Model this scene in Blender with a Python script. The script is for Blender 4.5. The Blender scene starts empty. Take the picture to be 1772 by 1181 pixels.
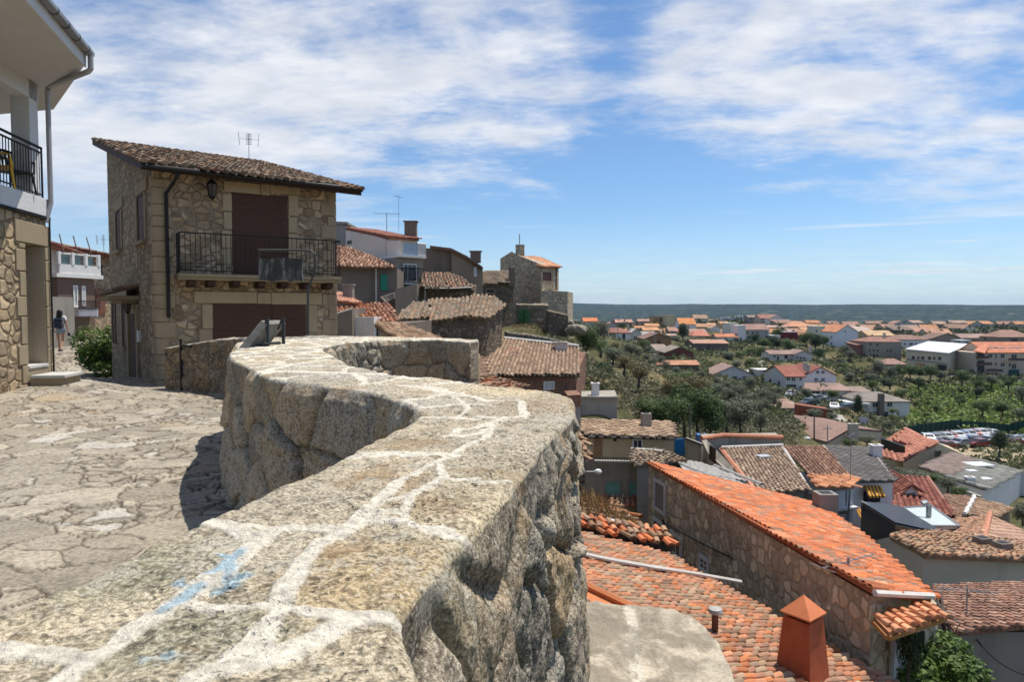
import bpy,math,random
import numpy as np
from mathutils import Vector,Matrix
R=math.radians
SC=bpy.context.scene
COL=SC.collection
# ------------------------------------------------------------------ camera
EYE=1.7
FPX=1181.0
PITCH=math.atan(50.5/FPX)
cam_d=bpy.data.cameras.new('camera')
cam_d.sensor_width=36.0
cam_d.lens=36.0*FPX/1772.0
cam_d.clip_start=0.05
cam_d.clip_end=60000
cam_d.dof.use_dof=True
cam_d.dof.focus_distance=2.6
cam_d.dof.aperture_fstop=12.0
cam=bpy.data.objects.new('camera',cam_d)
cam.location=(0,0,EYE)
cam.rotation_euler=(R(90)-PITCH,0,0)
COL.objects.link(cam)
SC.camera=cam
# ------------------------------------------------------------------ view
SC.view_settings.view_transform='Standard'
SC.view_settings.look='None'
SC.view_settings.gamma=1.0
SC.view_settings.exposure=0.38
SC.cycles.max_bounces=6
SC.cycles.diffuse_bounces=3
SC.cycles.transparent_max_bounces=6
SC.cycles.volume_bounces=0
# ------------------------------------------------------------------ sun
SUN_EL=R(69)
SUNH=Vector((0.80,0.60)).normalized()          # horizontal direction towards the sun
SUNV=Vector((SUNH.x*math.cos(SUN_EL),SUNH.y*math.cos(SUN_EL),math.sin(SUN_EL)))
sd=bpy.data.lights.new('sun','SUN')
sd.energy=4.3
sd.angle=R(0.5)
sd.color=(1.0,0.94,0.83)
sun=bpy.data.objects.new('sun',sd)
sun.rotation_euler=SUNV.to_track_quat('Z','Y').to_euler()
sun.location=(40,30,90)
COL.objects.link(sun)
# ------------------------------------------------------------------ world
class NT:
 """small helper to wire nodes"""
 def __init__(s,tree):
  s.t=tree;s.n=tree.nodes;s.l=tree.links
 def new(s,typ,**kw):
  n=s.n.new(typ)
  for k,v in kw.items():
   setattr(n,k,v)
  return n
 def put(s,sock,v):
  if isinstance(v,bpy.types.NodeSocket):s.l.new(v,sock)
  else:
   if hasattr(sock.default_value,'__len__') and not hasattr(v,'__len__'):v=[v]*len(sock.default_value)
   if hasattr(v,'__len__') and len(v) == 3 and len(sock.default_value) == 4:v=tuple(v)+(1,)
   sock.default_value=v
 def math(s,op,a,b=None,c=None,clamp=False):
  n=s.new('ShaderNodeMath',operation=op,use_clamp=clamp)
  s.put(n.inputs[0],a)
  if b is not None:s.put(n.inputs[1],b)
  if c is not None:s.put(n.inputs[2],c)
  return n.outputs[0]
 def vmath(s,op,a,b=None):
  n=s.new('ShaderNodeVectorMath',operation=op)
  s.put(n.inputs[0],a)
  if b is not None:s.put(n.inputs[1],b)
  return n.outputs[0] if op not in ('DOT_PRODUCT','LENGTH','DISTANCE') else n.outputs['Value']
 def mix(s,f,a,b,mode='MIX'):
  n=s.new('ShaderNodeMix',data_type='RGBA',blend_type=mode)
  s.put(n.inputs['Factor'],f)
  s.put(n.inputs[6],a);s.put(n.inputs[7],b)
  return n.outputs[2]
 def rng(s,v,a,b,c=0.0,d=1.0,smooth=True):
  n=s.new('ShaderNodeMapRange')
  if smooth:n.interpolation_type='SMOOTHSTEP'
  s.put(n.inputs[0],v)
  for i,x in enumerate((a,b,c,d)):s.put(n.inputs[i+1],x)
  return n.outputs[0]
 def noise(s,vec,scale,detail=4,rough=0.5,dist=0.0,out=0):
  n=s.new('ShaderNodeTexNoise')
  if vec is not None:s.put(n.inputs['Vector'],vec)
  s.put(n.inputs['Scale'],scale);s.put(n.inputs['Detail'],detail)
  s.put(n.inputs['Roughness'],rough);s.put(n.inputs['Distortion'],dist)
  return n.outputs[out]
 def scale(s,vec,x,y,z):
  return s.vmath('MULTIPLY',vec,(x,y,z))
wd=bpy.data.worlds.new('World')
SC.world=wd
wd.use_nodes=True
wt=NT(wd.node_tree)
for n in list(wt.n):wt.n.remove(n)
sky=wt.new('ShaderNodeTexSky',sky_type='NISHITA')
sky.sun_disc=False
sky.sun_elevation=SUN_EL
sky.sun_rotation=math.atan2(SUNH.x,SUNH.y)
sky.altitude=700
sky.air_density=1.0
sky.dust_density=0.6
sky.ozone_density=1.5
tc=wt.new('ShaderNodeTexCoord')
dirv=tc.outputs['Generated']
sep=wt.new('ShaderNodeSeparateXYZ');wt.put(sep.inputs[0],dirv)
dz=wt.math('MAXIMUM',sep.outputs[2],0.02)
# clouds: a flat layer high above, seen in perspective
px_=wt.math('DIVIDE',sep.outputs[0],wt.math('ADD',dz,0.12))
py_=wt.math('DIVIDE',sep.outputs[1],wt.math('ADD',dz,0.12))
comb=wt.new('ShaderNodeCombineXYZ');wt.put(comb.inputs[0],px_);wt.put(comb.inputs[1],py_);wt.put(comb.inputs[2],0.0)
rot=wt.new('ShaderNodeMapping');wt.put(rot.inputs[0],comb.outputs[0])
rot.inputs['Rotation'].default_value=(0,0,R(28))
rot.inputs['Scale'].default_value=(1.0,1.55,1.0)
pc=rot.outputs[0]
n1=wt.noise(pc,0.75,3,0.5,0.25)
n2=wt.noise(pc,2.3,9,0.6,0.2)
n3=wt.noise(pc,9.0,6,0.62,0.1)
dens=wt.math('ADD',wt.math('MULTIPLY',n1,0.42),wt.math('ADD',wt.math('MULTIPLY',n2,0.46),wt.math('MULTIPLY',n3,0.15)))
def blob(cx,cy,r,amp,ry=None):
 """large cloud bank or gap round a direction given by azimuth/elevation tangents"""
 dx=wt.math('DIVIDE',wt.math('SUBTRACT',wt.math('DIVIDE',sep.outputs[0],wt.math('MAXIMUM',sep.outputs[1],0.05)),cx),r)
 dy=wt.math('DIVIDE',wt.math('SUBTRACT',wt.math('DIVIDE',sep.outputs[2],wt.math('MAXIMUM',sep.outputs[1],0.05)),cy),ry or r)
 q=wt.math('ADD',wt.math('MULTIPLY',dx,dx),wt.math('MULTIPLY',dy,dy))
 return wt.math('MULTIPLY',wt.math('POWER',2.718,wt.math('MULTIPLY',q,-1.0)),amp)
tot=dens
BLOBS=[(-0.50,0.22,0.42,0.15,0.2),(-0.16,0.40,0.26,0.10,0.16),(0.42,0.36,0.28,0.14,0.16),(0.75,0.20,0.16,0.08,0.10),
         (0.20,0.13,0.30,-0.16,0.12),(0.15,0.40,0.06,-0.13,0.2),(-0.02,0.30,0.10,-0.03,0.05),(0.62,0.10,0.3,-0.07,0.05),(-0.70,0.13,0.14,0.06,0.05),
         (-0.15,0.17,0.16,-0.06,0.05)]
for b in BLOBS:tot=wt.math('ADD',tot,blob(*b))
cov=wt.rng(tot,0.47,0.685)
# thin stratus streaks close to the horizon
st=wt.noise(wt.scale(dirv,2.0,2.0,42.0),1.3,5,0.5,0.1)
band=wt.math('MULTIPLY',wt.rng(sep.outputs[2],0.0,0.03),wt.rng(sep.outputs[2],0.17,0.09))
cov2=wt.math('MULTIPLY',wt.rng(st,0.52,0.66),wt.math('MULTIPLY',band,0.7))
covt=wt.math('MAXIMUM',wt.math('MULTIPLY',cov,wt.rng(sep.outputs[2],0.05,0.22)),cov2)
hz=wt.rng(sep.outputs[2],0.16,-0.01)
covt=wt.math('MAXIMUM',covt,wt.math('MULTIPLY',hz,0.42))
shade=wt.rng(wt.noise(pc,3.1,6,0.6,0.3),0.3,0.75)
ccol=wt.mix(shade,(8.0,8.2,8.6),(10.6,10.5,10.4))
skyc=wt.mix(1.0,sky.outputs[0],(0.98,1.22,1.42),'MULTIPLY')
final=wt.mix(wt.math('MULTIPLY',covt,0.85),skyc,ccol)
bg=wt.new('ShaderNodeBackground')
wt.put(bg.inputs[0],final);bg.inputs[1].default_value=0.075
wo=wt.new('ShaderNodeOutputWorld');wt.l.new(bg.outputs[0],wo.inputs[0])
wd.cycles.sampling_method='MANUAL'
wd.cycles.sample_map_resolution=512
# ------------------------------------------------------------------ pixel -> world helpers
ST,CT=math.sin(PITCH),math.cos(PITCH)
def P(px,py,d):
 """point seen at photo pixel (px,py) standing d metres ahead of the viewer"""
 a=(px-886.0)/FPX;b=(590.5-py)/FPX
 y=CT+b*ST;z=-ST+b*CT
 k=d/y
 return Vector((a*k,d,EYE+z*k))
def PZ(px,py,z):
 a=(px-886.0)/FPX;b=(590.5-py)/FPX
 y=CT+b*ST;zz=-ST+b*CT
 k=(z-EYE)/zz
 return Vector((a*k,y*k,z))
REG={'A':(960,520,.13544),'B':(1180,520,.13544),'C':(1400,540,.20993),'D':(1360,500,.23705),
       'F':(560,360,.28786),'G':(980,640,.27097),'K':(1360,680,.25401),'L':(980,880,.44695),
       'W':(0,560,.56433),'S':(180,400,.2596),'T':(180,220,.2596),'V':(0,380,.2709),'0':(0,0,1.0)}
def Q(r,x,y):
 o=REG[r]
 return (o[0]+x*o[2],o[1]+y*o[2])
def PR(r,x,y,d):return P(*Q(r,x,y),d)
def on_plane(A,B,px,py):
 """hit of the pixel ray with the vertical plane through plan points A,B"""
 a=(px-886.0)/FPX;b=(590.5-py)/FPX
 dx,dy,dzz=a,CT+b*ST,-ST+b*CT
 nx,ny=(B[1]-A[1]),-(B[0]-A[0])
 k=(A[0]*nx+A[1]*ny)/(dx*nx+dy*ny)
 return Vector((dx*k,dy*k,EYE+dzz*k))
# ------------------------------------------------------------------ mesh helpers
class MB:
 def __init__(s):s.v=[];s.f=[];s.c=[];s.uv=[]
 def quad(s,pts,col=None,uv=None):
  i=len(s.v)
  s.v.extend([tuple(p) for p in pts]);s.f.append(tuple(range(i,i+len(pts))))
  c=col or (1,1,1);s.c.extend([c]*len(pts))
  s.uv.extend(uv if uv else [(0,0)]*len(pts))
 def box(s,c,size,yaw=0.0,col=None,M=None):
  cx,cy,cz=c;hx,hy,hz=size[0]/2,size[1]/2,size[2]/2
  ca,sa=math.cos(yaw),math.sin(yaw)
  vs=[]
  for dz in (-hz,hz):
   for dx,dy in ((-hx,-hy),(hx,-hy),(hx,hy),(-hx,hy)):
    p=Vector((dx,dy,dz))
    if M is not None:p=M @ p
    vs.append((cx+p.x*ca-p.y*sa,cy+p.x*sa+p.y*ca,cz+p.z))
  i=len(s.v);s.v.extend(vs)
  cc=col or (1,1,1);s.c.extend([cc]*8);s.uv.extend([(0,0)]*8)
  for f in ((0,3,2,1),(4,5,6,7),(0,1,5,4),(1,2,6,5),(2,3,7,6),(3,0,4,7)):s.f.append(tuple(i+k for k in f))
 def prism(s,plan,zb,zt,col=None):
  """plan: list of xy (ccw); zb/zt number or per vertex list"""
  n=len(plan)
  zb=zb if hasattr(zb,'__len__') else [zb]*n
  zt=zt if hasattr(zt,'__len__') else [zt]*n
  ar=sum(plan[k][0]*plan[(k+1) % n][1]-plan[(k+1) % n][0]*plan[k][1] for k in range(n))
  if ar<0:plan=plan[::-1];zb=zb[::-1];zt=zt[::-1]
  i=len(s.v)
  s.v.extend([(p[0],p[1],z) for p,z in zip(plan,zb)]+[(p[0],p[1],z) for p,z in zip(plan,zt)])
  cc=col or (1,1,1);s.c.extend([cc]*(2*n));s.uv.extend([(0,0)]*(2*n))
  for k in range(n):
   m=(k+1) % n
   s.f.append((i+k,i+m,i+n+m,i+n+k))
  s.f.append(tuple(i+n+k for k in range(n)))
  s.f.append(tuple(i+k for k in reversed(range(n))))
 def tube(s,pts,r,seg=8,col=None,cap=True):
  pts=[Vector(p) for p in pts];rs=r if hasattr(r,'__len__') else [r]*len(pts)
  i=len(s.v);prev=None
  for k,p in enumerate(pts):
   t=(pts[min(k+1,len(pts)-1)]-pts[max(k-1,0)])
   if t.length<1e-9:t=Vector((0,0,1))
   t.normalize()
   if prev is None:
    a=t.orthogonal().normalized()
   else:
    a=prev-t*prev.dot(t)
    a=a.normalized() if a.length>1e-6 else t.orthogonal().normalized()
   prev=a;b=t.cross(a)
   for q in range(seg):
    an=2*math.pi*q/seg
    s.v.append(tuple(p+(a*math.cos(an)+b*math.sin(an))*rs[k]))
  cc=col or (1,1,1);s.c.extend([cc]*(seg*len(pts)));s.uv.extend([(0,0)]*(seg*len(pts)))
  for k in range(len(pts)-1):
   for q in range(seg):
    m=(q+1) % seg
    s.f.append((i+k*seg+q,i+k*seg+m,i+(k+1)*seg+m,i+(k+1)*seg+q))
  if cap:
   s.f.append(tuple(i+q for q in reversed(range(seg))))
   s.f.append(tuple(i+(len(pts)-1)*seg+q for q in range(seg)))
 def mesh(s,name):
  m=bpy.data.meshes.new(name)
  m.from_pydata(s.v,[],s.f)
  at=m.color_attributes.new('tint','FLOAT_COLOR','POINT')
  c=np.ones((len(s.v),4),dtype=np.float32)
  if s.v:c[:,:3]=np.array(s.c,dtype=np.float32)
  at.data.foreach_set('color',c.ravel())
  ul=m.uv_layers.new(name='UVMap')
  li=np.zeros(len(m.loops),dtype=np.int32);m.loops.foreach_get('vertex_index',li)
  if s.v:ul.data.foreach_set('uv',np.array(s.uv,dtype=np.float32)[li].ravel())
  return m
def link(name,me,mat,parent=None,smooth=False,bevel=0.0):
 o=bpy.data.objects.new(name,me);COL.objects.link(o)
 if mat is not None and not me.materials:me.materials.append(mat)
 if smooth:me.polygons.foreach_set('use_smooth',[True]*len(me.polygons))
 if parent is not None:
  o.parent=parent
  o.matrix_parent_inverse=Matrix.Translation(-Vector(parent.location)) if parent.rotation_euler.z == 0 else parent.matrix_basis.inverted()
 if bevel>0:
  b=o.modifiers.new('bevel','BEVEL');b.width=bevel;b.segments=2;b.limit_method='ANGLE'
 return o
def build(mb,name,mat,parent=None,smooth=False,bevel=0.0):return link(name,mb.mesh(name),mat,parent,smooth,bevel)
def tag(o,label=None,cat=None,group=None,kind=None):
 if label:o['label']=label
 if cat:o['category']=cat
 if group:o['group']=group
 if kind:o['kind']=kind
 return o
def empty(name,loc,label=None,cat=None,group=None):
 o=bpy.data.objects.new(name,None);COL.objects.link(o);o.location=loc
 o.empty_display_size=0.2
 return tag(o,label,cat,group)
def copy_tree(o,loc=None,rz=None,sc=None,label=None,group=None):
 c=o.copy();COL.objects.link(c)
 for ch in o.children:
  d=ch.copy();COL.objects.link(d);d.parent=c;d.matrix_parent_inverse=ch.matrix_parent_inverse
  for g in ch.children:
   e=g.copy();COL.objects.link(e);e.parent=d;e.matrix_parent_inverse=g.matrix_parent_inverse
 if loc is not None:c.location=loc
 if rz is not None:c.rotation_euler.z=rz
 if sc is not None:c.scale=sc
 if label:c['label']=label
 if group:c['group']=group
 return c
# ------------------------------------------------------------------ numpy noise
def _h(ix,iy,iz,seed):
 n=(ix.astype(np.int64)*374761393+iy.astype(np.int64)*668265263+iz.astype(np.int64)*2147483647+seed*974634777) & 0xffffffff
 n=((n ^ (n >> 13))*1274126177) & 0xffffffff
 n=(n ^ (n >> 16)) & 0xffffffff
 return n.astype(np.float64)/4294967295.0
def vnoise(x,y,seed=0):
 x=np.asarray(x,float);y=np.asarray(y,float)
 ix=np.floor(x);iy=np.floor(y);fx=x-ix;fy=y-iy
 fx=fx*fx*(3-2*fx);fy=fy*fy*(3-2*fy)
 z=np.zeros_like(ix)
 a=_h(ix,iy,z,seed);b=_h(ix+1,iy,z,seed);c=_h(ix,iy+1,z,seed);d=_h(ix+1,iy+1,z,seed)
 return (a*(1-fx)+b*fx)*(1-fy)+(c*(1-fx)+d*fx)*fy
def fbm(x,y,seed=0,oct=4,lac=2.0,gain=0.5):
 s=0;a=1.0;t=0
 for o in range(oct):
  s=s+a*(vnoise(x,y,seed+o*17)-0.5)*2;t += a
  x=x*lac+13.7;y=y*lac+7.3;a *= gain
 return s/t
def voro(x,y,seed=0,jit=0.85,full=False):
 """returns edge distance (F2-F1)/2-ish, cell random, cell random 2"""
 ix=np.floor(x);iy=np.floor(y)
 z=np.zeros_like(ix)
 f1=np.full(x.shape,9.0);f2=np.full(x.shape,9.0);c1=np.zeros(x.shape);c2=np.zeros(x.shape)
 p1x=np.zeros(x.shape);p1y=np.zeros(x.shape)
 cells=[]
 for dx in (-1,0,1):
  for dy in (-1,0,1):
   cx=ix+dx;cy=iy+dy
   qx=cx+0.5+(_h(cx,cy,z,seed)-0.5)*jit;qy=cy+0.5+(_h(cx,cy,z,seed+5)-0.5)*jit
   d=np.hypot(x-qx,y-qy)
   cells.append((d,qx,qy,cx,cy))
   m=d<f1
   f1=np.where(m,d,f1);p1x=np.where(m,qx,p1x);p1y=np.where(m,qy,p1y)
   c1=np.where(m,_h(cx,cy,z,seed+9),c1);c2=np.where(m,_h(cx,cy,z,seed+31),c2)
 e=np.full(x.shape,9.0)
 for d,qx,qy,cx,cy in cells:
  wx=qx-p1x;wy=qy-p1y;L=np.hypot(wx,wy)
  ok=L>1e-6
  Ls=np.where(ok,L,1)
  ed=((p1x+qx)/2-x)*wx/Ls+((p1y+qy)/2-y)*wy/Ls
  e=np.where(ok,np.minimum(e,ed),e)
 return (e,c1,c2,x-p1x,y-p1y) if full else (e,c1,c2)
def grid_obj(name,V,C,mat,parent=None,smooth=True,close=False):
 """V: (n,m,3) vertex grid, C: (n,m,3) colours"""
 n,m=V.shape[:2]
 me=bpy.data.meshes.new(name)
 me.vertices.add(n*m);me.vertices.foreach_set('co',V.reshape(-1).astype(np.float32))
 idx=np.arange(n*m).reshape(n,m)
 q=np.stack([idx[:-1,:-1],idx[:-1,1:],idx[1:,1:],idx[1:,:-1]],-1).reshape(-1,4)
 me.loops.add(q.size);me.loops.foreach_set('vertex_index',q.ravel().astype(np.int32))
 me.polygons.add(len(q));me.polygons.foreach_set('loop_start',(np.arange(len(q))*4).astype(np.int32))
 me.polygons.foreach_set('loop_total',np.full(len(q),4,dtype=np.int32))
 me.update(calc_edges=True)
 at=me.color_attributes.new('tint','FLOAT_COLOR','POINT')
 c=np.ones((n*m,4),dtype=np.float32);c[:,:C.shape[-1]]=C.reshape(-1,C.shape[-1])
 at.data.foreach_set('color',c.ravel())
 if smooth:me.polygons.foreach_set('use_smooth',np.ones(len(q),dtype=bool))
 me.validate()
 return link(name,me,mat,parent)
# ------------------------------------------------------------------ materials
MATS={}
def pmat(name):
 m=bpy.data.materials.new(name);m.use_nodes=True
 t=NT(m.node_tree);b=t.n['Principled BSDF']
 b.inputs['Roughness'].default_value=0.85
 b.inputs['Specular IOR Level'].default_value=0.25
 return m,t,b
def bump(t,b,h,strength=0.5,dist=0.02,normal=None):
 n=t.new('ShaderNodeBump');n.inputs['Strength'].default_value=strength;n.inputs['Distance'].default_value=dist
 t.put(n.inputs['Height'],h)
 if normal is not None:t.l.new(normal,n.inputs['Normal'])
 t.l.new(n.outputs[0],b.inputs['Normal'])
 return n.outputs[0]
def objco(t):return t.new('ShaderNodeTexCoord').outputs['Object']
def tintc(t):
 a=t.new('ShaderNodeAttribute');a.attribute_name='tint';return a.outputs['Color']
def flat(name,col,rough=0.6,metal=0.0,var=0.12,scale=3.0,spec=0.3):
 if name in MATS:return MATS[name]
 m,t,b=pmat(name);co=objco(t)
 n=t.noise(co,scale,5,0.6)
 k=t.rng(n,0.3,0.7,1-var,1+var,smooth=False)
 t.put(b.inputs['Base Color'],t.mix(1.0,col,t.mix(0,k,k),'MULTIPLY'))
 t.put(b.inputs['Roughness'],rough);t.put(b.inputs['Metallic'],metal);t.put(b.inputs['Specular IOR Level'],spec)
 MATS[name]=m;return m
def plaster(name,col,stain=0.35,scale=1.0,stain_col=(0.10,0.085,0.07),bmp=0.35):
 """rendered wall with blotches, rain streaks and patches"""
 if name in MATS:return MATS[name]
 m,t,b=pmat(name);co=objco(t)
 n1=t.noise(co,0.6*scale,6,0.65,0.4)
 st=t.noise(t.scale(co,2.2*scale,2.2*scale,0.28*scale),1.0,6,0.6,0.2)
 n2=t.noise(co,14.0*scale,4,0.6)
 f=t.math('MULTIPLY',t.rng(t.math('ADD',t.math('MULTIPLY',n1,0.5),t.math('MULTIPLY',st,0.5)),0.47,0.66),stain)
 c=t.mix(f,col,stain_col)
 c=t.mix(t.rng(n2,0.3,0.75,0.0,0.16),c,tuple(min(1,x*1.45) for x in col))
 t.put(b.inputs['Base Color'],c);t.put(b.inputs['Roughness'],0.92)
 bump(t,b,t.math('ADD',n2,n1),bmp,0.02)
 MATS[name]=m;return m
def rubble(name,colA,colB,mortar,size=0.3,mw=0.06,squash=1.35,depth=0.04,grime=0.3,sharp=True):
 """random rubble masonry"""
 if name in MATS:return MATS[name]
 m,t,b=pmat(name);co=objco(t)
 wob=t.vmath('ADD',t.scale(co,1,1,squash),t.vmath('MULTIPLY',t.vmath('SUBTRACT',t.noise(co,1.1/size*0.5,3,0.5,out=1),(0.5,0.5,0.5)),(size*.8,)*3))
 v=t.new('ShaderNodeTexVoronoi',feature='F1',distance='MINKOWSKI');v.inputs['Exponent'].default_value=3.2;t.put(v.inputs['Vector'],wob);t.put(v.inputs['Scale'],1/size);t.put(v.inputs['Randomness'],0.9)
 e=t.new('ShaderNodeTexVoronoi',feature='F2',distance='MINKOWSKI');e.inputs['Exponent'].default_value=3.2;t.put(e.inputs['Vector'],wob);t.put(e.inputs['Scale'],1/size);t.put(e.inputs['Randomness'],0.9)
 eo=t.math('MULTIPLY',t.math('SUBTRACT',e.outputs['Distance'],v.outputs['Distance']),0.5)
 rnd=t.new('ShaderNodeSeparateColor');t.l.new(v.outputs['Color'],rnd.inputs[0])
 nn=t.noise(co,9.0,6,0.65);nf=t.noise(co,40.0,4,0.6)
 big=t.noise(co,0.45,4,0.6)
 c=t.mix(rnd.outputs[0],colA,colB)
 k=t.rng(rnd.outputs[1],0,1,0.62,1.35,smooth=False)
 c=t.mix(1.0,c,t.mix(0,k,k),'MULTIPLY')
 k2=t.rng(nn,0.25,0.75,0.75,1.25,smooth=False)
 c=t.mix(1.0,c,t.mix(0,k2,k2),'MULTIPLY')
 edge=t.math('ADD',eo,t.math('MULTIPLY',t.math('SUBTRACT',nn,0.5),0.06))
 mf=t.rng(edge,mw*0.6,mw*1.5)
 c=t.mix(mf,mortar,c)
 c=t.mix(t.math('MULTIPLY',t.rng(big,0.45,0.7),grime),c,(0.075,0.065,0.05))
 t.put(b.inputs['Base Color'],c);t.put(b.inputs['Roughness'],0.95)
 h=t.math('ADD',t.math('MULTIPLY',t.rng(edge,0.0,mw*2.6),1.0),t.math('ADD',t.math('MULTIPLY',nn,0.5),t.math('MULTIPLY',nf,0.22)))
 h=t.math('ADD',h,t.math('MULTIPLY',rnd.outputs[2],0.5))
 bump(t,b,h,0.9,depth)
 MATS[name]=m;return m
def tilemat(name,rough_col=(0.10,0.09,0.07),lichen=0.35,fine=1.0):
 if name in MATS:return MATS[name]
 m,t,b=pmat(name);co=objco(t);c=tintc(t)
 n1=t.noise(co,1.3,6,0.65,0.2);n2=t.noise(co,22.0*fine,5,0.65)
 k=t.rng(n2,0.25,0.75,0.72,1.25,smooth=False)
 c=t.mix(1.0,c,t.mix(0,k,k),'MULTIPLY')
 f=t.math('MULTIPLY',t.rng(t.math('ADD',t.math('MULTIPLY',n1,0.6),t.math('MULTIPLY',n2,0.4)),0.5,0.66),lichen)
 c=t.mix(f,c,rough_col)
 t.put(b.inputs['Base Color'],c);t.put(b.inputs['Roughness'],0.9)
 bump(t,b,n2,0.3,0.01)
 MATS[name]=m;return m
def granite(name,fine=1.0):
 """weathered granite whose stones carry their colour in the tint attribute; alpha 0 = lime mortar"""
 m,t,b=pmat(name);co=objco(t)
 at=t.new('ShaderNodeAttribute');at.attribute_name='tint'
 c=at.outputs['Color'];mor=at.outputs['Alpha']
 n0=t.noise(co,2.2,5,0.6,0.3);n1=t.noise(co,11.0,8,0.72,0.2);n2=t.noise(co,42.0*fine,5,0.7);n3=t.noise(co,120.0*fine,2,0.6)
 vor=t.new('ShaderNodeTexVoronoi',feature='F1');t.put(vor.inputs['Vector'],t.vmath('ADD',co,t.vmath('MULTIPLY',t.noise(co,45.0,3,.6,out=1),(.03,.03,.03))));t.put(vor.inputs['Scale'],62.0*fine)
 k=t.rng(n1,0.36,0.64,0.62,1.34,smooth=False)
 stone=t.mix(1.0,c,t.mix(0,k,k),'MULTIPLY')
 k2=t.rng(n2,0.40,0.60,0.55,1.40,smooth=False)
 stone=t.mix(1.0,stone,t.mix(0,k2,k2),'MULTIPLY')
 k3=t.rng(n3,0.38,0.62,0.62,1.36,smooth=False)
 stone=t.mix(1.0,stone,t.mix(0,k3,k3),'MULTIPLY')
 pit=t.math('MULTIPLY',t.rng(vor.outputs['Distance'],0.30,0.14),t.rng(n0,0.46,0.60))
 stone=t.mix(t.math('MULTIPLY',pit,0.6),stone,(0.07,0.058,0.045))
 # pale feldspar grains and black lichen specks
 stone=t.mix(t.math('MULTIPLY',t.rng(n3,0.57,0.66),0.6),stone,(0.62,0.57,0.48))
 stone=t.mix(t.math('MULTIPLY',t.rng(t.math('ADD',t.math('MULTIPLY',n2,0.6),t.math('MULTIPLY',n1,0.4)),0.54,0.60),0.7),stone,(0.065,0.055,0.042))
 gl=t.noise(co,3.6,5,0.68,0.5)
 stone=t.mix(t.math('MULTIPLY',t.rng(t.math('ADD',t.math('MULTIPLY',gl,0.65),t.math('MULTIPLY',n2,0.35)),0.54,0.62),0.30),stone,(0.27,0.265,0.16))
 wl=t.noise(co,6.3,6,0.7,0.6)
 stone=t.mix(t.math('MULTIPLY',t.rng(t.math('ADD',t.math('MULTIPLY',wl,0.65),t.math('MULTIPLY',n3,0.35)),0.52,0.60),0.55),stone,(0.58,0.54,0.45))
 rl=t.noise(t.vmath('ADD',co,(5.3,1.7,9.1)),2.7,5,0.65,0.4)
 stone=t.mix(t.math('MULTIPLY',t.rng(rl,0.55,0.68),0.5),stone,(0.33,0.20,0.09))
 km=t.rng(n2,0.36,0.64,0.66,1.12,smooth=False)
 mort=t.mix(1.0,c,t.mix(0,km,km),'MULTIPLY')
 mort=t.mix(t.math('MULTIPLY',t.rng(n1,0.56,0.72),0.4),mort,(0.30,0.25,0.19))
 f=t.rng(t.math('ADD',mor,t.math('MULTIPLY',t.math('SUBTRACT',n1,0.5),0.5)),0.35,0.6)
 t.put(b.inputs['Base Color'],t.mix(f,mort,stone));t.put(b.inputs['Roughness'],0.93)
 h=t.math('ADD',t.math('MULTIPLY',n1,1.0),t.math('ADD',t.math('MULTIPLY',n2,0.45),t.math('MULTIPLY',pit,-0.35)))
 bump(t,b,h,1.0,0.03)
 return m
# ================================================================== GROUND
# terrain heights are interpolated between measured spots (azimuth tangent, distance -> height)
TP=[]
def tp(px,py,d):
 p=P(px,py,d);TP.append((p.x,p.y,p.z))
for a in [(900,565,60),(1030,700,42),(960,590,55),(1020,640,50),(1100,720,60),(1150,685,85),(1100,640,110),(1060,612,150),
          (1200,705,95),(1250,720,90),(1300,700,110),(1250,665,150),(1350,742,85),(1400,712,130),(1300,640,200),(1400,640,230),
          (1500,650,240),(1650,705,165),(1700,770,115),(1700,800,100),(1772,765,130),(1772,720,150),(1600,720,160),(1550,745,130),
          (1250,900,35),(1400,900,42),(1560,905,44),(1560,850,60),(1700,880,58),(1450,765,88),(1600,800,80),(1200,790,50),(1120,600,230),(1180,592,300),
          (1040,580,220),(990,572,130),(1240,655,180),(1440,625,260),(1700,645,240),(1772,600,330),(1600,600,330),
          (700,570,62),(800,572,62),(640,600,45),(760,640,38),(880,720,36),(940,730,36),(900,700,30)]:tp(*a)
for a in [(1100,566,500),(1300,568,480),(1500,572,480),(1700,574,450),(1000,562,450)]:tp(*a)
for x,y,z in [(3,3,-6),(6,8,-6.8),(9,12,-8),(12,20,-11),(2,12,-9),(3,16,-11),(3,21,-11.5),(5,26,-12),(7,31,-12),(8,36,-10.5),(1,20,-8),(2,30,-6.5),(-3,30,-4),(14,10,-9.5),(20,18,-11),(25,30,-12.5),(0,-8,-4),(8,-8,-8),
    (-8,20,-3.5),(-20,30,-2.2),(-30,40,-2),(-40,10,-2),(-10,0,-2),(-10,8,-2.5),(-3,5,-2.5),(-3,12,-4),(60,20,-18),(90,0,-24),(0,-60,-10),(-80,-40,-6),(-80,60,-4),(-40,90,-2),(-60,160,-2)]:
 TP.append((x,y,z))
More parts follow.
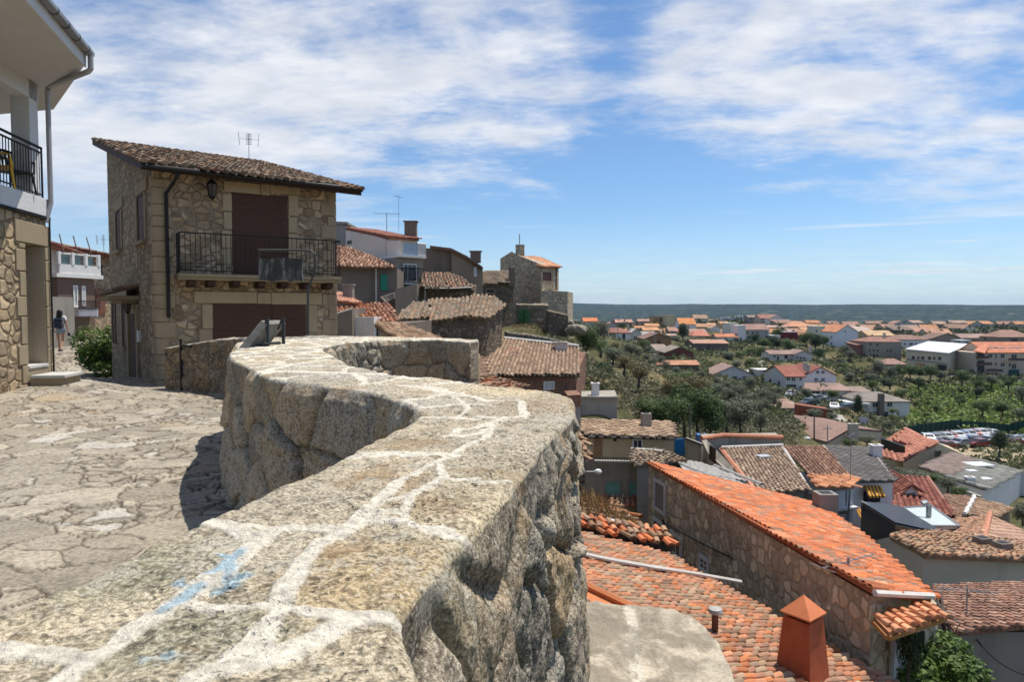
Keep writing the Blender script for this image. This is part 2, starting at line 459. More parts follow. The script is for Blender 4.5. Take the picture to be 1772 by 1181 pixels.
def terrain_h(x,y):
 x=np.asarray(x,float);y=np.asarray(y,float)
 T=np.array(TP)
 d=np.hypot(x,y)+1.0
 az=np.arctan2(x,y);ld=np.log(d)
 ta=np.arctan2(T[:,0],T[:,1]);tl=np.log(np.hypot(T[:,0],T[:,1])+1.0)
 num=np.zeros(x.shape);den=np.zeros(x.shape)
 for a,l,z in zip(ta,tl,T[:,2]):
  da=np.abs(az-a);da=np.minimum(da,2*np.pi-da)
  r2=(da*2.6) ** 2+(ld-l) ** 2+1e-5
  w=1.0/r2 ** 1.9
  num += w*z;den += w
 zi=num/den
 # farther plain and hills
 prof_d=np.array([0,500,700,1000,1500,2200,2700,3400,4300,5200,8000,9000])
 prof_z=np.array([-12,-12,-11,-14,-30,-52,-50,-18,30,68,60,40])-0.5
 zf=np.interp(d,prof_d,prof_z)
 hill=np.clip((d-2500)/2500,0,1)
 zf=zf+hill*(fbm(x/900,y/900,3,5)*34+fbm(x/260,y/260,8,3)*9)*np.where(d<4700,1,0.5)-hill*np.clip(az,-0.2,1)*34
 w=np.clip((d-480)/250,0,1);w=w*w*(3-2*w)
 zi=zi*(1-w)+zf*w
 zi=zi+fbm(x/9,y/9,5,3)*np.clip((d-40)/60,0,1)*0.35
 return zi
def TH(x,y):return float(terrain_h(np.array([x]),np.array([y]))[0])
def make_terrain():
 az=np.concatenate([np.linspace(-math.pi,R(-50),40)[:-1],np.linspace(R(-50),R(50),420),np.linspace(R(50),math.pi,40)[1:]])
 dd=np.concatenate([np.linspace(0.5,20,24)[:-1],np.exp(np.linspace(math.log(20),math.log(700),230))[:-1],np.exp(np.linspace(math.log(700),math.log(9000),90))])
 A,D=np.meshgrid(az,dd)
 X=np.sin(A)*D;Y=np.cos(A)*D
 Z=terrain_h(X,Y)
 V=np.stack([X,Y,Z],-1)
 C=np.ones(V.shape)
 m,t,b=pmat('terrain');co=objco(t)
 sp=t.new('ShaderNodeSeparateXYZ');t.put(sp.inputs[0],co)
 dist=t.vmath('LENGTH',co)
 n1=t.noise(co,0.06,6,0.62,0.3);n2=t.noise(co,0.6,6,0.65,0.2);n3=t.noise(co,5.0,5,0.7)
 grass=t.mix(t.rng(n2,0.35,0.65),(0.065,0.070,0.032),(0.125,0.112,0.060))
 dry=t.mix(n3,(0.27,0.215,0.12),(0.17,0.125,0.07))
 c=t.mix(t.rng(t.math('ADD',t.math('MULTIPLY',n1,0.55),t.math('MULTIPLY',n2,0.45)),0.50,0.60),grass,dry)
 # far plain: golden fields, hills: holm-oak scrub with pale rock
 nf=t.noise(co,0.006,5,0.6,0.4)
 far=t.mix(t.rng(nf,0.42,0.6),(0.06,0.075,0.035),(0.24,0.20,0.09))
 v=t.new('ShaderNodeTexVoronoi',feature='F1');t.put(v.inputs['Vector'],t.scale(co,1,1,3));t.put(v.inputs['Scale'],0.035)
 hn=t.noise(t.scale(co,1,1,2.5),0.011,8,0.72,0.2)
 hil=t.mix(t.rng(v.outputs['Distance'],0.15,0.6),(0.006,0.013,0.008),(0.045,0.058,0.034))
 hil=t.mix(t.rng(hn,0.56,0.66),hil,(0.20,0.185,0.145))
 c=t.mix(t.rng(dist,380,560),c,far)
 c=t.mix(t.rng(dist,1300,2300),c,hil)
 t.put(b.inputs['Base Color'],c);t.put(b.inputs['Roughness'],1.0);t.put(b.inputs['Specular IOR Level'],0.05)
 bump(t,b,t.math('ADD',n3,t.math('MULTIPLY',n2,2)),0.6,0.15)
 o=grid_obj('terrain',V,C,m)
 tag(o,kind='structure')
 return o
def make_haze():
 mb=MB();mb.box((0,0,15),(19000,19000,330));m=bpy.data.materials.new('haze_air');m.use_nodes=True;n=m.node_tree.nodes;n.remove(n['Principled BSDF'])
 v=n.new('ShaderNodeVolumePrincipled');v.inputs['Color'].default_value=(.30,.55,1.0,1);v.inputs['Density'].default_value=0.000044;v.inputs['Anisotropy'].default_value=.2
 m.node_tree.links.new(v.outputs[0],n['Material Output'].inputs['Volume']);tag(build(mb,'haze',m),'thin blue haze over the valley','haze',kind='stuff')
# ------------------------------------------------------------------ the paved square and lane
GP=[(-9.5,14,P(50,662,14).z),(-13.4,23,P(197,655,23).z),(-8.85,17,P(271,668,17).z),(-18.5,28,P(105,610,28).z),(-7.4,15.5,P(320,673,15.5).z),
      (-2.4,6.3,0.0),(-3.9,6,0.0),(-6,5,0.02),(-3,3,0.0),(-1,2,0.0),(-1,0,0),(-6,0,0.03),(-4,9,0.0),(-5,12,-0.06),(-26,38,0.25),(-40,60,1.2),(-16,20,P(160,648,20.5).z),(-5,18,-0.4),(-14,10,0.25)]
def plaza_h(x,y):
 x=np.asarray(x,float);y=np.asarray(y,float)
 num=0;den=0
 for a,b,z in GP:
  w=1/(((x-a) ** 2+(y-b) ** 2)+0.3) ** 1.7
  num=num+w*z;den=den+w
 return num/den
def make_plaza():
 az=np.linspace(R(-62),R(-9),620)
 dd=np.exp(np.linspace(math.log(0.7),math.log(75),760))
 A,D=np.meshgrid(az,dd)
 X=np.tan(A)*D;Y=D.copy()
 Z=plaza_h(X,Y)
 gx=X+fbm(X*2.0,Y*2.0,41,2)*0.26;gy=Y+fbm(X*2.0,Y*2.0,77,2)*0.26
 e,c1,c2=voro(gx*1.9,gy*2.3,4,0.98)
 e2,c3,c4=voro(gx*3.9+3,gy*5.4,14,0.95)
 sub=c2>0.55                                        # some slabs broken into smaller ones
 e=e/2.1;e2=e2/4.5
 edge=np.where(sub,np.minimum(e,e2),e)
 edge=edge+fbm(X*11,Y*11,9,3)*0.009
 rnd=np.where(sub,c3,c1)
 near=np.clip(1.3-D/30,0.25,1)
 prof=np.clip(edge/0.022,0,1);prof=1-(1-prof) ** 2.2
 tilt=(fbm(X*2.2,Y*2.2,21,2))*0.03
 Z=Z+near*(prof*0.014+(rnd-0.5)*0.016+tilt*.45+fbm(X*7,Y*7,6,4)*0.008+fbm(X*30,Y*30,16,3)*0.0045)
 base=np.array([0.36,0.315,0.25])
 C=base[None,None,:]*(0.74+0.44*rnd[...,None])
 warm=vnoise(X*0.35,Y*0.35,90)[...,None]
 C=C*(1+(warm-0.5)*np.array([0.14,0.10,0.0]))
 pale=(np.where(sub,c4,c1)>0.93)[...,None]
 C=np.where(pale,np.array([0.46,0.43,0.38]),C)
 ochre=(rnd<0.04)[...,None]
 C=np.where(ochre,np.array([0.35,0.28,0.20]),C)
 crack=np.clip((edge-.003)/(0.012+D*.0012),0,1)[...,None]
 C=C*crack+np.array([0.10,0.08,0.06])*(1-crack)
 V=np.stack([X,Y,Z],-1)
 m,t,b=pmat('flagstones');co=objco(t);tc_=tintc(t)
 n1=t.noise(co,3.0,6,0.65,0.3);n2=t.noise(co,28.0,7,0.72);n3=t.noise(co,1.1,4,0.6,0.2)
 k=t.rng(n2,0.38,0.62,0.62,1.32,smooth=False)
 c=t.mix(1.0,tc_,t.mix(0,k,k),'MULTIPLY')
 k=t.rng(n1,0.3,0.7,0.82,1.18,smooth=False)
 c=t.mix(1.0,c,t.mix(0,k,k),'MULTIPLY')
 c=t.mix(t.math('MULTIPLY',t.rng(n3,0.52,0.7),0.35),c,(0.20,0.185,0.16))
 c=t.mix(t.math('MULTIPLY',t.rng(t.math('ADD',t.math('MULTIPLY',n2,.6),t.math('MULTIPLY',n1,.4)),0.56,0.66),0.6),c,(0.085,0.075,0.06))
 t.put(b.inputs['Base Color'],c);t.put(b.inputs['Roughness'],0.93)
 bump(t,b,t.math('ADD',n2,n1),0.8,0.015)
 o=grid_obj('paved_square',V,C,m)
 tag(o,kind='structure')
# ================================================================== THE GRANITE PARAPET
def resample(pairs,stepf):
 """pairs: [(ix,iy,ox,oy,z)], returns dense arrays sampled with step depending on distance"""
 P_=np.array(pairs,float)
 mid=(P_[:,0:2]+P_[:,2:4])/2
 # length measured on the longer side of each span
 L=np.maximum(np.hypot(*(P_[1:,0:2]-P_[:-1,0:2]).T),np.hypot(*(P_[1:,2:4]-P_[:-1,2:4]).T))
 s=np.concatenate([[0],np.cumsum(L)])
 out=[0.0]
 while out[-1]<s[-1]:
  k=min(np.searchsorted(s,out[-1],'right')-1,len(P_)-2)
  f=(out[-1]-s[k])/max(s[k+1]-s[k],1e-6)
  m=mid[k]*(1-f)+mid[k+1]*f
  out.append(out[-1]+stepf(max(0.4,math.hypot(*m)),m))
 out=np.array(out);out=np.clip(out,0,s[-1])
 cols=[]
 for c in range(P_.shape[1]):
  # smooth cubic through the points (Catmull-Rom via hermite with finite differences)
  y=P_[:,c];n=len(y)
  mt=np.zeros(n)
  mt[1:-1]=(y[2:]-y[:-2])/(s[2:]-s[:-2]);mt[0]=(y[1]-y[0])/(s[1]-s[0]);mt[-1]=(y[-1]-y[-2])/(s[-1]-s[-2])
  k=np.clip(np.searchsorted(s,out,'right')-1,0,n-2)
  h=s[k+1]-s[k];u=(out-s[k])/h
  a=(1+2*u)*(1-u) ** 2*y[k]+u*(1-u) ** 2*h*mt[k]+u*u*(3-2*u)*y[k+1]+u*u*(u-1)*h*mt[k+1]
  cols.append(a)
 return out,np.stack(cols,-1)
def seg_dist(X,Y,lines):
 """distance to mortar polylines (each: width, [(x,y)..]) minus half width"""
 best=np.full(X.shape,9.0)
 for w,pts in lines:
  for (x0,y0),(x1,y1) in zip(pts[:-1],pts[1:]):
   dx,dy=x1-x0,y1-y0;L2=dx*dx+dy*dy+1e-9
   t=np.clip(((X-x0)*dx+(Y-y0)*dy)/L2,0,1)
   d=np.hypot(X-x0-t*dx,Y-y0-t*dy)-w*.84
   best=np.minimum(best,d)
 return best
def ptz(px,py,drop=0.45):
 p=PZ(px,py,EYE-drop);return (p.x,p.y)
def make_parapet():
 I=lambda px,py:ptz(px,py);
 near=[((-0.95,-1.0),(-0.18,-1.0)),((-0.88,-0.2),(-0.14,-0.2)),((-0.84,0.4),(-0.11,0.4)),((-0.80,0.72),(-0.085,0.72)),
   (I(0,1062),I(712,1135)),(I(180,985),I(700,1060)),(I(352,905),I(800,945)),(I(485,842),I(868,868)),(I(600,788),I(915,810)),(I(668,752),I(948,768)),
   (I(724,722),I(984,735)),(I(728,718),I(995,706)),(I(722,711),I(986,688)),(I(700,699),I(930,676)),(I(660,685),I(846,669)),(I(620,676),I(779,660)),(I(560,669),I(720,653)),(I(510,664),I(677,648)),
   (I(470,657),I(636,641)),(I(450,648),I(609,635)),(I(428,636),I(590,624)),(I(402,624),I(566,612)),(I(397,613),(-2.25,8.1)),((-3.35,8.3),(-2.38,8.75)),((-3.75,9.4),(-2.25,9.25)),
   ((-3.45,10.6),(-2.02,9.75)),((-2.6,11.4),(-1.75,10.1)),((-1.6,11.0),(-1.2,10.1)),((-0.62,10.3),(-0.60,9.5)),((-0.50,10.2),(-0.58,9.6))]
 pairs=[]
 for i,(a,b) in enumerate(near):
  pairs.append((a[0],a[1],b[0],b[1],EYE-0.45+(0.03 if i>23 else 0)))
 S,D=resample(pairs,lambda r,m:(0.03 if m[1]<0.5 else 0.0045*max(1,r/1.4)))
 n=len(S)
 IX,IY,OX,OY,ZT=D.T
 # profile: inner face (going up) / top / outer face (going down)
 Hin=1.35;NI=110
 NT_=170
 vin=np.linspace(Hin,0,NI,endpoint=False)                       # metres below top
 tt=np.linspace(0,1,NT_)
 vout=np.concatenate([np.linspace(0.006,2.2,250),np.linspace(2.2,8,60)[1:]])
 NO=len(vout)
 m=NI+NT_+NO
 X=np.zeros((n,m));Y=np.zeros((n,m));Z=np.zeros((n,m));C=np.ones((n,m,4))
 # side directions (pointing inwards/outwards from strip)
 WX=OX-IX;WY=OY-IY;WL=np.hypot(WX,WY)
 def normal(AX,AY,sign):
  tx=np.gradient(AX);ty=np.gradient(AY)
  L=np.hypot(tx,ty)+1e-9
  k=25
  ker=np.ones(k)/k
  tx=np.convolve(np.pad(tx/L,k // 2,'edge'),ker,'valid');ty=np.convolve(np.pad(ty/L,k // 2,'edge'),ker,'valid')
  L=np.hypot(tx,ty)+1e-9
  return sign*ty/L,-sign*tx/L
 nix,niy=normal(IX,IY,-1);nox,noy=normal(OX,OY,1)
 # arc length along each side
 si=np.concatenate([[0],np.cumsum(np.hypot(np.diff(IX),np.diff(IY)))]);so=np.concatenate([[0],np.cumsum(np.hypot(np.diff(OX),np.diff(OY)))])
 # --- top
 U=tt[None,:]
 TX=IX[:,None]+WX[:,None]*U;TY=IY[:,None]+WY[:,None]*U
 wob=fbm(TX*9,TY*9,2,3)*0.014+fbm(TX*30,TY*30,12,2)*0.004
 W=lambda *pts:[ptz(*Q('W',x,y)) for x,y in pts]
 lines=[(0.021,W((150,1170),(195,1100),(270,1040),(400,960),(500,895),(600,820),(700,750),(780,700))),
             (0.021,W((780,700),(850,650))),(0.017,W((-250,960),(0,992),(130,1000),(215,1030),(275,1035))),
             (0.021,W((560,590),(620,610),(700,632),(780,668),(850,652),(940,645),(1040,655))),(0.012,W((700,632),(800,640),(860,650))),
             (0.019,W((860,885),(900,800),(960,710),(1040,655),(1100,612),(1160,560))),(0.014,W((1160,560),(1250,490),(1330,440),(1400,400),(1480,365),(1510,322))),
             (0.019,W((1100,622),(1200,625),(1300,635),(1440,662))),(0.012,W((1240,610),(1262,550),(1370,490),(1560,488))),
             (0.012,W((1140,600),(1240,604))),(0.010,W((1200,560),(1255,545),(1245,600))),(0.027,W((1040,405),(1200,408),(1400,412))),
             (0.018,W((1370,352),(1400,330),(1500,312),(1510,322))),(0.018,W((1370,352),(1440,345),(1500,330))),
             (0.012,W((1350,445),(1370,490))),
             (0.013,W((590,868),(700,885),(860,885))),(0.016,W((860,885),(960,900),(1100,910),(1240,925))),
             (0.018,W((860,885),(820,940),(790,985),(700,1060),(560,1140))),(0.013,W((1050,930),(1000,970),(860,1008),(760,1000))),(0.022,W((1100,912),(1050,930),(960,990),(860,1030),(700,1070))),
             (0.024,W((1500,312),(1560,296),(1600,292),(1600,245),(1500,238))),(0.035,W((1290,290),(1400,290),(1500,292),(1600,292))),
             (0.03,W((1230,240),(1380,220),(1500,240))),(0.05,W((1040,160),(1150,178),(1300,200),(1380,220))),(0.012,W((1380,220),(1440,265),(1400,290))),
             (0.012,W((1230,240),(1300,262),(1400,250),(1500,255))),(0.02,W((900,175),(1040,160))),(0.02,W((1150,178),(1200,160)))]
 dl=seg_dist(TX+fbm(TX*6,TY*6,33,3)*0.018,TY+fbm(TX*6,TY*6,44,3)*0.018,lines)
 gx=TX+fbm(TX*3,TY*3,51,2)*0.12;gy=TY+fbm(TX*3,TY*3,52,2)*0.12
 ev,c1,c2=voro(gx*2.3,gy*1.75,61,0.9)
 dv=ev/2.0-0.030
 far=np.clip((TY-3.9)/0.5,0,1)
 back=np.clip((0.75-TY)/0.05,0,1)
 sel=np.maximum(far,back)
 dist=np.where(sel>0.5,dv,dl)+wob*0.7
 mort=1-np.clip((dist-0.001)/0.007,0,1)
 st=1-np.exp(-np.maximum(dist,0)/0.010)
 # stone identity for the near part (by sign pattern of coarse cells)
 _,k1,k2=voro(TX*2.6+0.3,TY*1.9+0.2,71,0.7)
 rid=np.where(sel>0.5,c1,k1)
 edge_t=np.minimum(U*WL[:,None],(1-U)*WL[:,None])
 rnd_=np.exp(-edge_t/(0.005+0.008*vnoise(TX*7,TY*7,66)))
 zt=ZT[:,None]+st*0.004+wob*0.35+fbm(TX*3.0,TY*3.0,25,3)*0.010-rnd_*0.018+fbm(TX*22,TY*22,18,3)*0.0075+fbm(TX*60,TY*60,13,2)*0.0015+(rid-.5)*0.010
 zt=zt+mort*0.007
 a=NI;bq=NI+NT_
 X[:,a:bq]=TX;Y[:,a:bq]=TY;Z[:,a:bq]=zt
 g=np.array([0.50,0.43,0.32])
 ct=g*(0.85+0.35*vnoise(TX*3,TY*3,88))[...,None]
 ct=ct*(1+(vnoise(TX*2.1+9,TY*2.1,99)[...,None]-0.5)*np.array([0.25,0.12,-0.2]))
 # the ochre stone and the rust stained ones
 def spot(px,py,r,power=2):
  cx,cy=ptz(px,py);return np.exp(-(((TX-cx) ** 2+((TY-cy)) ** 2)/r ** 2) ** power)
 och=np.clip(spot(*Q('W',1130,790),0.17)+spot(*Q('W',1230,760),0.12),0,1)[...,None]
 ct=ct*(1-och*0.65)+np.array([0.47,0.335,0.17])*och*0.65
 och2=np.clip(spot(*Q('W',1320,560),0.11)+spot(*Q('W',1690,255),0.28),0,1)[...,None]
 ct=ct*(1-och2*0.5)+np.array([0.36,0.235,0.13])*och2*0.5
 lich=np.clip(spot(*Q('W',700,960),0.10)+spot(*Q('W',450,990),0.09)+spot(*Q('W',380,760),0.13),0,1)[...,None]
 ct=ct*(1-lich*0.5)+np.array([0.23,0.235,0.15])*lich*0.5
 mcol=np.array([0.80,0.735,0.61])
 # spilled pale blue paint
 bl=np.zeros(TX.shape)
 for (x0,y0,x1,y1,w) in ((500,890,610,815,0.016),(640,775,740,715,0.014),(670,830,740,780,0.015),(690,800,720,730,0.01),(550,800,600,830,0.008),(660,722,690,722,0.006),(440,1034,452,1040,0.003),(510,1023,516,1025,0.003),
        (1130,495,1200,488,0.006)):
  A=ptz(*Q('W',x0,y0));B_=ptz(*Q('W',x1,y1))
  bl=np.maximum(bl,1-np.clip(seg_dist(TX,TY,[(w,[A,B_])])/0.012+fbm(TX*45,TY*45,71,3)*1.2+0.35,0,1))
 bl=(bl*np.clip((3.2-TY)*10,0,1))[...,None]
 blue=np.array([0.27,0.50,0.66])
 M3=mort[...,None]
 ct=ct*(1-M3)+mcol*M3
 ct=ct*(1-bl*0.65)+blue*bl*0.65
 C[:,a:bq,:3]=ct;C[:,a:bq,3]=1-mort
 # --- faces
 def face(AX,AY,nx,ny,s,v,ztop_edge,cell,seed,relief,batter):
  Sg=s[:,None]+0*v[None,:];Vg=v[None,:]+0*s[:,None]
  wx=fbm(Sg*1.6,Vg*1.6,seed+1,3)*0.16;wy=fbm(Sg*1.6,Vg*1.6,seed+2,3)*0.16
  e,a1,a2,lx,ly=voro((Sg+wx)/cell[0],(Vg+wy)/cell[1]+0.12,seed,0.95,True)
  eb,b1,b2=voro((Sg+wx)/cell[0]*2.3+5,(Vg+wy)/cell[1]*2.1,seed+8,0.95)
  sm=a2<0.22
  e=np.where(sm,np.minimum(e*min(cell),eb*min(cell)/2.2),e*min(cell));a1=np.where(sm,b1,a1)
  e=e+fbm(Sg*18,Vg*18,seed+3,3)*0.012
  pr=1-np.exp(-np.maximum(e-0.004,0)/0.014)
  joint=1-np.clip((e-0.004)/0.014,0,1)
  rg=1-np.abs(fbm(Sg*5,Vg*2.6,seed+14,4))*2
  tl=fbm(Sg*2.5,Vg*2.5,seed+24,2)
  a3=(a1*7.31) % 1.0;a4=(a1*13.7) % 1.0
  off=relief*(pr-0.85)+(a1-0.5)*relief*.6+(lx*(a3-.5)+ly*(a4-.5))*relief*1.3*pr+np.minimum(tl,.1)*0.012+np.round(rg*3)/3*0.010+fbm(Sg*13,Vg*8,seed+4,4)*0.018+np.abs(fbm(Sg*34,Vg*16,seed+5,3))*0.012
  hole=(a2>0.97) & (Vg>0.6)
  off=off-hole*pr*0.06
  fade=np.clip(Vg/0.06,0.0,1)
  off=np.maximum(off,-0.008-np.maximum(Vg-.15,0)*0.12)
  off=off*fade+fbm(Sg*5,Vg*0+seed,seed+6,3)*0.02*(1-fade)*0
  off=off+batter*Vg
  x=AX[:,None]+nx[:,None]*off;y=AY[:,None]+ny[:,None]*off
  z=ztop_edge[:,None]-Vg
  g=np.array([0.42,0.33,0.225])*(0.72+0.55*a1)[...,None]
  g=g*(1+(a2[...,None]-0.5)*np.array([0.35,0.12,-0.25]))
  g=g*(1-joint[...,None]*0.5)
  cc=np.ones(g.shape[:2]+(4,));cc[...,:3]=g
  return x,y,z,cc
 xi,yi,zi,ci=face(IX,IY,nix,niy,si,vin,zt[:,0],(0.50,0.36),101,0.06,0.06)
 X[:,:NI]=xi;Y[:,:NI]=yi;Z[:,:NI]=zi;C[:,:NI]=ci
 xo,yo,zo,co_=face(OX,OY,nox,noy,so,vout,zt[:,-1],(0.42,0.40),202,0.050,0.03)
 # the outer side of the far reach has a paler course of big stones on top
 X[:,bq:]=xo;Y[:,bq:]=yo;Z[:,bq:]=zo;C[:,bq:]=co_
 V=np.stack([X,Y,Z],-1)
 cap=V[-1].copy();cm=(V[-1,NI]+V[-1,NI+NT_-1])/2;nr=30
 caps=[V[-1]*(1-k/nr)+np.stack([np.full(m,cm[0]+.05),np.full(m,cm[1]+.02),V[-1,:,2]],-1)*(k/nr) for k in range(1,nr+1)]
 V=np.concatenate([V,np.stack(caps)],0);C=np.concatenate([C,np.repeat(C[-1:],nr,0)],0)
 o=grid_obj('granite_parapet',V[:,::-1],C[:,::-1],granite('granite'))
 tag(o,'long bending parapet of weathered granite blocks with white mortar joints and blue paint marks','wall')
 # closing end piece of the far reach
 return o
def strip_wall(name,label,pts,width,zt,zb,mat_tint,cell=(0.35,0.3),seed=7,relief=0.05,cap_col=(0.40,0.37,0.31),step=0.03,mortar=0.5,mat=None,ends=True):
 """free standing rubble wall along a plan polyline; zt/zb per point"""
 A=np.array(pts,float);n0=len(A)
 T=np.gradient(A,axis=0);T /= np.linalg.norm(T,axis=1)[:,None]+1e-9
 N=np.stack([T[:,1],-T[:,0]],-1)
 pr=[(A[i,0]-N[i,0]*width/2,A[i,1]-N[i,1]*width/2,A[i,0]+N[i,0]*width/2,A[i,1]+N[i,1]*width/2,zt[i],zb[i]) for i in range(n0)]
 S,D=resample(pr,lambda r,m:step)
 IX,IY,OX,OY,ZT,ZB=D.T;n=len(S)
 hmax=float(np.max(ZT-ZB));nv=max(6,int(hmax/step));nt=max(4,int(width/step))
 vf=np.linspace(1,0,nv,endpoint=False);tt=np.linspace(0,1,nt);vo=np.linspace(0,1,nv+1)[1:]
 W2=np.hypot(OX-IX,OY-IY)+1e-9
 nx=(OX-IX)/W2;ny=(OY-IY)/W2
 def face(AX,AY,sg,v,sd):
  Sg=S[:,None]+0*v[None];Vg=v[None]*(ZT-ZB)[:,None]
  e,a1,a2=voro((Sg+fbm(Sg*2,Vg*2,sd,3)*0.1)/cell[0],(Vg+fbm(Sg*2,Vg*2,sd+1,3)*0.1)/cell[1]+.1,sd,0.9)
  e=e*min(cell)+fbm(Sg*14,Vg*14,sd+2,3)*0.008
  p=1-np.exp(-np.maximum(e-0.008,0)/0.018)
  off=relief*(p-0.7)+(a1-.5)*relief+fbm(Sg*6,Vg*6,sd+3,3)*relief*0.4
  off=off*np.clip(Vg/0.05,0,1)
  x=AX[:,None]+sg*nx[:,None]*off;y=AY[:,None]+sg*ny[:,None]*off;z=ZT[:,None]-Vg
  c=np.array(mat_tint)*(0.7+0.6*a1)[...,None]*(1+(a2[...,None]-0.5)*np.array([0.3,0.1,-0.25]))
  j=(1-np.clip((e-0.008)/0.02,0,1))[...,None]
  c=c*(1-j)+np.array(mat_tint)*mortar*j
  cc=np.ones(c.shape[:2]+(4,));cc[...,:3]=c
  return x,y,z,cc
 a=face(IX,IY,-1,vf,seed);c=face(OX,OY,1,vo,seed+50)
 TX=IX[:,None]+(OX-IX)[:,None]*tt;TY=IY[:,None]+(OY-IY)[:,None]*tt
 ed=np.minimum(tt,1-tt)[None]*width
 TZ=ZT[:,None]+fbm(TX*5,TY*5,seed+8,4)*0.03-np.exp(-ed/0.03)*0.03
 TC=np.ones(TX.shape+(4,));TC[...,:3]=np.array(cap_col)*(0.8+0.4*vnoise(TX*4,TY*4,seed))[...,None]
 a[2][:] += (TZ[:,:1]-ZT[:,None]);c[2][:] += (TZ[:,-1:]-ZT[:,None])
 V=np.stack([np.concatenate([a[0],TX,c[0]],1),np.concatenate([a[1],TY,c[1]],1),np.concatenate([a[2],TZ,c[2]],1)],-1)
 CC=np.concatenate([a[3],TC,c[3]],1)
 if ends:   # collapse both ends to close them
  for k in (0,-1):
   cap=V[k].copy();mid=(V[k,0]+V[k,-1])/2
   cap[:,0]=mid[0];cap[:,1]=mid[1];
   V=np.concatenate([cap[None],V],0) if k == 0 else np.concatenate([V,cap[None]],0)
   CC=np.concatenate([CC[:1],CC],0) if k == 0 else np.concatenate([CC,CC[-1:]],0)
 o=grid_obj(name,V[:,::-1],CC[:,::-1],mat or MATS.get('granite_b') or MATS.setdefault('granite_b',granite('granite_b',0.5)))
 if label:tag(o,label,'wall')
 return o
# ================================================================== BUILDING KIT
def lin(*c):return tuple((x/255.0) ** 2.2 for x in c)
M_DARK=flat('dark_metal',(0.025,0.024,0.024),0.5,0.3)
M_GREYM=flat('grey_metal',(0.30,0.31,0.32),0.45,0.5)
M_WHITE=flat('white_paint',(0.72,0.71,0.68),0.6,0,0.08)
M_WOODD=flat('dark_wood',(0.055,0.030,0.020),0.7,0,0.3,6)
M_GLASS=flat('window_glass',(0.035,0.04,0.045),0.12,0,0.1,2,0.6)
M_STONETRIM=plaster('dressed_stone',(0.31,0.25,0.165),0.35,2.0,(0.10,0.085,0.06))
M_CONC=plaster('concrete',(0.27,0.25,0.22),0.5,1.0)
M_TILE=tilemat('clay_tile',lichen=0.45)
M_TILEN=tilemat('clay_tile_new',(0.20,0.12,0.08),lichen=0.3)
# tile palettes
OLD=[(0.27,0.155,0.09),(0.34,0.22,0.14),(0.22,0.15,0.10),(0.40,0.28,0.19),(0.18,0.125,0.085),(0.31,0.20,0.125)]
GREYT=[(0.30,0.235,0.17),(0.24,0.185,0.135),(0.36,0.28,0.20),(0.20,0.155,0.115),(0.30,0.20,0.13)]
ORANGE=[(0.55,0.165,0.065),(0.62,0.215,0.10),(0.48,0.155,0.07),(0.60,0.26,0.14),(0.44,0.17,0.09),(0.62,0.185,0.07),(0.34,0.20,0.13)]
ORMIX=[(0.45,0.195,0.105),(0.40,0.20,0.125),(0.36,0.205,0.135),(0.49,0.22,0.12),(0.34,0.235,0.155),(0.27,0.16,0.10),(0.47,0.175,0.075),(0.40,0.265,0.17)]
BROWN=[(0.26,0.14,0.095),(0.33,0.18,0.12),(0.22,0.125,0.09),(0.38,0.24,0.165),(0.29,0.17,0.12)]
REDT=[(0.27,0.095,0.07),(0.32,0.115,0.08),(0.24,0.085,0.065),(0.36,0.15,0.105)]
SLATE=[(0.15,0.14,0.135),(0.19,0.175,0.165),(0.12,0.115,0.11),(0.17,0.15,0.14)]
NEWO=[(0.58,0.26,0.13),(0.64,0.31,0.17),(0.52,0.22,0.11)]
def fit_plane(pts):
 A=np.array([[p[0],p[1],1] for p in pts]);z=np.array([p[2] for p in pts])
 s,*_=np.linalg.lstsq(A,z,rcond=None);return s
def inside(poly,x,y):
 c=False;n=len(poly);j=n-1
 for i in range(n):
  xi,yi=poly[i];xj,yj=poly[j]
  if (yi>y) != (yj>y) and x<(xj-xi)*(y-yi)/(yj-yi+1e-12)+xi:c=not c
  j=i
 return c
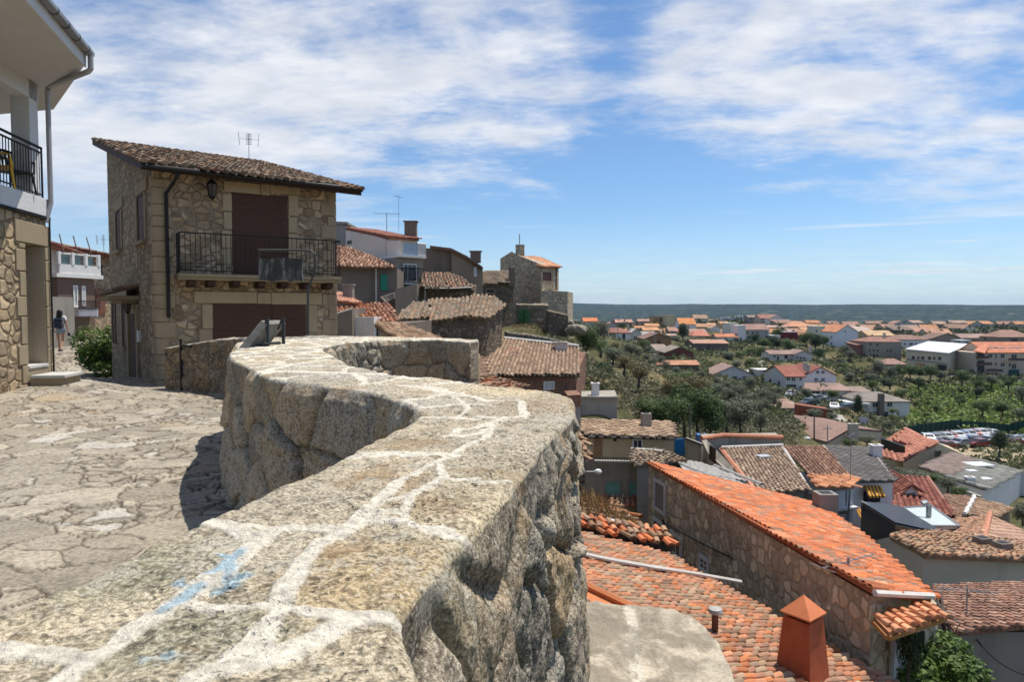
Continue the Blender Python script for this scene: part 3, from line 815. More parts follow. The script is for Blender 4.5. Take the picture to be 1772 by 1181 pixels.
def tile_roof(name,pts,mat,pal,parent=None,down=None,w=0.23,L=0.36,thick=0.10,seed=1,seg=4,sag=0.0,jit=1.0,chan=True,edge_rows=True,base_mat=True):
 """clay barrel tiles laid over the 3D polygon pts; down: horizontal direction of fall"""
 rnd=random.Random(seed)
 a,b,c=fit_plane(pts)
 g=Vector((-a,-b))
 if down is not None:g=Vector((down[0],down[1]))
 if g.length<1e-4:g=Vector((0,-1))
 g.normalize()
 D=Vector((g.x,g.y,a*g.x+b*g.y)).normalized()          # down the slope
 N=Vector((-a,-b,1)).normalized()
 Uv=D.cross(N).normalized()
 D=N.cross(Uv).normalized()
 if D.z>0 and down is None:D=-D;Uv=-Uv
 O=Vector(pts[0]);O.z=a*O.x+b*O.y+c
 P2=[]
 for p in pts:
  q=Vector((p[0],p[1],a*p[0]+b*p[1]+c))-O
  P2.append((q.dot(Uv),q.dot(D)))
 u0=min(p[0] for p in P2);u1=max(p[0] for p in P2);v0=min(p[1] for p in P2);v1=max(p[1] for p in P2)
 mb=MB()
 # deck
 dk=[O+Uv*p[0]+D*p[1] for p in P2]
 ar=sum(P2[k][0]*P2[(k+1) % len(P2)][1]-P2[(k+1) % len(P2)][0]*P2[k][1] for k in range(len(P2)))
 bc=tuple(x*0.62 for x in pal[0])
 top=[tuple(p) for p in dk];bot=[tuple(p-N*thick) for p in dk]
 if (Vector(top[1])-Vector(top[0])).cross(Vector(top[2])-Vector(top[1])).dot(N)<0:top.reverse();bot.reverse()
 mb.quad(top,bc);mb.quad(bot[::-1],bc)
 n=len(top)
 for k in range(n):
  m=(k+1) % n
  mb.quad([bot[k],bot[m],top[m],top[k]],bc)
 nc=int((u1-u0)/w)+1;nr=int((v1-v0)/L)+1
 r1,r2=w*0.40,w*0.355
 for ci in range(nc):
  uc=u0+(ci+0.5)*w
  off=rnd.uniform(0,0.5)*0.10*L*jit
  colb=rnd.uniform(0.88,1.12)
  for ri in range(nr+1):
   vs=v0+ri*L+off
   if not inside(P2,uc,vs+L*0.5) and not inside(P2,uc,vs+0.04):continue
   ve=vs+L*1.16
   t0=pal[rnd.randrange(len(pal))];k=rnd.uniform(0.8,1.2)*colb
   col=tuple(x*k for x in t0)
   du=rnd.uniform(-.012,.012)*jit;rot=rnd.uniform(-.018,.018)*jit;lift=rnd.uniform(0,.010)*jit
   i0=len(mb.v)
   for (v,r,h) in ((vs,r2,0.006),(ve,r1,0.020+lift)):
    sg=sag*math.sin(3.0*(uc-u0)/max(u1-u0,1)*2.1+seed)*1.0
    for q in range(seg+1):
     an=math.pi*q/seg
     uu=uc+du+rot*(1 if v == ve else -1)-math.cos(an)*r
     hh=math.sin(an)*r*0.95+h+sg
     p=O+Uv*uu+D*v+N*hh
     mb.v.append((p.x,p.y,p.z));mb.c.append(col);mb.uv.append((0,0))
   for q in range(seg):
    mb.f.append((i0+q,i0+q+1,i0+seg+1+q+1,i0+seg+1+q))
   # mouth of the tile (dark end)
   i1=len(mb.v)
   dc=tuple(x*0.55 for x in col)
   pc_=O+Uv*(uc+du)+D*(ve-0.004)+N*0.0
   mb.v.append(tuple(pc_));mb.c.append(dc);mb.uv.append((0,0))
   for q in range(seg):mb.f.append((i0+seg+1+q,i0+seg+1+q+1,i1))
 o=build(mb,name,mat,parent)
 # make tile faces point up
 return o
def roofz(pts):
 a,b,c=fit_plane(pts)
 return lambda x,y:a*x+b*y+c
def inset(plan,d):
 """shrink polygon (plan xy) towards its inside by d"""
 n=len(plan);ar=sum(plan[k][0]*plan[(k+1) % n][1]-plan[(k+1) % n][0]*plan[k][1] for k in range(n))
 s=1 if ar>0 else -1
 out=[]
 for k in range(n):
  p0=Vector(plan[k-1][:2]);p1=Vector(plan[k][:2]);p2=Vector(plan[(k+1) % n][:2])
  e1=(p1-p0).normalized();e2=(p2-p1).normalized()
  n1=Vector((-e1.y,e1.x))*s;n2=Vector((-e2.y,e2.x))*s
  bis=n1+n2
  if bis.length<1e-3:bis=n1
  bis.normalize();k_=d/max(0.4,bis.dot(n1))
  q=p1+bis*k_
  out.append((q.x,q.y))
 return out
def start(name,plan,zb,label,cat,group=None):
 cx=sum(p[0] for p in plan)/len(plan);cy=sum(p[1] for p in plan)/len(plan)
 return empty(name,(cx,cy,zb),label,cat,group)
def walls(root,plan,zb,zt,mat,name='wall',col=None):
 mb=MB();mb.prism([tuple(p[:2]) for p in plan],zb,zt,col)
 return build(mb,name,mat,root)
def wall_frame(A,B,toward=(0,0)):
 A=Vector(A[:2]);B=Vector(B[:2]);e=(B-A).normalized();n=Vector((-e.y,e.x))
 if n.dot(Vector(toward)-A)<0:n=-n
 return A,B,e,n
def window(root,A,B,rect,frame=0.07,depth=0.05,fmat=None,pmat_=None,bars=(1,0),sill=False,name='window',pane_name='pane',toward=(0,0),lintel=0,fcol=None,blind=False):
 """window on the vertical plane A-B; rect in photo pixels (x0,y0,x1,y1)"""
 x0,y0,x1,y1=rect;xm=(x0+x1)/2;ym=(y0+y1)/2
 A_,B_,e,n=wall_frame(A,B,toward)
 pl=on_plane(A_,B_,x0,ym);pr=on_plane(A_,B_,x1,ym);pt=on_plane(A_,B_,xm,y0);pb=on_plane(A_,B_,xm,y1)
 c=(pl+pr)/2;wdt=(Vector(pr[:2])-Vector(pl[:2])).length;z0,z1=pb.z,pt.z
 return window_at(root,Vector((c.x,c.y)),e,n,wdt,z0,z1,frame,depth,fmat,pmat_,bars,sill,name,pane_name)
def window_at(root,c,e,n,wdt,z0,z1,frame=0.07,depth=0.05,fmat=None,pmat_=None,bars=(1,0),sill=False,name='window',pane_name='pane'):
 yaw=math.atan2(e.y,e.x);h=z1-z0;zc=(z0+z1)/2
 mb=MB();f=frame
 def bx(du,dz,su,sz,dep,off):mb.box((c.x+e.x*du+n.x*off,c.y+e.y*du+n.y*off,zc+dz),(su,dep,sz),yaw)
 bx(-wdt/2+f/2,0,f,h,depth,depth/2+.004);bx(wdt/2-f/2,0,f,h,depth,depth/2+.004)
 bx(0,h/2-f/2,wdt-2*f,f,depth,depth/2+.004);bx(0,-h/2+f/2,wdt-2*f,f,depth,depth/2+.004)
 for k in range(bars[0]):bx(-wdt/2+wdt*(k+1)/(bars[0]+1),0,f*0.5,h-2*f,depth*.6,depth*.3+.004)
 for k in range(bars[1]):bx(0,-h/2+h*(k+1)/(bars[1]+1),wdt-2*f-.004,f*0.5,depth*.5,depth*.25+.004)
 w=build(mb,name,fmat or M_WHITE,root)
 pb=MB();pb.box((c.x+n.x*.008,c.y+n.y*.008,zc),(wdt-2*f-.002,0.016,h-2*f-.002),yaw)
 p=build(pb,pane_name,pmat_ or M_GLASS,w)
 if sill:
  sb=MB();sb.box((c.x+n.x*.07,c.y+n.y*.07,z0-0.035),(wdt+0.16,0.15,0.07),yaw);build(sb,'sill',M_STONETRIM if sill is True else sill,w)
 return w
def panel(root,A,B,rect,mat,name,depth=0.04,toward=(0,0),horizontal=0):
 x0,y0,x1,y1=rect;xm=(x0+x1)/2;ym=(y0+y1)/2
 A_,B_,e,n=wall_frame(A,B,toward)
 pl=on_plane(A_,B_,x0,ym);pr=on_plane(A_,B_,x1,ym);pt=on_plane(A_,B_,xm,y0);pb=on_plane(A_,B_,xm,y1)
 c=(pl+pr)/2;wdt=(Vector(pr[:2])-Vector(pl[:2])).length;h=pt.z-pb.z
 mb=MB();yaw=math.atan2(e.y,e.x)
 if horizontal:
  nb=max(1,int(h/horizontal))
  for k in range(nb):
   mb.box((c.x+n.x*(depth/2+0.003*(k % 2)),c.y+n.y*(depth/2+0.003*(k % 2)),pb.z+h*(k+.5)/nb),(wdt,depth,h/nb*.94),yaw)
 else:mb.box((c.x+n.x*depth/2,c.y+n.y*depth/2,(pt.z+pb.z)/2),(wdt,depth,h),yaw)
 return build(mb,name,mat,root)
def chimney(root,p,w,d,h,mat,name='chimney',cap=True,yaw=0.0,capmat=None,top_dark=True):
 """p = centre of its foot"""
 mb=MB();mb.box((p[0],p[1],p[2]+h/2),(w,d,h),yaw)
 if cap:
  mb.box((p[0],p[1],p[2]+h+.035),(w*1.22,d*1.22,.07),yaw)
 o=build(mb,name,mat,root,bevel=0.01)
 if top_dark:
  b2=MB();b2.box((p[0],p[1],p[2]+h+(.075 if cap else .006)),(w*.6,d*.6,.012),yaw);build(b2,'flue',M_DARK,o)
 return o
def antenna(loc,h,label,group='television aerials on the roofs',yaw=0.0,kind='yagi',scale=1.0):
 root=empty('television_aerial',loc,label,'aerial',group)
 x,y,z=loc;mb=MB();mb.tube([(x,y,z),(x,y,z+h)],0.016*scale,6);build(mb,'mast',M_GREYM,root)
 mb=MB();ca,sa=math.cos(yaw),math.sin(yaw)
 if kind == 'yagi':
  L=0.55*scale;zz=z+h-0.08
  mb.tube([(x-ca*L,y-sa*L,zz),(x+ca*L,y+sa*L,zz)],0.010*scale,5)
  for k in range(9):
   t=-L+2*L*k/8;r=(0.16+0.04*(k == 0))*scale
   mb.tube([(x+ca*t-sa*r,y+sa*t+ca*r,zz+.01),(x+ca*t+sa*r,y+sa*t-ca*r,zz+.01)],0.006*scale,4)
 else:   # panel type with side arms
  for s in (-1,1):
   mb.tube([(x,y,z+h*.8),(x+ca*.42*s*scale,y+sa*.42*s*scale,z+h*.8)],0.01*scale,5)
   for q in (-1,0,1):
    mb.tube([(x+ca*(.42*s+.0)*scale+sa*.07*q,y+sa*.42*s*scale-ca*.07*q,z+h*.8-.3*scale),(x+ca*(.42*s+.05*s)*scale+sa*.07*q,y+sa*.45*s*scale-ca*.07*q,z+h*.8+.3*scale)],0.009*scale,4)
  for k in range(6):
   r=.13*scale;zz=z+h*(.62+.07*k)
   mb.tube([(x-ca*r,y-sa*r,zz),(x+ca*r,y+sa*r,zz)],0.009*scale,4)
   mb.tube([(x+sa*.1-ca*r,y-ca*.1-sa*r,zz),(x+sa*.1+ca*r,y-ca*.1+sa*r,zz)],0.009*scale,4)
 build(mb,'elements',M_GREYM,root)
 return root
def balusters(mb,A,B,z0,z1,n,r=0.009,rail=0.018,double=False):
 A=Vector(A);B=Vector(B)
 for k in range(n+1):
  p=A.lerp(B,k/n)
  mb.tube([(p.x,p.y,z0),(p.x,p.y,z1)],r,5,cap=False)
 mb.tube([(A.x,A.y,z1),(B.x,B.y,z1)],rail,6);mb.tube([(A.x,A.y,z0+.05),(B.x,B.y,z0+.05)],rail*.8,6)
# ================================================================== THE STONE HOUSE WITH THE ROLLER DOORS
M_RUB=rubble('house_rubble',(0.35,0.25,0.155),(0.51,0.40,0.27),(0.36,0.28,0.195),size=0.25,mw=0.045,squash=1.25,depth=0.05,grime=0.10)
M_RUBS=rubble('house_rubble_small',(0.35,0.265,0.175),(0.45,0.355,0.24),(0.29,0.225,0.155),size=0.17,mw=0.04,squash=1.0,depth=0.06,grime=0.15)
M_QUOIN=plaster('quoin_stone',(0.39,0.305,0.20),0.55,2.5,(0.16,0.12,0.08),0.9)
M_LINT=plaster('lintel_stone',(0.44,0.35,0.225),0.35,2.5,(0.17,0.13,0.085),0.5)
M_SHUT=flat('brown_shutter',(0.085,0.038,0.022),0.5,0.1,0.1,2)
def stone_house():
 A=Vector((-8.85,17.0));B=Vector((-5.0,19.45));C=Vector((-13.5,23.0));Dv=B+(C-A)
 f=(B-A).normalized();fn=Vector((f.y,-f.x));s=(C-A).normalized();sn=Vector((s.y,-s.x))*-1
 if sn.dot(-A)<0 and sn.x>0:sn=-sn
 sn=Vector((-s.y,s.x));
 if sn.dot(Vector((0,0))-A)<0:sn=-sn
 if fn.dot(Vector((0,0))-A)<0:fn=-fn
 gz=-0.45;zb=-2.5
 zf=P(275,290,17).z                # wall top at the front
 zr=P(193,253,23).z                # wall top at the back
 root=empty('stone_house',(A.x,A.y,gz),'two storey rubble stone house with single pitch tiled roof, iron balcony and brown roller shutters','house')
 walls(root,[A,B,Dv,C],zb,[zf,zf,zr,zr],M_RUB)
 # the side wall is built of smaller stones: 12 mm proud facing
 mb=MB();a=A+s*0.30;c=C
 mb.prism([a+sn*0.012,c+sn*0.012,c-sn*.02,a-sn*.02],zb,[zf+(zr-zf)*.3/7.6-.02,zr-.02,zr-.02,zf+(zr-zf)*.3/7.6-.02]);build(mb,'side_facing',M_RUBS,root)
 # quoins
 rnd=random.Random(5);mb=MB();z=gz-.3;k=0
 while z<zf-.45:
  h=rnd.uniform(.26,.42);wa=.42 if k % 2 else .26;wb=.26 if k % 2 else .42
  h=min(h,zf-.25-z)
  pl=[A+f*wa+fn*.03,A+fn*.03+sn*.03,A+s*wb+sn*.03,A+s*wb-sn*.05,A+f*.1+s*.1,A+f*wa-fn*.05]
  kk=rnd.uniform(.8,1.2);mb.prism(pl,z,z+h-.018,(kk,kk,kk));z += h;k += 1
 build(mb,'quoin',M_QUOIN,root,bevel=.012)
 mb=MB();z=gz-.3;k=0
 while z<zf-.4:
  h=rnd.uniform(.28,.42);wa=.40 if k % 2 else .22
  mb.prism([B-f*wa+fn*.025,B+fn*.025+f*.02,B+f*.02-fn*.1,B-f*wa-fn*.05],z,z+h-.02);z += h;k += 1
 build(mb,'quoin',M_QUOIN,root,bevel=.012)
 def X(px,py):return on_plane(A,B,px,py)
 def slab(x0,y0,x1,y1,mat,name,prow,par=root,back=.05,bev=.01):
  p0=X(x0,(y0+y1)/2);p1=X(x1,(y0+y1)/2);zt=X((x0+x1)/2,y0).z;zz=X((x0+x1)/2,y1).z
  q0=Vector(p0[:2]);q1=Vector(p1[:2]);mb=MB()
  mb.prism([q0-fn*back,q1-fn*back,q1+fn*prow,q0+fn*prow],zz,zt)
  return build(mb,name,mat,par,bevel=bev)
 # upper door: shutter with stone surround
 dr=panel(root,A,B,(402,336,498,478),M_SHUT,'roller_shutter',0.03,horizontal=.07)
 gr=panel(root,A,B,(369,526,529,672),M_SHUT,'garage_shutter',0.03,horizontal=.10)
 mbx=MB();p=X(472,600);mbx.box((p.x+fn.x*.045,p.y+fn.y*.045,0.75),(.035,.02,2.3),math.atan2(f.y,f.x));build(mbx,'seam',M_SHUT,gr)
 for (r,m) in (((387,316,450,334),.045),((451,318,466,338),.05),((467,319,519,336),.045)):slab(*r,M_LINT,'lintel',m)
 for y0,y1,w in ((336,366,17),(367,398,15),(399,430,18),(431,478,15)):
  slab(402-w,y0,401,y1-1,M_LINT,'jamb',.04)
 for y0,y1,w in ((338,375,17),(376,404,15),(405,440,18),(441,480,15)):
  slab(499,y0,499+w,y1-1,M_LINT,'jamb',.04)
 slab(336,505,444,525,M_LINT,'lintel',.05);slab(445,507,468,526,M_LINT,'lintel',.06);slab(469,507,556,527,M_LINT,'lintel',.05)
 slab(350,527,368,569,M_LINT,'jamb',.04);slab(345,570,368,640,M_QUOIN,'jamb',.035)
 slab(530,528,548,575,M_LINT,'jamb',.04);slab(530,576,546,640,M_QUOIN,'jamb',.035)
 # balcony: slab on timber corbels, wrought railing
 s0=X(304,482);s1=X(577,486);z_s=X(440,480).z
 q0=Vector(s0[:2]);q1=Vector(s1[:2]);mb=MB();bd=0.72
 mb.prism([q0,q1,q1+fn*bd,q0+fn*bd],z_s-.06,z_s+.02);mb.prism([q0,q1,q1+fn*(bd-.05),q0+fn*(bd-.05)],z_s-.13,z_s-.062)
 bal=build(mb,'balcony',M_STONETRIM,root,bevel=.01)
 for px in (328,360,402,445,484,522,560):
  p=Vector(X(px,495)[:2]);mb=MB();yw=math.atan2(f.y,f.x)
  mb.box((p.x+fn.x*.30,p.y+fn.y*.30,z_s-.20),(.17,.60,.13),yw);mb.box((p.x+fn.x*.25,p.y+fn.y*.25,z_s-.285),(.17,.46,.04),yw)
  build(mb,'corbel',M_WOODD,bal,bevel=.01)
 mb=MB();zr0,zr1=z_s+.05,z_s+1.02
 c0=q0+fn*(bd-.05)+f*.03;c1=q1+fn*(bd-.05)-f*.03
 balusters(mb,c0.to_3d(),c1.to_3d(),zr0,zr1,34,.009,.016);balusters(mb,(q0+f*.03).to_3d(),c0.to_3d(),zr0,zr1,5,.009,.016);balusters(mb,(q1-f*.03).to_3d(),c1.to_3d(),zr0,zr1,5,.009,.016)
 # scroll work in the lower band
 L=(c1-c0).length
 for k in range(0,34,3):
  if 9<k<24:continue
  p=c0.lerp(c1,(k+.5)/34)
  pts=[(p.x+f.x*.045*math.cos(t)*(1-t/14),p.y+f.y*.045*math.cos(t)*(1-t/14),zr0+.13+.05*math.sin(t)*(1-t/14)) for t in np.linspace(0,11,26)]
  mb.tube(pts,.007,4)
 mb.tube([(c0.x,c0.y,zr0+.22),(c1.x,c1.y,zr0+.22)],.009,5)
 build(mb,'railing',M_DARK,bal)
 # roof: clay tiles on a timber edge
 er=0.50
 def rz(p):   # roof plane height at plan point
  t=(p-A).dot(s)/(C-A).length;return zf+.14+(zr-zf)*t
 R0=A-f*.38-s*.60;R1=B+f*.50-s*.60;R2=Dv+f*.50+s*.30;R3=C-f*.38+s*.30
 rp=[Vector((p.x,p.y,rz(p))) for p in (R0,R1,R2,R3)]
 rf=tile_roof('roof',rp,M_TILE,[tuple(x*.85 for x in c) for c in OLD+GREYT[:3]],root,down=tuple(-s),w=.22,L=.34,thick=.05,seed=3,seg=5,jit=1.6)
 mb=MB()
 for a,b in ((0,1),(1,2),(3,0),(2,3)):
  p,q=rp[a],rp[b];e=(q-p);t=Vector((0,0,-.17))
  nn=Vector((e.y,-e.x,0)).normalized()*.02
  mb.quad([p+nn*0+t,q+t,q-Vector((0,0,.052)),p-Vector((0,0,.052))]);mb.quad([q+t-nn,p+t-nn,p-Vector((0,0,.052))-nn,q-Vector((0,0,.052))-nn])
  mb.quad([p+t,p+t-nn,q+t-nn,q+t])
 build(mb,'fascia',M_WOODD,rf)
 mb=MB();nst=12
 for k in range(nst):
  p=A.lerp(B,(k+.3)/nst);a0=p-s*.55;a1=p+s*.15
  mb.tube([(a0.x,a0.y,rz(a0)-.15),(a1.x,a1.y,rz(a1)-.15)],.055,4)
 build(mb,'rafter',M_WOODD,rf)
 # verge rafters along the left edge and soffit boards
 mb=MB();nst=22
 for k in range(nst):
  p=A.lerp(C,(k+.5)/nst)-f*.34;q=p+f*.5
  mb.tube([(p.x,p.y,rz(p)-.16),(q.x,q.y,rz(q)-.16)],.045,4)
 build(mb,'verge_rafter',M_WOODD,rf)
 mb=MB();g0=R0-s*.07;g1=R1-s*.07;zg=rz(R0)-.10
 mb.tube([(g0.x,g0.y,zg),(g1.x,g1.y,zg-.05)],.065,10);g3=R3-f*.07;g4=R0-f*.07
 gut=build(mb,'gutter',M_DARK,rf)
 dp=X(288,400);dpp=Vector(dp[:2])+fn*.10;mb=MB();top=A+f*.40-s*.62
 pts=[(top.x,top.y,zg-.05),(top.x,top.y,zg-.17),(dpp.x,dpp.y,zg-.52),(dpp.x,dpp.y,X(288,550).z)]
 mb.tube(pts,.045,10);build(mb,'downpipe',M_DARK,root)
 # side wall openings
 for (r,sl) in (((240,336,253,418),True),((203,364,212,434),True),((214,522,221,600),True),((196,524,202,594),False)):
  w=window(root,A,C,r,frame=.05,depth=.03,fmat=M_WOODD,sill=False,bars=(0,1),pmat_=flat('brown_blind_panel',(.11,.065,.045),.7))
  if sl:
   A_,B_,e,n=wall_frame(A,C);cx=on_plane(A,C,(r[0]+r[2])/2,r[3])
   pw=(Vector(on_plane(A,C,r[0],400)[:2])-Vector(on_plane(A,C,r[2],400)[:2])).length
   mb=MB();mb.box((cx.x+n.x*.06,cx.y+n.y*.06,cx.z-.05),(pw+.3,.16,.09),math.atan2(e.y,e.x));build(mb,'sill',M_STONETRIM,w)
   ct=on_plane(A,C,(r[0]+r[2])/2,r[1])
   mb=MB();mb.box((ct.x+n.x*.01,ct.y+n.y*.01,ct.z+.17),(pw+.55,.09,.30),math.atan2(e.y,e.x))
   for sg in (-1,1):mb.box((cx.x+e.x*sg*(pw/2+.1)+n.x*.008,cx.y+e.y*sg*(pw/2+.1)+n.y*.008,(ct.z+cx.z)/2),(.19,.08,ct.z-cx.z-.02),math.atan2(e.y,e.x))
   build(mb,'surround',M_STONETRIM,w)
 d=panel(root,A,C,(229,520,240,662),M_WOODD,'side_door',.05)
 A_,B_,e,n=wall_frame(A,C);mb=MB();cc=on_plane(A,C,231,500)
 for sg in (-1,1):mb.box((cc.x+e.x*sg*.75+n.x*.02,cc.y+e.y*sg*.75+n.y*.02,.55),(.22,.12,2.2),math.atan2(e.y,e.x))
 mb.box((cc.x+n.x*.02,cc.y+n.y*.02,1.78),(1.8,.12,.26),math.atan2(e.y,e.x));build(mb,'surround',M_STONETRIM,d)
 mb=MB();mb.box((cc.x+n.x*.38,cc.y+n.y*.38,2.08),(1.9,.75,.12),math.atan2(e.y,e.x));mb.box((cc.x+n.x*.22,cc.y+n.y*.22,1.98),(1.5,.4,.09),math.atan2(e.y,e.x))
 can=build(mb,'door_canopy',M_STONETRIM,root,bevel=.01)
 c3=Vector((cc.x,cc.y));q=[c3-e*.95,c3+e*.95,c3+e*.95+n*.8,c3-e*.95+n*.8]
 tile_roof('canopy_tiles',[Vector((q[0].x,q[0].y,2.42)),Vector((q[1].x,q[1].y,2.42)),Vector((q[2].x,q[2].y,2.18)),Vector((q[3].x,q[3].y,2.18))],M_TILE,OLD,can,down=tuple(n),L=.3,thick=.04,seed=9)
 def lamp(p,nn,sc,col_m):
  mb=MB();x,y,z=p;mb.tube([(x,y,z+.12*sc),(x+nn.x*.18,y+nn.y*.18,z+.26*sc),(x+nn.x*.25,y+nn.y*.25,z+.20*sc)],.012,6)
  cx,cy=x+nn.x*.25,y+nn.y*.25
  mb.tube([(cx,cy,z+.20*sc),(cx,cy,z+.12*sc),(cx,cy,z+.10*sc)],[.02,.10*sc,.12*sc],6);mb.tube([(cx,cy,z-.14*sc),(cx,cy,z-.18*sc),(cx,cy,z-.22*sc)],[.07*sc,.06*sc,.01],6)
  for k in range(6):
   a=math.pi*k/3;mb.tube([(cx+.11*sc*math.cos(a),cy+.11*sc*math.sin(a),z+.10*sc),(cx+.07*sc*math.cos(a),cy+.07*sc*math.sin(a),z-.14*sc)],.009,4)
  lr=build(mb,'wall_lantern',M_DARK,root)
  mb=MB();mb.tube([(cx,cy,z+.095*sc),(cx,cy,z-.135*sc)],[.098*sc,.062*sc],6);build(mb,'lantern_glass',flat('lantern_glass',(.10,.085,.07),.2),lr)
 pl_=X(364,330);lamp((pl_.x,pl_.y,pl_.z),fn,1.25,0)
 ps=on_plane(A,C,238,530);lamp((ps.x,ps.y,ps.z),sn,1.0,0)
 # meter box beside the door
 panel(root,A,C,(240,572,245,592),M_WHITE,'meter_box',.08)
 ap=A+(B-A)*.97+s*7.3;antenna((ap.x,ap.y,rz(ap)),P(435,236,ap.y).z-rz(ap)+.1,'rusty aerial with two side arms on the roof of the stone house',kind='panel',yaw=.4,scale=.75)
stone_house()
# ================================================================== THE BALCONY HOUSE AT THE LEFT EDGE
M_RUBBIG=rubble('big_rubble',(0.37,0.275,0.165),(0.47,0.375,0.25),(0.26,0.20,0.13),size=0.27,mw=0.05,squash=1.2,depth=0.07,grime=0.12)
M_PLW=plaster('grey_white_render',(0.60,0.60,0.60),0.12,1.0)
def balcony_house():
 E0=Vector((P(85,600,14.2).x,14.2));d=Vector((-.18,1.0)).normalized()       # wall runs away from the viewer
 Nr=Vector((d.y,-d.x))                                                              # towards the lane (+x)
 N0=E0-d*4.6
 zb=-2.5;z1=P(85,376,14.2).z;ztop=P(85,120,14.2).z
 root=empty('balcony_house',(E0.x,E0.y,0),'house at the left edge with stone ground floor, white balcony storey and grey gutter','house')
 # ground floor with a door recess
 dx0=on_plane(N0,E0,45,550);dx1=on_plane(N0,E0,79,550);tz=on_plane(N0,E0,62,424).z;sz=on_plane(N0,E0,62,640).z
 q0=Vector(dx0[:2]);q1=Vector(dx1[:2]);W=6.0
 mb=MB();back=-Nr
 mb.prism([N0,q0,q0+back*.75,N0+back*.75],zb,z1);mb.prism([q1,E0,E0+back*W,q1+back*W],zb,z1)
 mb.prism([q0,q1,q1+back*.75,q0+back*.75],tz,z1-.003);mb.prism([N0+back*.752,q1+back*.752,q1+back*W,N0+back*W],zb,z1)
 build(mb,'wall',M_RUBBIG,root)
 # jambs & lintel in dressed stone
 mb=MB();rnd=random.Random(8)
 for (q,sg) in ((q0,-1),(q1,1)):
  z=zb+1.0;k=0
  while z<tz-.05:
   h=min(rnd.uniform(.35,.55),tz-z);w=(.34 if k % 2 else .22) if sg<0 else .2
   mb.prism([q+Nr*.03,q+d*sg*w+Nr*.03,q+d*sg*w-Nr*.05,q-Nr*.05],z,z+h-.02);z += h;k += 1
 mb.prism([q0-d*.35+Nr*.035,q1+d*.2+Nr*.035,q1+d*.2-Nr*.05,q0-d*.35-Nr*.05],tz,tz+.42)
 build(mb,'doorway_stone',M_STONETRIM,root,bevel=.015)
 mb=MB();mb.prism([q1-d*.012,q1-d*.002,q1-d*.002+back*.75,q1-d*.012+back*.75],zb,tz-.01);build(mb,'reveal',plaster('sand_render',(.40,.33,.24),.3),root)
 mb=MB();mb.prism([q0+back*.70,q1-d*.02+back*.70,q1-d*.02+back*.74,q0+back*.74],zb,tz-.01);dd=build(mb,'door',M_WOODD,root)
 # steps
 mb=MB();g=P(60,664,14).z
 zs1=P(110,648,13.6).z;zs2=P(60,630,13.9).z
 a0=q0-d*.02;a1=q1+d*.02
 mb.prism([a0+Nr*.02,a1+Nr*.02,a1+back*.6,a0+back*.6],zb,zs2-.07);mb.prism([a0+Nr*.05,a1+Nr*.62,a1+Nr*.05,a0+Nr*.05+d*.02],zb,zs1-.07)
 mb.prism([a0+Nr*.05,a1-d*.05+Nr*.05,a1-d*.05+Nr*.62,a0+Nr*.62],zb,zs1-.062)
 st=build(mb,'doorstep',M_STONETRIM,root)
 mb=MB();mb.prism([a0+Nr*.06-d*.03,a1+Nr*.06,a1+Nr*.68,a0+Nr*.68-d*.03],zs1-.06,zs1);mb.prism([a0+Nr*.045,a1-d*.03+Nr*.045,a1-d*.03+back*.55,a0+back*.55],zs2-.06,zs2)
 build(mb,'tread',flat('pale_tread',(.50,.49,.47),.6),st,bevel=.008)
 # balcony floor
 zf=P(85,345,14.2).z;mb=MB()
 mb.prism([N0+Nr*.05,E0+Nr*.05+d*.05,E0+d*.05+back*W,N0+back*W],z1+.004,zf);build(mb,'balcony_floor',M_PLW,root,bevel=.01)
 mb=MB();mb.prism([N0+Nr*.07,E0+Nr*.07+d*.07,E0+d*.07+back*W,N0+back*W],z1-.06,z1);build(mb,'drip_edge',M_DARK,root)
 # columns
 zc=P(110,118,13.2).z
 def col(p,w=.34):
  mb=MB();mb.prism([p,p+d*w,p+d*w+back*w,p+back*w],zf,zc+.2);build(mb,'column',M_PLW,root,bevel=.008)
 col(E0-d*.48-Nr*.02);
 pc2=E0-d*.2+back*1.9;mb=MB();mb.prism([pc2,pc2+d*.2,pc2+d*.2+back*.35,pc2+back*.35],zf,zc+.2);build(mb,'column',M_PLW,root)
 mb=MB();q=N0+back*2.1;mb.prism([q,E0-d*1.3+back*2.1,E0-d*1.3+back*W,q+back*W],zf,zc+.25);uw=build(mb,'upper_wall',M_PLW,root)
 mb=MB();a_=E0-d*2.7+back*2.098;mb.box((a_.x+Nr.x*.02,a_.y+Nr.y*.02,zf+1.15),(.04,1.6,2.3),math.atan2(d.y,d.x)-math.pi/2);build(mb,'balcony_door',M_GLASS,uw)
 mb=MB();mb.prism([N0-Nr*.02,E0-d*.1-Nr*.02,E0-d*.1+back*.3,N0+back*.3],zc-.38,zc+.2);build(mb,'beam',M_PLW,root)
 # roof slab with soffit, fascia and gutter
 c=P(146,92,13.0);c2=P(92,172,15.8);n1=P(62,-8,10.7)
 hh=c.z
 pl=[(n1.x-(c.x-n1.x)*.4*-1,n1.y),(c.x,c.y),(c2.x,c2.y),(c2.x-5,c2.y+2),(c.x-9,c.y-6),(n1.x+.55,n1.y-4)]
 pl=[(c.x,c.y),(c2.x,c2.y),(c2.x-6,c2.y+1.5),(c.x-8,5.0),(n1.x+(n1.x-c.x)*1.6,n1.y-2.3*1.6),(n1.x,n1.y)]
 mb=MB();mb.prism(pl,hh-.22,hh-.02);build(mb,'soffit',flat('soffit_paint',(.55,.55,.55),.8,0,.05),root)
 c_in=Vector((c.x,c.y));n_in=Vector((n1.x,n1.y));e2=(n_in-c_in).normalized();o2=Vector((-e2.y,e2.x));
 if o2.x<0:o2=-o2
 far=n_in+e2*4
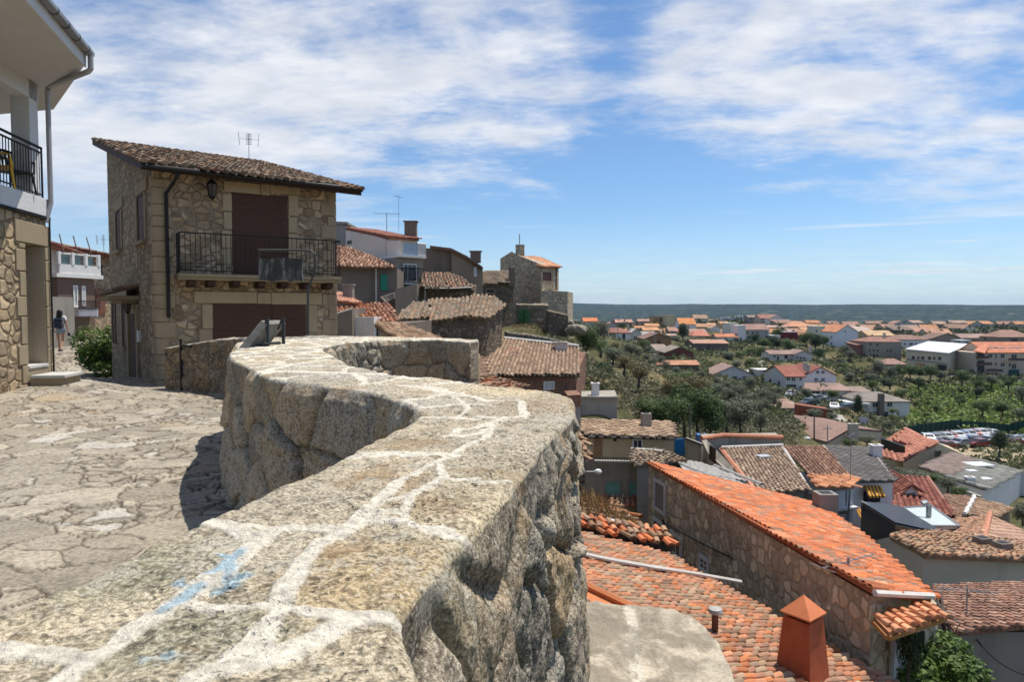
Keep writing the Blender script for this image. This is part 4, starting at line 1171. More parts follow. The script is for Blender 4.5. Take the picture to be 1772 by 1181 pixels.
 mb=MB();mb.prism([c_in+o2*.003,far+o2*.003,far+o2*.03,c_in+o2*.03],hh-.26,hh+.03);build(mb,'fascia',M_PLW,root)
 mb=MB();mb.tube([(c_in.x+o2.x*.10,c_in.y+o2.y*.10,hh+.0),(far.x+o2.x*.10,far.y+o2.y*.10,hh+.02)],.075,10);gt=build(mb,'gutter',M_GREYM,root)
 bb=flat('gutter_bracket',(.12,.12,.12),.5,.4)
 for k in range(9):
  mb=MB();p=c_in+e2*(.3+k*.55)+o2*.10;mb.tube([(p.x-e2.x*.015,p.y-e2.y*.015,hh),(p.x+e2.x*.015,p.y+e2.y*.015,hh)],.082,10);build(mb,'bracket',bb,gt)
 # tiles on the roof, only their edge shows
 mb=MB();up=-o2
 for k in range(26):
  p=c_in+e2*(.1+k*.22)+o2*.06;q=p-o2*1.2
  mb.tube([(p.x,p.y,hh+.075),(q.x,q.y,hh+.42)],.085,6)
 build(mb,'roof_tiles',flat('grey_brown_tile',(.10,.085,.075),.9,0,.3),root)
 # downpipe
 g0=c_in+o2*.12+e2*.08;pe=E0+Nr*.10+d*.02;zz=hh-.02
 pts=[(g0.x,g0.y,zz),(g0.x,g0.y,zz-.28),(g0.x-.05,g0.y,zz-.33),(pe.x+.03,pe.y,zz-.20),(pe.x,pe.y,zz-.27),(pe.x,pe.y,P(88,350,14.2).z),(pe.x-.05,pe.y-.1,P(85,385,14.2).z)]
 mb=MB();mb.tube(pts,.05,10);build(mb,'downpipe',flat('pipe_grey',(.36,.35,.36),.4,.2,.05),root)
 pb=MB();q=E0+Nr*.06+d*.03;pb.tube([(q.x,q.y,z1),(q.x,q.y,P(88,520,14.2).z),(q.x+.02,q.y,zb)],.018,6);build(pb,'cable',M_DARK,root)
 # railing
 mb=MB();r0=N0+Nr*.0;r1=E0-d*.05-Nr*.02;balusters(mb,r0.to_3d(),r1.to_3d(),zf+.03,zf+.93,44,.010,.022)
 mb.tube([(r0.x,r0.y,zf+1.03),(r1.x,r1.y,zf+1.03)],.028,8);mb.tube([(r1.x,r1.y,zf),(r1.x,r1.y,zf+1.03)],.02,6)
 build(mb,'railing',M_DARK,root)
 # yellow plastic chair and a folded black one on the balcony
 def chair(p,yaw,m,label,name):
  r=empty(name,(p.x,p.y,zf),label,'chair',None);ca,sa=math.cos(yaw),math.sin(yaw)
  def W_(x,y,z):return (p.x+x*ca-y*sa,p.y+x*sa+y*ca,zf+z)
  mb=MB();mb.box(W_(0,0,.42),(.46,.46,.035),yaw);build(mb,'seat',m,r,bevel=.01)
  mb=MB()
  for k in range(7):mb.tube([W_(-.20+k*.066,.21,.44),W_(-.21+k*.07,.29,.84)],.018,5)
  mb.tube([W_(-.23,.29,.84),W_(0,.32,.88),W_(.23,.29,.84)],.03,6);build(mb,'backrest',m,r)
  for sx in (-1,1):
   mb=MB();mb.tube([W_(sx*.25,.24,.66),W_(sx*.27,-.18,.64),W_(sx*.23,-.22,.42)],.022,6);build(mb,'armrest',m,r)
   for sy in (-1,1):
    mb=MB();mb.tube([W_(sx*.2,sy*.2,.42),W_(sx*.25,sy*.25,0)],[.024,.018],6);build(mb,'leg',m,r)
 pcx=E0-d*1.1+back*.3
 chair(pcx,2.2,flat('yellow_plastic',(.75,.42,.02),.4),'yellow plastic chair on the balcony behind the black railing','plastic_chair')
 chair(E0-d*.62+back*.25,1.2,flat('black_plastic',(.02,.02,.02),.5),'black chair beside the yellow one on the balcony','garden_chair')
balcony_house()
# ================================================================== HOUSES UP THE LANE, BUSH, WALKER
def lane_houses():
 A=P(87,480,33);B=P(160,480,40);C=P(196,480,45)
 root=empty('lane_house',(A.x,A.y,0),'house up the lane with a white terrace balustrade over a brown rendered ground floor','house')
 zb=-.5
 a=Vector(A[:2]);b=Vector(B[:2]);e=(b-a).normalized();n=Vector((e.y,-e.x))
 bk=-n*9
 zA=P(87,418,33).z;zB=P(160,440,40).z
 a2=a-e*2
 walls(root,[a2+bk*.12,b+bk*.12,b+bk,a2+bk],zb,[zA+.1,zB,zB+.6,zA+1.0],plaster('pinkish_render',(.36,.31,.27),.35))
 rp=[Vector((p.x,p.y,z)) for p,z in ((a2+bk*.07,zA+.15),(b+bk*.07+e*.3,zB+.05),(b+bk+e*.3,zB+1.2),(a2+bk,zA+1.5))]
 tile_roof('roof',rp,M_TILE,REDT+OLD[:2],root,down=tuple(n),seed=21,thick=.15)
 # terrace block projecting
 t0=Vector(P(100,500,34.2)[:2]);t1=Vector(P(163,500,36.2)[:2]);zt=P(130,478,35.4).z;te=(t1-t0).normalized();tn=Vector((te.y,-te.x))
 if tn.y>0:tn=-tn
 walls(root,[t0,t1,t1-tn*2.6,t0-tn*2.6],zb,zt-.12,plaster('brown_render',(.165,.115,.09),.25),'ground_floor')
 mb=MB();mb.prism([t0-te*.2+tn*.2,t1+te*.4+tn*.2,t1+te*.4-tn*2.5,t0-te*.2-tn*2.5],zt-.11,zt+.08);sl=build(mb,'terrace_slab',M_WHITE,root)
 mb=MB();zq=zt+1.05
 mb.prism([t0+tn*.15,t1+te*.3+tn*.15,t1+te*.3+tn*.05,t0+tn*.05],zt+.085,zt+.55)
 for k in range(4):
  p=t0.lerp(t1+te*.2,k/3);mb.prism([p-te*.07+tn*.18,p+te*.07+tn*.18,p+te*.07+tn*.03,p-te*.07+tn*.03],zt+.55,zq+.12)
 mb.prism([t0+tn*.14,t1+te*.3+tn*.14,t1+te*.3+tn*.06,t0+tn*.06],zq,zq+.09);build(mb,'balustrade',M_WHITE,sl)
 for k in range(3):
  p=t0.lerp(t1,(k+.5)/3);mb=MB();mb.prism([p-te*.3+tn*.02,p+te*.3+tn*.02,p+te*.3,p-te*.3],zt+.56,zq-.04);build(mb,'balustrade_glass',flat('greenish_glass',(.16,.22,.22),.2),sl)
 for k in range(3):
  p=t0.lerp(t1,.1+.38*k);mb=MB();mb.tube([(p.x+tn.x*.2,p.y+tn.y*.2,zq+.1),(p.x+tn.x*-1.0+te.x*.8,p.y-tn.y*1.0+te.y*.8,zq+1.1)],.03,5);build(mb,'pergola_bar',M_WOODD,root)
 for r in ((126,494,134,532),(141,495,147,530)):window(root,t0,t1,r,fmat=M_WHITE,pmat_=flat('pale_curtain',(.45,.48,.47),.7),bars=(0,0))
 panel(root,t0,t1,(123,533,157,548),flat('white_panel',(.55,.53,.55),.7),'white_panel',.5)
 mb=MB();balusters(mb,(t0+te*.6+tn*.6).to_3d(),(t1-te*.2+tn*.6).to_3d(),P(140,536,35).z,P(140,521,35).z,22,.012,.02);build(mb,'railing',M_DARK,root)
 # stone house at the end of the lane
 c0=Vector(P(150,500,41.5)[:2]);c1=Vector(P(200,500,44)[:2]);e=(c1-c0).normalized();n=Vector((e.y,-e.x));
 if n.y>0:n=-n
 z0=P(160,436,41.5).z;z1=P(196,446,44).z
 r2=start('lane_end_house',[c0,c1],0,'old stone house with a wooden door at the end of the lane','house')
 cm=c1+e*2
 walls(r2,[c0,cm,cm-n*7,c0-n*7],-.5,[z0,z1-.1,z1+1.2,z0+1.2],M_RUBS)
 tile_roof('roof',[Vector((p.x,p.y,z)) for p,z in ((c0+n*.6-e*.3,z0+.0),(cm+n*.6,z1-.15),(cm-n*7,z1+1.3),(c0-n*7-e*.3,z0+1.5))],M_TILE,REDT+OLD,r2,down=tuple(n),seed=22,thick=.15)
 window(r2,c0,c1,(169,459,176,475),fmat=M_WOODD)
 panel(r2,c0,c1,(165,500,181,545),flat('reddish_door',(.16,.07,.045),.7,0,.25),'door',.06)
 # doorway things left: dark plants and a small grey wall
 q=P(96,560,30)
 mb=MB();q=P(92,500,31);mb.box((q.x-.9,q.y+1,.9),(1.1,2,3.0));o=build(mb,'garden_wall',M_CONC);tag(o,'narrow grey wall beside the lane behind the walking woman','wall')
 antenna((P(180,445,46).x,46,P(180,448,46).z),1.6,'thin aerial above the roofs at the end of the lane',kind='panel')
lane_houses()
def lane_wall():
 p0=P(140,560,36);
lane_wall()
# ================================================================== HOUSES UP THE HILL BEHIND THE PARAPET
def V2(p):return Vector((p[0],p[1]))
M_RUBD=rubble('dark_rubble',(0.15,0.112,0.078),(0.235,0.185,0.130),(0.13,0.104,0.078),size=0.40,mw=0.05,squash=1.4,depth=0.08,grime=0.3)
M_RUBT=rubble('tower_rubble',(0.46,0.375,0.265),(0.58,0.485,0.35),(0.38,0.31,0.225),size=0.33,mw=0.05,squash=1.5,depth=0.06,grime=0.12)
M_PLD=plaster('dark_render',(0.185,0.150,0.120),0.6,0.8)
M_TAN=plaster('tan_render',(0.245,0.19,0.135),0.35,0.6)
M_WHT=plaster('lime_white',(0.58,0.54,0.49),0.28,0.7,(0.32,0.27,0.22))
M_GRN=flat('green_paint',(0.02,0.22,0.14),0.5)
M_GRN2=flat('garage_green',(0.045,0.15,0.045),0.6,0,.3,2)
def quadroof(name,reg,pts,mat,pal,root,**kw):
 """pts: (x,y,d) crop coords"""
 p3=[PR(reg,*p) for p in pts]
 return tile_roof(name,p3,mat,pal,root,**kw),p3
def polywall(root,plan,zb,zt,mat,name='wall'):return walls(root,[V2(p) for p in plan],zb,zt,mat,name)
# --- H8 long wavy roofed building in the middle
def long_building():
 # eave line (towards us) and ridge line, left to right
 E_=[(110,655,30.0),(300,660,31),(430,662,33),(640,665,36.5),(850,657,39.5),(1000,645,41)]
 Rg=[(60,592,34),(350,576,36),(530,575,38.5),(640,556,41),(900,530,44.5),(1030,520,46)]
 e3=[PR('F',*p) for p in E_];r3=[PR('F',*p) for p in Rg]
 last=PR('F',1097,604,44.5)
 plan=[V2(p) for p in e3[2:]]+[V2(last),V2(r3[-1])]+[V2(r3[2])]
 root=start('long_stone_building',plan,-3,'long rubble building with a wavy brown tiled roof behind the parapet','barn')
 zt=[p.z-.12 for p in e3[2:]]+[last.z-.12,r3[-1].z-.25,r3[2].z-.25]
 pl=inset(plan,.25)
 walls(root,pl,-7,zt,M_RUBD)
 for i in range(2,5):
  q=[e3[i],e3[i+1],r3[i+1],r3[i]]
  if i == 4:q=[e3[i],e3[i+1],last,r3[i+1],r3[i]]
  d=V2(e3[i])+V2(e3[i+1])-V2(r3[i])-V2(r3[i+1])
  tile_roof('roof',q,M_TILE,GREYT+OLD[:2],root,down=tuple(d.normalized()),seed=30+i,w=.26,L=.42,jit=.7,sag=.04,thick=.15)
 # left part, redder, with its own small fascia
 r2=empty('red_roofed_annex',(e3[1].x,e3[1].y,-2),'lower red tiled annex joined to the long rubble building','annex')
 a=PR('F',175,657,29.5);b=PR('F',300,655,29.5);c=PR('F',305,692,28.6);d_=PR('F',446,686,30.2);f=PR('F',395,577,37);g=PR('F',68,590,34);h=PR('F',68,612,31.6)
 tile_roof('roof',[c,d_,PR('F',440,650,32.6),f,PR('F',300,577,36)],M_TILE,[(.42,.20,.12),(.48,.26,.17),(.36,.18,.11),(.50,.33,.22)],r2,down=tuple((V2(c)+V2(d_)-V2(f)*2+Vector((2,0))).normalized()),seed=41,w=.24,jit=1.8)
 tile_roof('roof',[a,b,PR('F',300,577,36),g,h],M_TILE,[(.50,.22,.11),(.46,.26,.17),(.40,.20,.12)],r2,down=tuple((V2(a)+V2(b)-V2(g)-V2(f)).normalized()),seed=42,w=.24,jit=1.8)
 walls(r2,inset([V2(c),V2(d_),V2(d_)+Vector((1,6)),V2(c)+Vector((0,6))],.15),-6,[c.z-.1,d_.z-.1,d_.z,c.z],M_PLD)
 mb=MB();mb.tube([c+Vector((0,-.1,-.06)),d_+Vector((0,-.1,-.06))],.06,6);build(mb,'gutter',flat('pale_gutter',(.5,.47,.42),.7),r2)
 # white shed and grey shed
 A=PR('F',173,700,28.5);B=PR('F',303,700,28.5)
 r3_=empty('white_shed',(A.x,A.y,-2),'small whitewashed shed wall under the red annex roof','shed')
 walls(r3_,[V2(A),V2(B),V2(B)+Vector((0,2)),V2(A)+Vector((0,2))],-5,PR('F',240,657,28.5).z,plaster('streaky_white',(.62,.60,.58),.4,1.2,(.35,.33,.31)))
 A=PR('F',68,700,27.5);B=PR('F',172,700,28)
 r4=empty('grey_shed',(A.x,A.y,-2),'dark grey rendered shed between the stone house and the white shed','shed')
 walls(r4,[V2(A),V2(B),V2(B)+Vector((0,2.5)),V2(A)+Vector((0,2.5))],-5,[PR('F',70,640,27.5).z,PR('F',172,608,28).z,PR('F',172,600,30).z,PR('F',70,630,30).z],M_PLD)
 mb=MB();a_=PR('F',64,640,27.4);b_=PR('F',176,606,27.9);mb.tube([a_,b_],.05,5);build(mb,'coping',M_CONC,r4)
long_building()
# --- H9 low mono roof just behind the parapet
def low_roof_house():
 a=PR('F',310,697,24);b=PR('F',470,700,27.5);c=PR('F',730,803,24.0);d=PR('F',480,815,19.5)
 root=empty('low_tiled_shed',(a.x,a.y,-3),'low shed with a brown tiled slope just behind the parapet top','shed')
 tile_roof('roof',[a,b,c,d],M_TILE,OLD,root,down=(.75,-.65),seed=44,w=.22)
 walls(root,inset([V2(a),V2(b),V2(c),V2(d)],.15),-6,[a.z-.12,b.z-.12,c.z-.12,d.z-.12],M_CONC)
low_roof_house()
# --- H10 brick house with big tiled roof
def brick_house():
 e0=PR('F',975,998,38.0);e1=PR('F',1542,1003,40.0);t1=PR('F',1532,838,46.0);t0=PR('F',1085,790,46.5);tl=PR('F',968,872,42.3)
 root=empty('brick_house',(e0.x,e0.y,-6),'brick house with a large striped brown tiled roof and one small white window','house')
 tile_roof('roof',[e0,e1,t1,t0,tl],M_TILE,[(.33,.225,.155),(.40,.29,.205),(.27,.175,.12),(.36,.235,.155)],root,down=tuple((V2(e0)+V2(e1)-V2(t0)-V2(t1)).normalized()*1),seed=50,w=.235,L=.42)
 l0=PR('F',862,1025,36);l1=PR('F',968,1000,37.8);l2=PR('F',968,872,42.3);l3=PR('F',866,862,41.5)
 tile_roof('roof',[l0,l1,l2,l3],M_TILE,[(.30,.20,.14),(.26,.16,.11),(.34,.235,.17)],root,seed=51,w=.27,L=.42)
 M_BR=rubble('brick',(0.25,0.105,0.065),(0.32,0.15,0.095),(0.22,0.17,0.13),size=0.16,mw=0.05,squash=2.6,depth=0.02,grime=0.3)
 back=Vector((1.2,6));w0=V2(e0)+Vector((.1,.25));w1=V2(e1)+Vector((-.2,.25))
 walls(root,[w0,w1,w1+back,w0+back],-11,[e0.z-.1,e1.z-.1,t1.z-.35,t0.z-.35],M_BR)
 window(root,w0,w1,(*Q('F',1320,1043),*Q('F',1386,1094)),pmat_=flat('pale_blind',(.50,.50,.50),.6),bars=(1,0))
 mb=MB();mb.tube([(e0.x,e0.y-.05,e0.z-.1),(e1.x,e1.y-.05,e1.z-.1)],.055,6);build(mb,'gutter',M_DARK,root)
 # pale mortar band along the top edge
 mb=MB();mb.tube([t0+Vector((0,0,.1)),t1+Vector((0,0,.1))],.10,6);build(mb,'flashing',flat('lime_flashing',(.62,.6,.56),.8),root)
 p=PR('F',1425,868,45);chimney(root,p,.8,.6,.62,flat('pale_chimney',(.50,.47,.43),.8),yaw=.1)
 # dark rubble wall behind the roof
 a=PR('F',1092,760,47.5);b=PR('F',1535,815,48.5)
 o=strip_wall('rubble_wall','dark rubble wall above the top edge of the brick house roof',[(a.x,a.y),((a.x+b.x)/2,(a.y+b.y)/2+.3),(b.x,b.y)],.5,[a.z+.2,(a.z+b.z)/2+.15,b.z-.1],[-8,-8,-8],(.15,.13,.105),step=.12,cap_col=(.22,.19,.15),seed=31)
 # fallen tiles on a broken roof edge by the parapet
 r=empty('broken_roof',(P(840,658,20).x,20,-2),'collapsed heap of orange roof tiles beside the end of the parapet','roof ruin')
 a,b,c,d=PR('F',858,1060,21),PR('F',1030,1015,25),PR('F',1215,1090,23),PR('F',1000,1110,18)
 tile_roof('roof',[a,b,c,d],M_TILE,ORMIX+OLD,r,down=(.6,-.8),seed=52,jit=9,w=.24)
 walls(r,inset([V2(a),V2(b),V2(c),V2(d)],.3),-8,[a.z-.2,b.z-.2,c.z-.2,d.z-.2],M_RUBD)
brick_house()
# --- H7 tower house
def tower_house():
 root=empty('tower_house',(P(920,560,72).x,72,-2),'tall pale rubble stone house on the spur with an orange roof and brown window','house')
 dA,dB,dC=73.0,70.0,74.0
 A=PR('F',1130,500,dA);B=PR('F',1308,500,dB);C=PR('F',1413,500,dC)
 D=PR('F',1062,500,78)
 zb=-5
 a,b,c,d=V2(A),V2(B),V2(C),V2(D)
 # front gable: high shoulder at left falling to the right
 zL=PR('F',1135,262,dA).z;zS=PR('F',1165,280,dA-.5).z;zR=PR('F',1310,340,dB).z;zE=PR('F',1413,352,dC).z
 m1=a.lerp(b,.18)
 mb=MB()
 mb.prism([a,m1,b,c,c+Vector((-2.2,5)),d],zb,[zL,zS,zR,zE-.05,PR('F',1330,300,79).z,PR('F',1066,305,78).z]);build(mb,'wall',M_RUBT,root)
 chimney(root,(A.x+.9,A.y+.5,zL-.4),.95,.8,1.15,M_RUBT,cap=False)
 rp=[PR('F',1300,352,69.6),PR('F',1423,353,73.6),PR('F',1290,298,80),PR('F',1195,290,77)]
 tile_roof('roof',rp,M_TILEN,[(.60,.30,.17),(.66,.37,.23),(.52,.25,.14)],root,seed=60,w=.3,L=.5,thick=.18)
 window(root,b,c,(*Q('F',1320,388),*Q('F',1366,438)),fmat=M_WOODD,pmat_=flat('brown_blind',(.10,.035,.03),.6),bars=(0,0))
 pb=MB();p=PR('F',1398,420,72.3);pb.tube([(p.x,p.y-.1,PR('F',1398,355,72.3).z),(p.x,p.y-.1,PR('F',1398,495,72.3).z)],.07,6);build(pb,'downpipe',M_DARK,root)
 pb=MB();p=PR('F',1178,282,dA);pb.tube([(p.x,p.y,p.z-1),(p.x,p.y,p.z+2.2)],.05,5);build(pb,'mast',M_GREYM,root)
 # lower terrace block
 e0=PR('F',1306,600,69.4);e1=PR('F',1467,600,71.5);z0=PR('F',1306,498,69.4).z;z1=PR('F',1467,503,71.5).z
 walls(root,[V2(e0),V2(e1),V2(e1)+Vector((1,5)),V2(e0)+Vector((1,5))],zb,[z0,z1,z1,z0],M_RUBT,'terrace_wall')
 # base with green garage door
 g0=PR('F',1157,640,67.5);g1=PR('F',1352,640,67.8);zg=PR('F',1200,582,67.5).z
 walls(root,[V2(g0),V2(g1),V2(g1)+Vector((0,3)),V2(g0)+Vector((0,5))],zb,[zg,zg-.1,zg+.3,zg+.3],rubble('garage_rubble',(.22,.18,.13),(.30,.25,.18),(.17,.14,.11),size=.6,mw=.04,grime=.3),'garage_wall')
 g=panel(root,g0,g1,(*Q('F',1173,612),*Q('F',1237,690)),M_GRN2,'garage_door',.12)
 mb=MB();s=PR('F',1205,652,67.3);mb.box((s.x,s.y-.02,s.z),(.08,.1,1.2));build(mb,'seam',M_DARK,g)
 # H6 beside it
 r2=empty('side_house',(P(860,520,66).x,66,-2),'low stone house with a grey tiled roof attached left of the tall stone house','house')
 a0=PR('F',950,600,63.5);a1=PR('F',1142,600,66.5);z0=PR('F',950,455,63.5).z;z1=PR('F',1142,448,66.5).z
 walls(r2,[V2(a0),V2(a1),V2(a1)+Vector((0,5)),V2(a0)+Vector((0,5))],-5,[z0,z1,z1+1.5,z0+1.5],M_RUBD)
 tile_roof('roof',[PR('F',946,453,63.1),PR('F',1120,448,66),PR('F',1135,382,70),PR('F',946,392,67.5)],M_TILE,GREYT,r2,seed=61,w=.28,L=.5)
 window(r2,a0,a1,(*Q('F',975,486),*Q('F',1028,515)),pmat_=M_DARK,fmat=M_STONETRIM,bars=(0,0))
 o=PR('F',1130,405,66.2);mb=MB();mb.box((o.x,o.y,o.z-.2),(.6,.7,1.8));build(mb,'pillar',M_PLD,r2)
 # the darker wall corner below the terrace and the rocks
 a=PR('F',1350,640,60);b=PR('F',1470,650,61)
 r3=empty('spur_wall',(a.x,a.y,-4),'dark retaining wall block at the tip of the spur','wall')
 walls(r3,[V2(a),V2(b),V2(b)+Vector((0,4)),V2(a)+Vector((0,4))],-7,[PR('F',1350,622,60).z,PR('F',1470,648,61).z,PR('F',1470,648,61).z+.2,PR('F',1350,622,60).z+.2],M_RUBD)
tower_house()
# --- H4 tan house with curved gable, H5 in front of it
def tan_house():
 a=PR('F',770,500,57);b=PR('F',957,500,59);c=PR('F',595,500,56.5)
 root=empty('tan_house',(a.x,a.y,-1),'tall tan rendered house with a sloping gable and a narrow white window','house')
 zt=[PR('F',770,248,57).z,PR('F',860,295,58).z,PR('F',957,362,59).z]
 A,B=V2(a),V2(b);mid=A.lerp(B,.5)
 walls(root,[A,mid,B,B+Vector((-1,8)),A+Vector((-1,8))],-5,[zt[0],zt[1],zt[2],zt[2]+.3,zt[0]+.2],M_TAN)
 C=V2(c)
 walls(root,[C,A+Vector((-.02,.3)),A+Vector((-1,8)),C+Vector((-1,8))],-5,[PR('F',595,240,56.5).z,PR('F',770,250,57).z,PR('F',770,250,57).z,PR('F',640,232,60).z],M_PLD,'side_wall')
 # projecting tile verge
 mb=MB();pts=[PR('F',640,234,56.6),PR('F',770,250,56.8),PR('F',862,296,57.8),PR('F',958,362,58.7)]
 for p,q in zip(pts[:-1],pts[1:]):
  e=(q-p);k=Vector((-.6,5,.3))
  mb.quad([p+Vector((0,-.15,.1)),q+Vector((0,-.15,.1)),q+k,p+k]);mb.quad([p+Vector((0,-.15,-.12)),q+Vector((0,-.15,-.12)),q+Vector((0,-.15,.1)),p+Vector((0,-.15,.1))]);mb.quad([q+Vector((0,-.15,-.12)),p+Vector((0,-.15,-.12)),p+Vector((0,.5,-.12)),q+Vector((0,.5,-.12))])
 build(mb,'roof',flat('dark_tile_edge',(.17,.10,.075),.9,0,.4,4),root)
 window(root,A,B,(*Q('F',903,356),*Q('F',918,413)),pmat_=flat('white_shutter',(.55,.56,.58),.6),bars=(0,0))
 panel(root,A,B,(*Q('F',905,488),*Q('F',917,530)),M_DARK,'door',.08)
 p=PR('F',914,330,60);chimney(root,p,.9,.8,.95,M_PLD)
 # H5
 r2=empty('low_tiled_house',(P(780,500,50).x,50,-1),'low house with a mossy orange and grey tiled roof in front of the tan house','house')
 e0=PR('F',583,468,48.5);e1=PR('F',905,474,50.5)
 tile_roof('roof',[e0,PR('F',640,480,48.2),e1,PR('F',845,432,54),PR('F',770,395,56.3),PR('F',595,385,55)],M_TILE,[(.36,.22,.15),(.30,.24,.18),(.42,.24,.15),(.24,.20,.15)],r2,down=(.15,-1),seed=63,w=.26,jit=3)
 w0=PR('F',540,500,49);w1=PR('F',903,500,51)
 walls(r2,[V2(w0),V2(w1),V2(w1)+Vector((0,4)),V2(w0)+Vector((0,4))],-5,[e0.z-.2,e1.z-.2,e1.z+.3,e0.z+.3],M_RUBD)
 pb=MB();p=PR('F',610,500,48.9);pb.tube([(p.x,p.y-.1,PR('F',610,480,48.9).z),(p.x,p.y-.1,PR('F',610,570,48.9).z)],.05,6);pb.tube([PR('F',610,482,48.1),PR('F',760,484,48.9),PR('F',895,478,50)],.05,6);build(pb,'gutter',flat('pale_gutter',(.5,.47,.42),.7),r2)
tan_house()
# --- H2 white house with balconies and H3 with teal shutter
def white_house():
 root=empty('white_house',(P(680,450,58).x,58,0),'whitewashed house with a red roof and a glazed white balcony','house')
 L=PR('F',135,300,58);M=PR('F',375,300,52.5);Rr=PR('F',556,300,55.5)
 l,m,r=V2(L),V2(M),V2(Rr)
 zl=PR('F',142,122,58).z;zm=PR('F',375,188,52.5).z;zr=PR('F',556,190,55.5).z
 walls(root,[l,m,r,r+(l-m)],-4,[zl,zm,zr,zl-.1],M_WHT)
 rp=[Vector((m.x,m.y,zm+.12))+(Vector((m.x,m.y,0))-Vector((l.x,l.y,0))).normalized()*.3,Vector((r.x+.3,r.y-.3,zr+.12)),Vector((r.x+(l-m).x,r.y+(l-m).y,zl+.1)),Vector((l.x,l.y,zl+.14))]
 tile_roof('roof',rp,M_TILE,[(.36,.15,.10),(.42,.19,.125),(.31,.13,.09)],root,down=tuple((m-l).normalized()),seed=70,w=.25,L=.42,thick=.2)
 window(root,l,m,(*Q('F',144,195),*Q('F',170,220)),pmat_=M_DARK,fmat=M_CONC,bars=(1,0))
 # balcony block in front right
 c0=PR('F',435,400,50.5);c1=PR('F',596,400,52);q0,q1=V2(c0),V2(c1);zt=PR('F',500,300,51).z
 n=Vector(((q1-q0).y,-(q1-q0).x)).normalized()
 walls(root,[q0,q1,q1-n*3,q0-n*3],-4,zt,M_CONC,'lower_storey')
 walls(root,[V2(PR('F',378,260,51.9)),V2(PR('F',462,260,51.3)),V2(PR('F',462,260,53.5)),V2(PR('F',378,260,53.8))],PR('F',400,355,52).z,PR('F',400,200,51.9).z,M_WHT,'stair_block')
 mb=MB();mb.prism([q0+n*.5,q1+n*.5,q1-n*2.9,q0-n*2.9],zt+.005,zt+.17);sl=build(mb,'balcony',M_WHITE,root)
 g0=q0.lerp(q1,.18)+n*.4;g1=q0.lerp(q1,.72)+n*.4;g2=q1+n*.4;zq=PR('F',500,210,50.6).z
 mb=MB();mb.prism([g0,g1,g1-n*.05,g0-n*.05],zt+.18,zq);build(mb,'balcony_glass',flat('blue_glass',(.30,.38,.47),.15),sl)
 mb=MB();balusters(mb,g1.to_3d(),g2.to_3d(),zt+.18,zq,7,.05,.06);balusters(mb,g2.to_3d(),(g2-n*1.6).to_3d(),zt+.18,zq,7,.05,.06);build(mb,'railing',M_WHITE,sl)
 window(root,q0,q1,(*Q('F',478,336),*Q('F',558,443)),fmat=M_WHITE,bars=(2,0),frame=.08)
 mb=MB();h0=q0.lerp(q1,.2)+n*.45;h1=q0.lerp(q1,.95)+n*.45;z5=PR('F',520,450,50.5).z
 mb.prism([h0,h1,h1-n*.5,h0-n*.5],z5-.12,z5);b2=build(mb,'lower_balcony',M_WHITE,root)
 mb=MB();balusters(mb,h0.to_3d(),h1.to_3d(),z5,z5+1.1,16,.02,.035);balusters(mb,h0.to_3d(),(h0-n*.45).to_3d(),z5,z5+1.1,3,.02,.035);build(mb,'railing',M_DARK,b2)
 p=PR('F',525,182,56);chimney(root,(p.x,p.y,p.z-.4),.95,.8,1.7,M_PLD)
 antenna(tuple(PR('F',380,190,53.5)),P(*Q('F',380,28),53.5).z-PR('F',380,190,53.5).z,'tall thin aerial above the whitewashed house',scale=1.8,yaw=.1)
 antenna(tuple(PR('F',452,140,56.5)),2.9,'short aerial beside the chimney of the whitewashed house',scale=1.0,yaw=1.2)
 # H1 grey block
 r1=empty('grey_block',(P(590,410,61).x,61,0),'plain grey rendered block between the stone house and the whitewashed house','house')
 a=PR('F',40,200,60);b=PR('F',137,200,60.5);walls(r1,[V2(a),V2(b),V2(b)+Vector((0,5)),V2(a)+Vector((0,5))],-4,[PR('F',40,92,60).z,PR('F',137,104,60.5).z]+[PR('F',137,104,60.5).z]*2,plaster('grey_render',(.30,.285,.265),.25))
 mb=MB();mb.prism([V2(a)+Vector((0,-.15)),V2(b)+Vector((.15,-.15)),V2(b)+Vector((.15,5)),V2(a)+Vector((0,5))],PR('F',90,103,60).z+.1,PR('F',90,98,60).z+.25);build(mb,'roof_slab',M_CONC,r1)
 # H3
 r3=empty('dark_stone_house',(P(640,500,47).x,47,0),'dark rendered house with a teal shutter and a brown tiled roof','house')
 w0=PR('F',60,450,45);w1=PR('F',442,450,47.5);z0=PR('F',70,350,45).z;z1=PR('F',440,362,47.5).z
 walls(r3,[V2(w0),V2(w1),V2(w1)+Vector((0,5)),V2(w0)+Vector((0,8))],-4,[z0,z1,z1-.2,PR('F',70,300,53).z],M_PLD)
 tile_roof('roof',[PR('F',50,340,44.5),PR('F',190,358,45.0),PR('F',440,362,47),PR('F',300,290,51.5),PR('F',140,232,56),PR('F',50,232,56)],M_TILE,[(.36,.20,.13),(.42,.25,.165),(.30,.17,.115),(.46,.29,.20)],r3,down=(.12,-1),seed=72,w=.25,jit=2.2)
 sh=panel(r3,w0,w1,(*Q('F',341,400),*Q('F',379,498)),M_GRN,'shutter',.08)
 pb=MB();p=PR('F',315,450,46.3);pb.tube([(p.x,p.y,PR('F',315,366,46.3).z),(p.x,p.y,PR('F',315,572,46.3).z)],.06,6);build(pb,'downpipe',flat('pale_gutter',(.5,.47,.42),.7),r3)
 # small chimney and orange roof corner in front
 r5=empty('small_orange_roofed_shed',(P(583,520,34).x,34,-1),'small shed with a pale orange roof corner and capped chimney beside the stone house','shed')
 a,b,c,d=PR('F',55,558,33),PR('F',205,572,33.5),PR('F',120,520,37),PR('F',50,500,37)
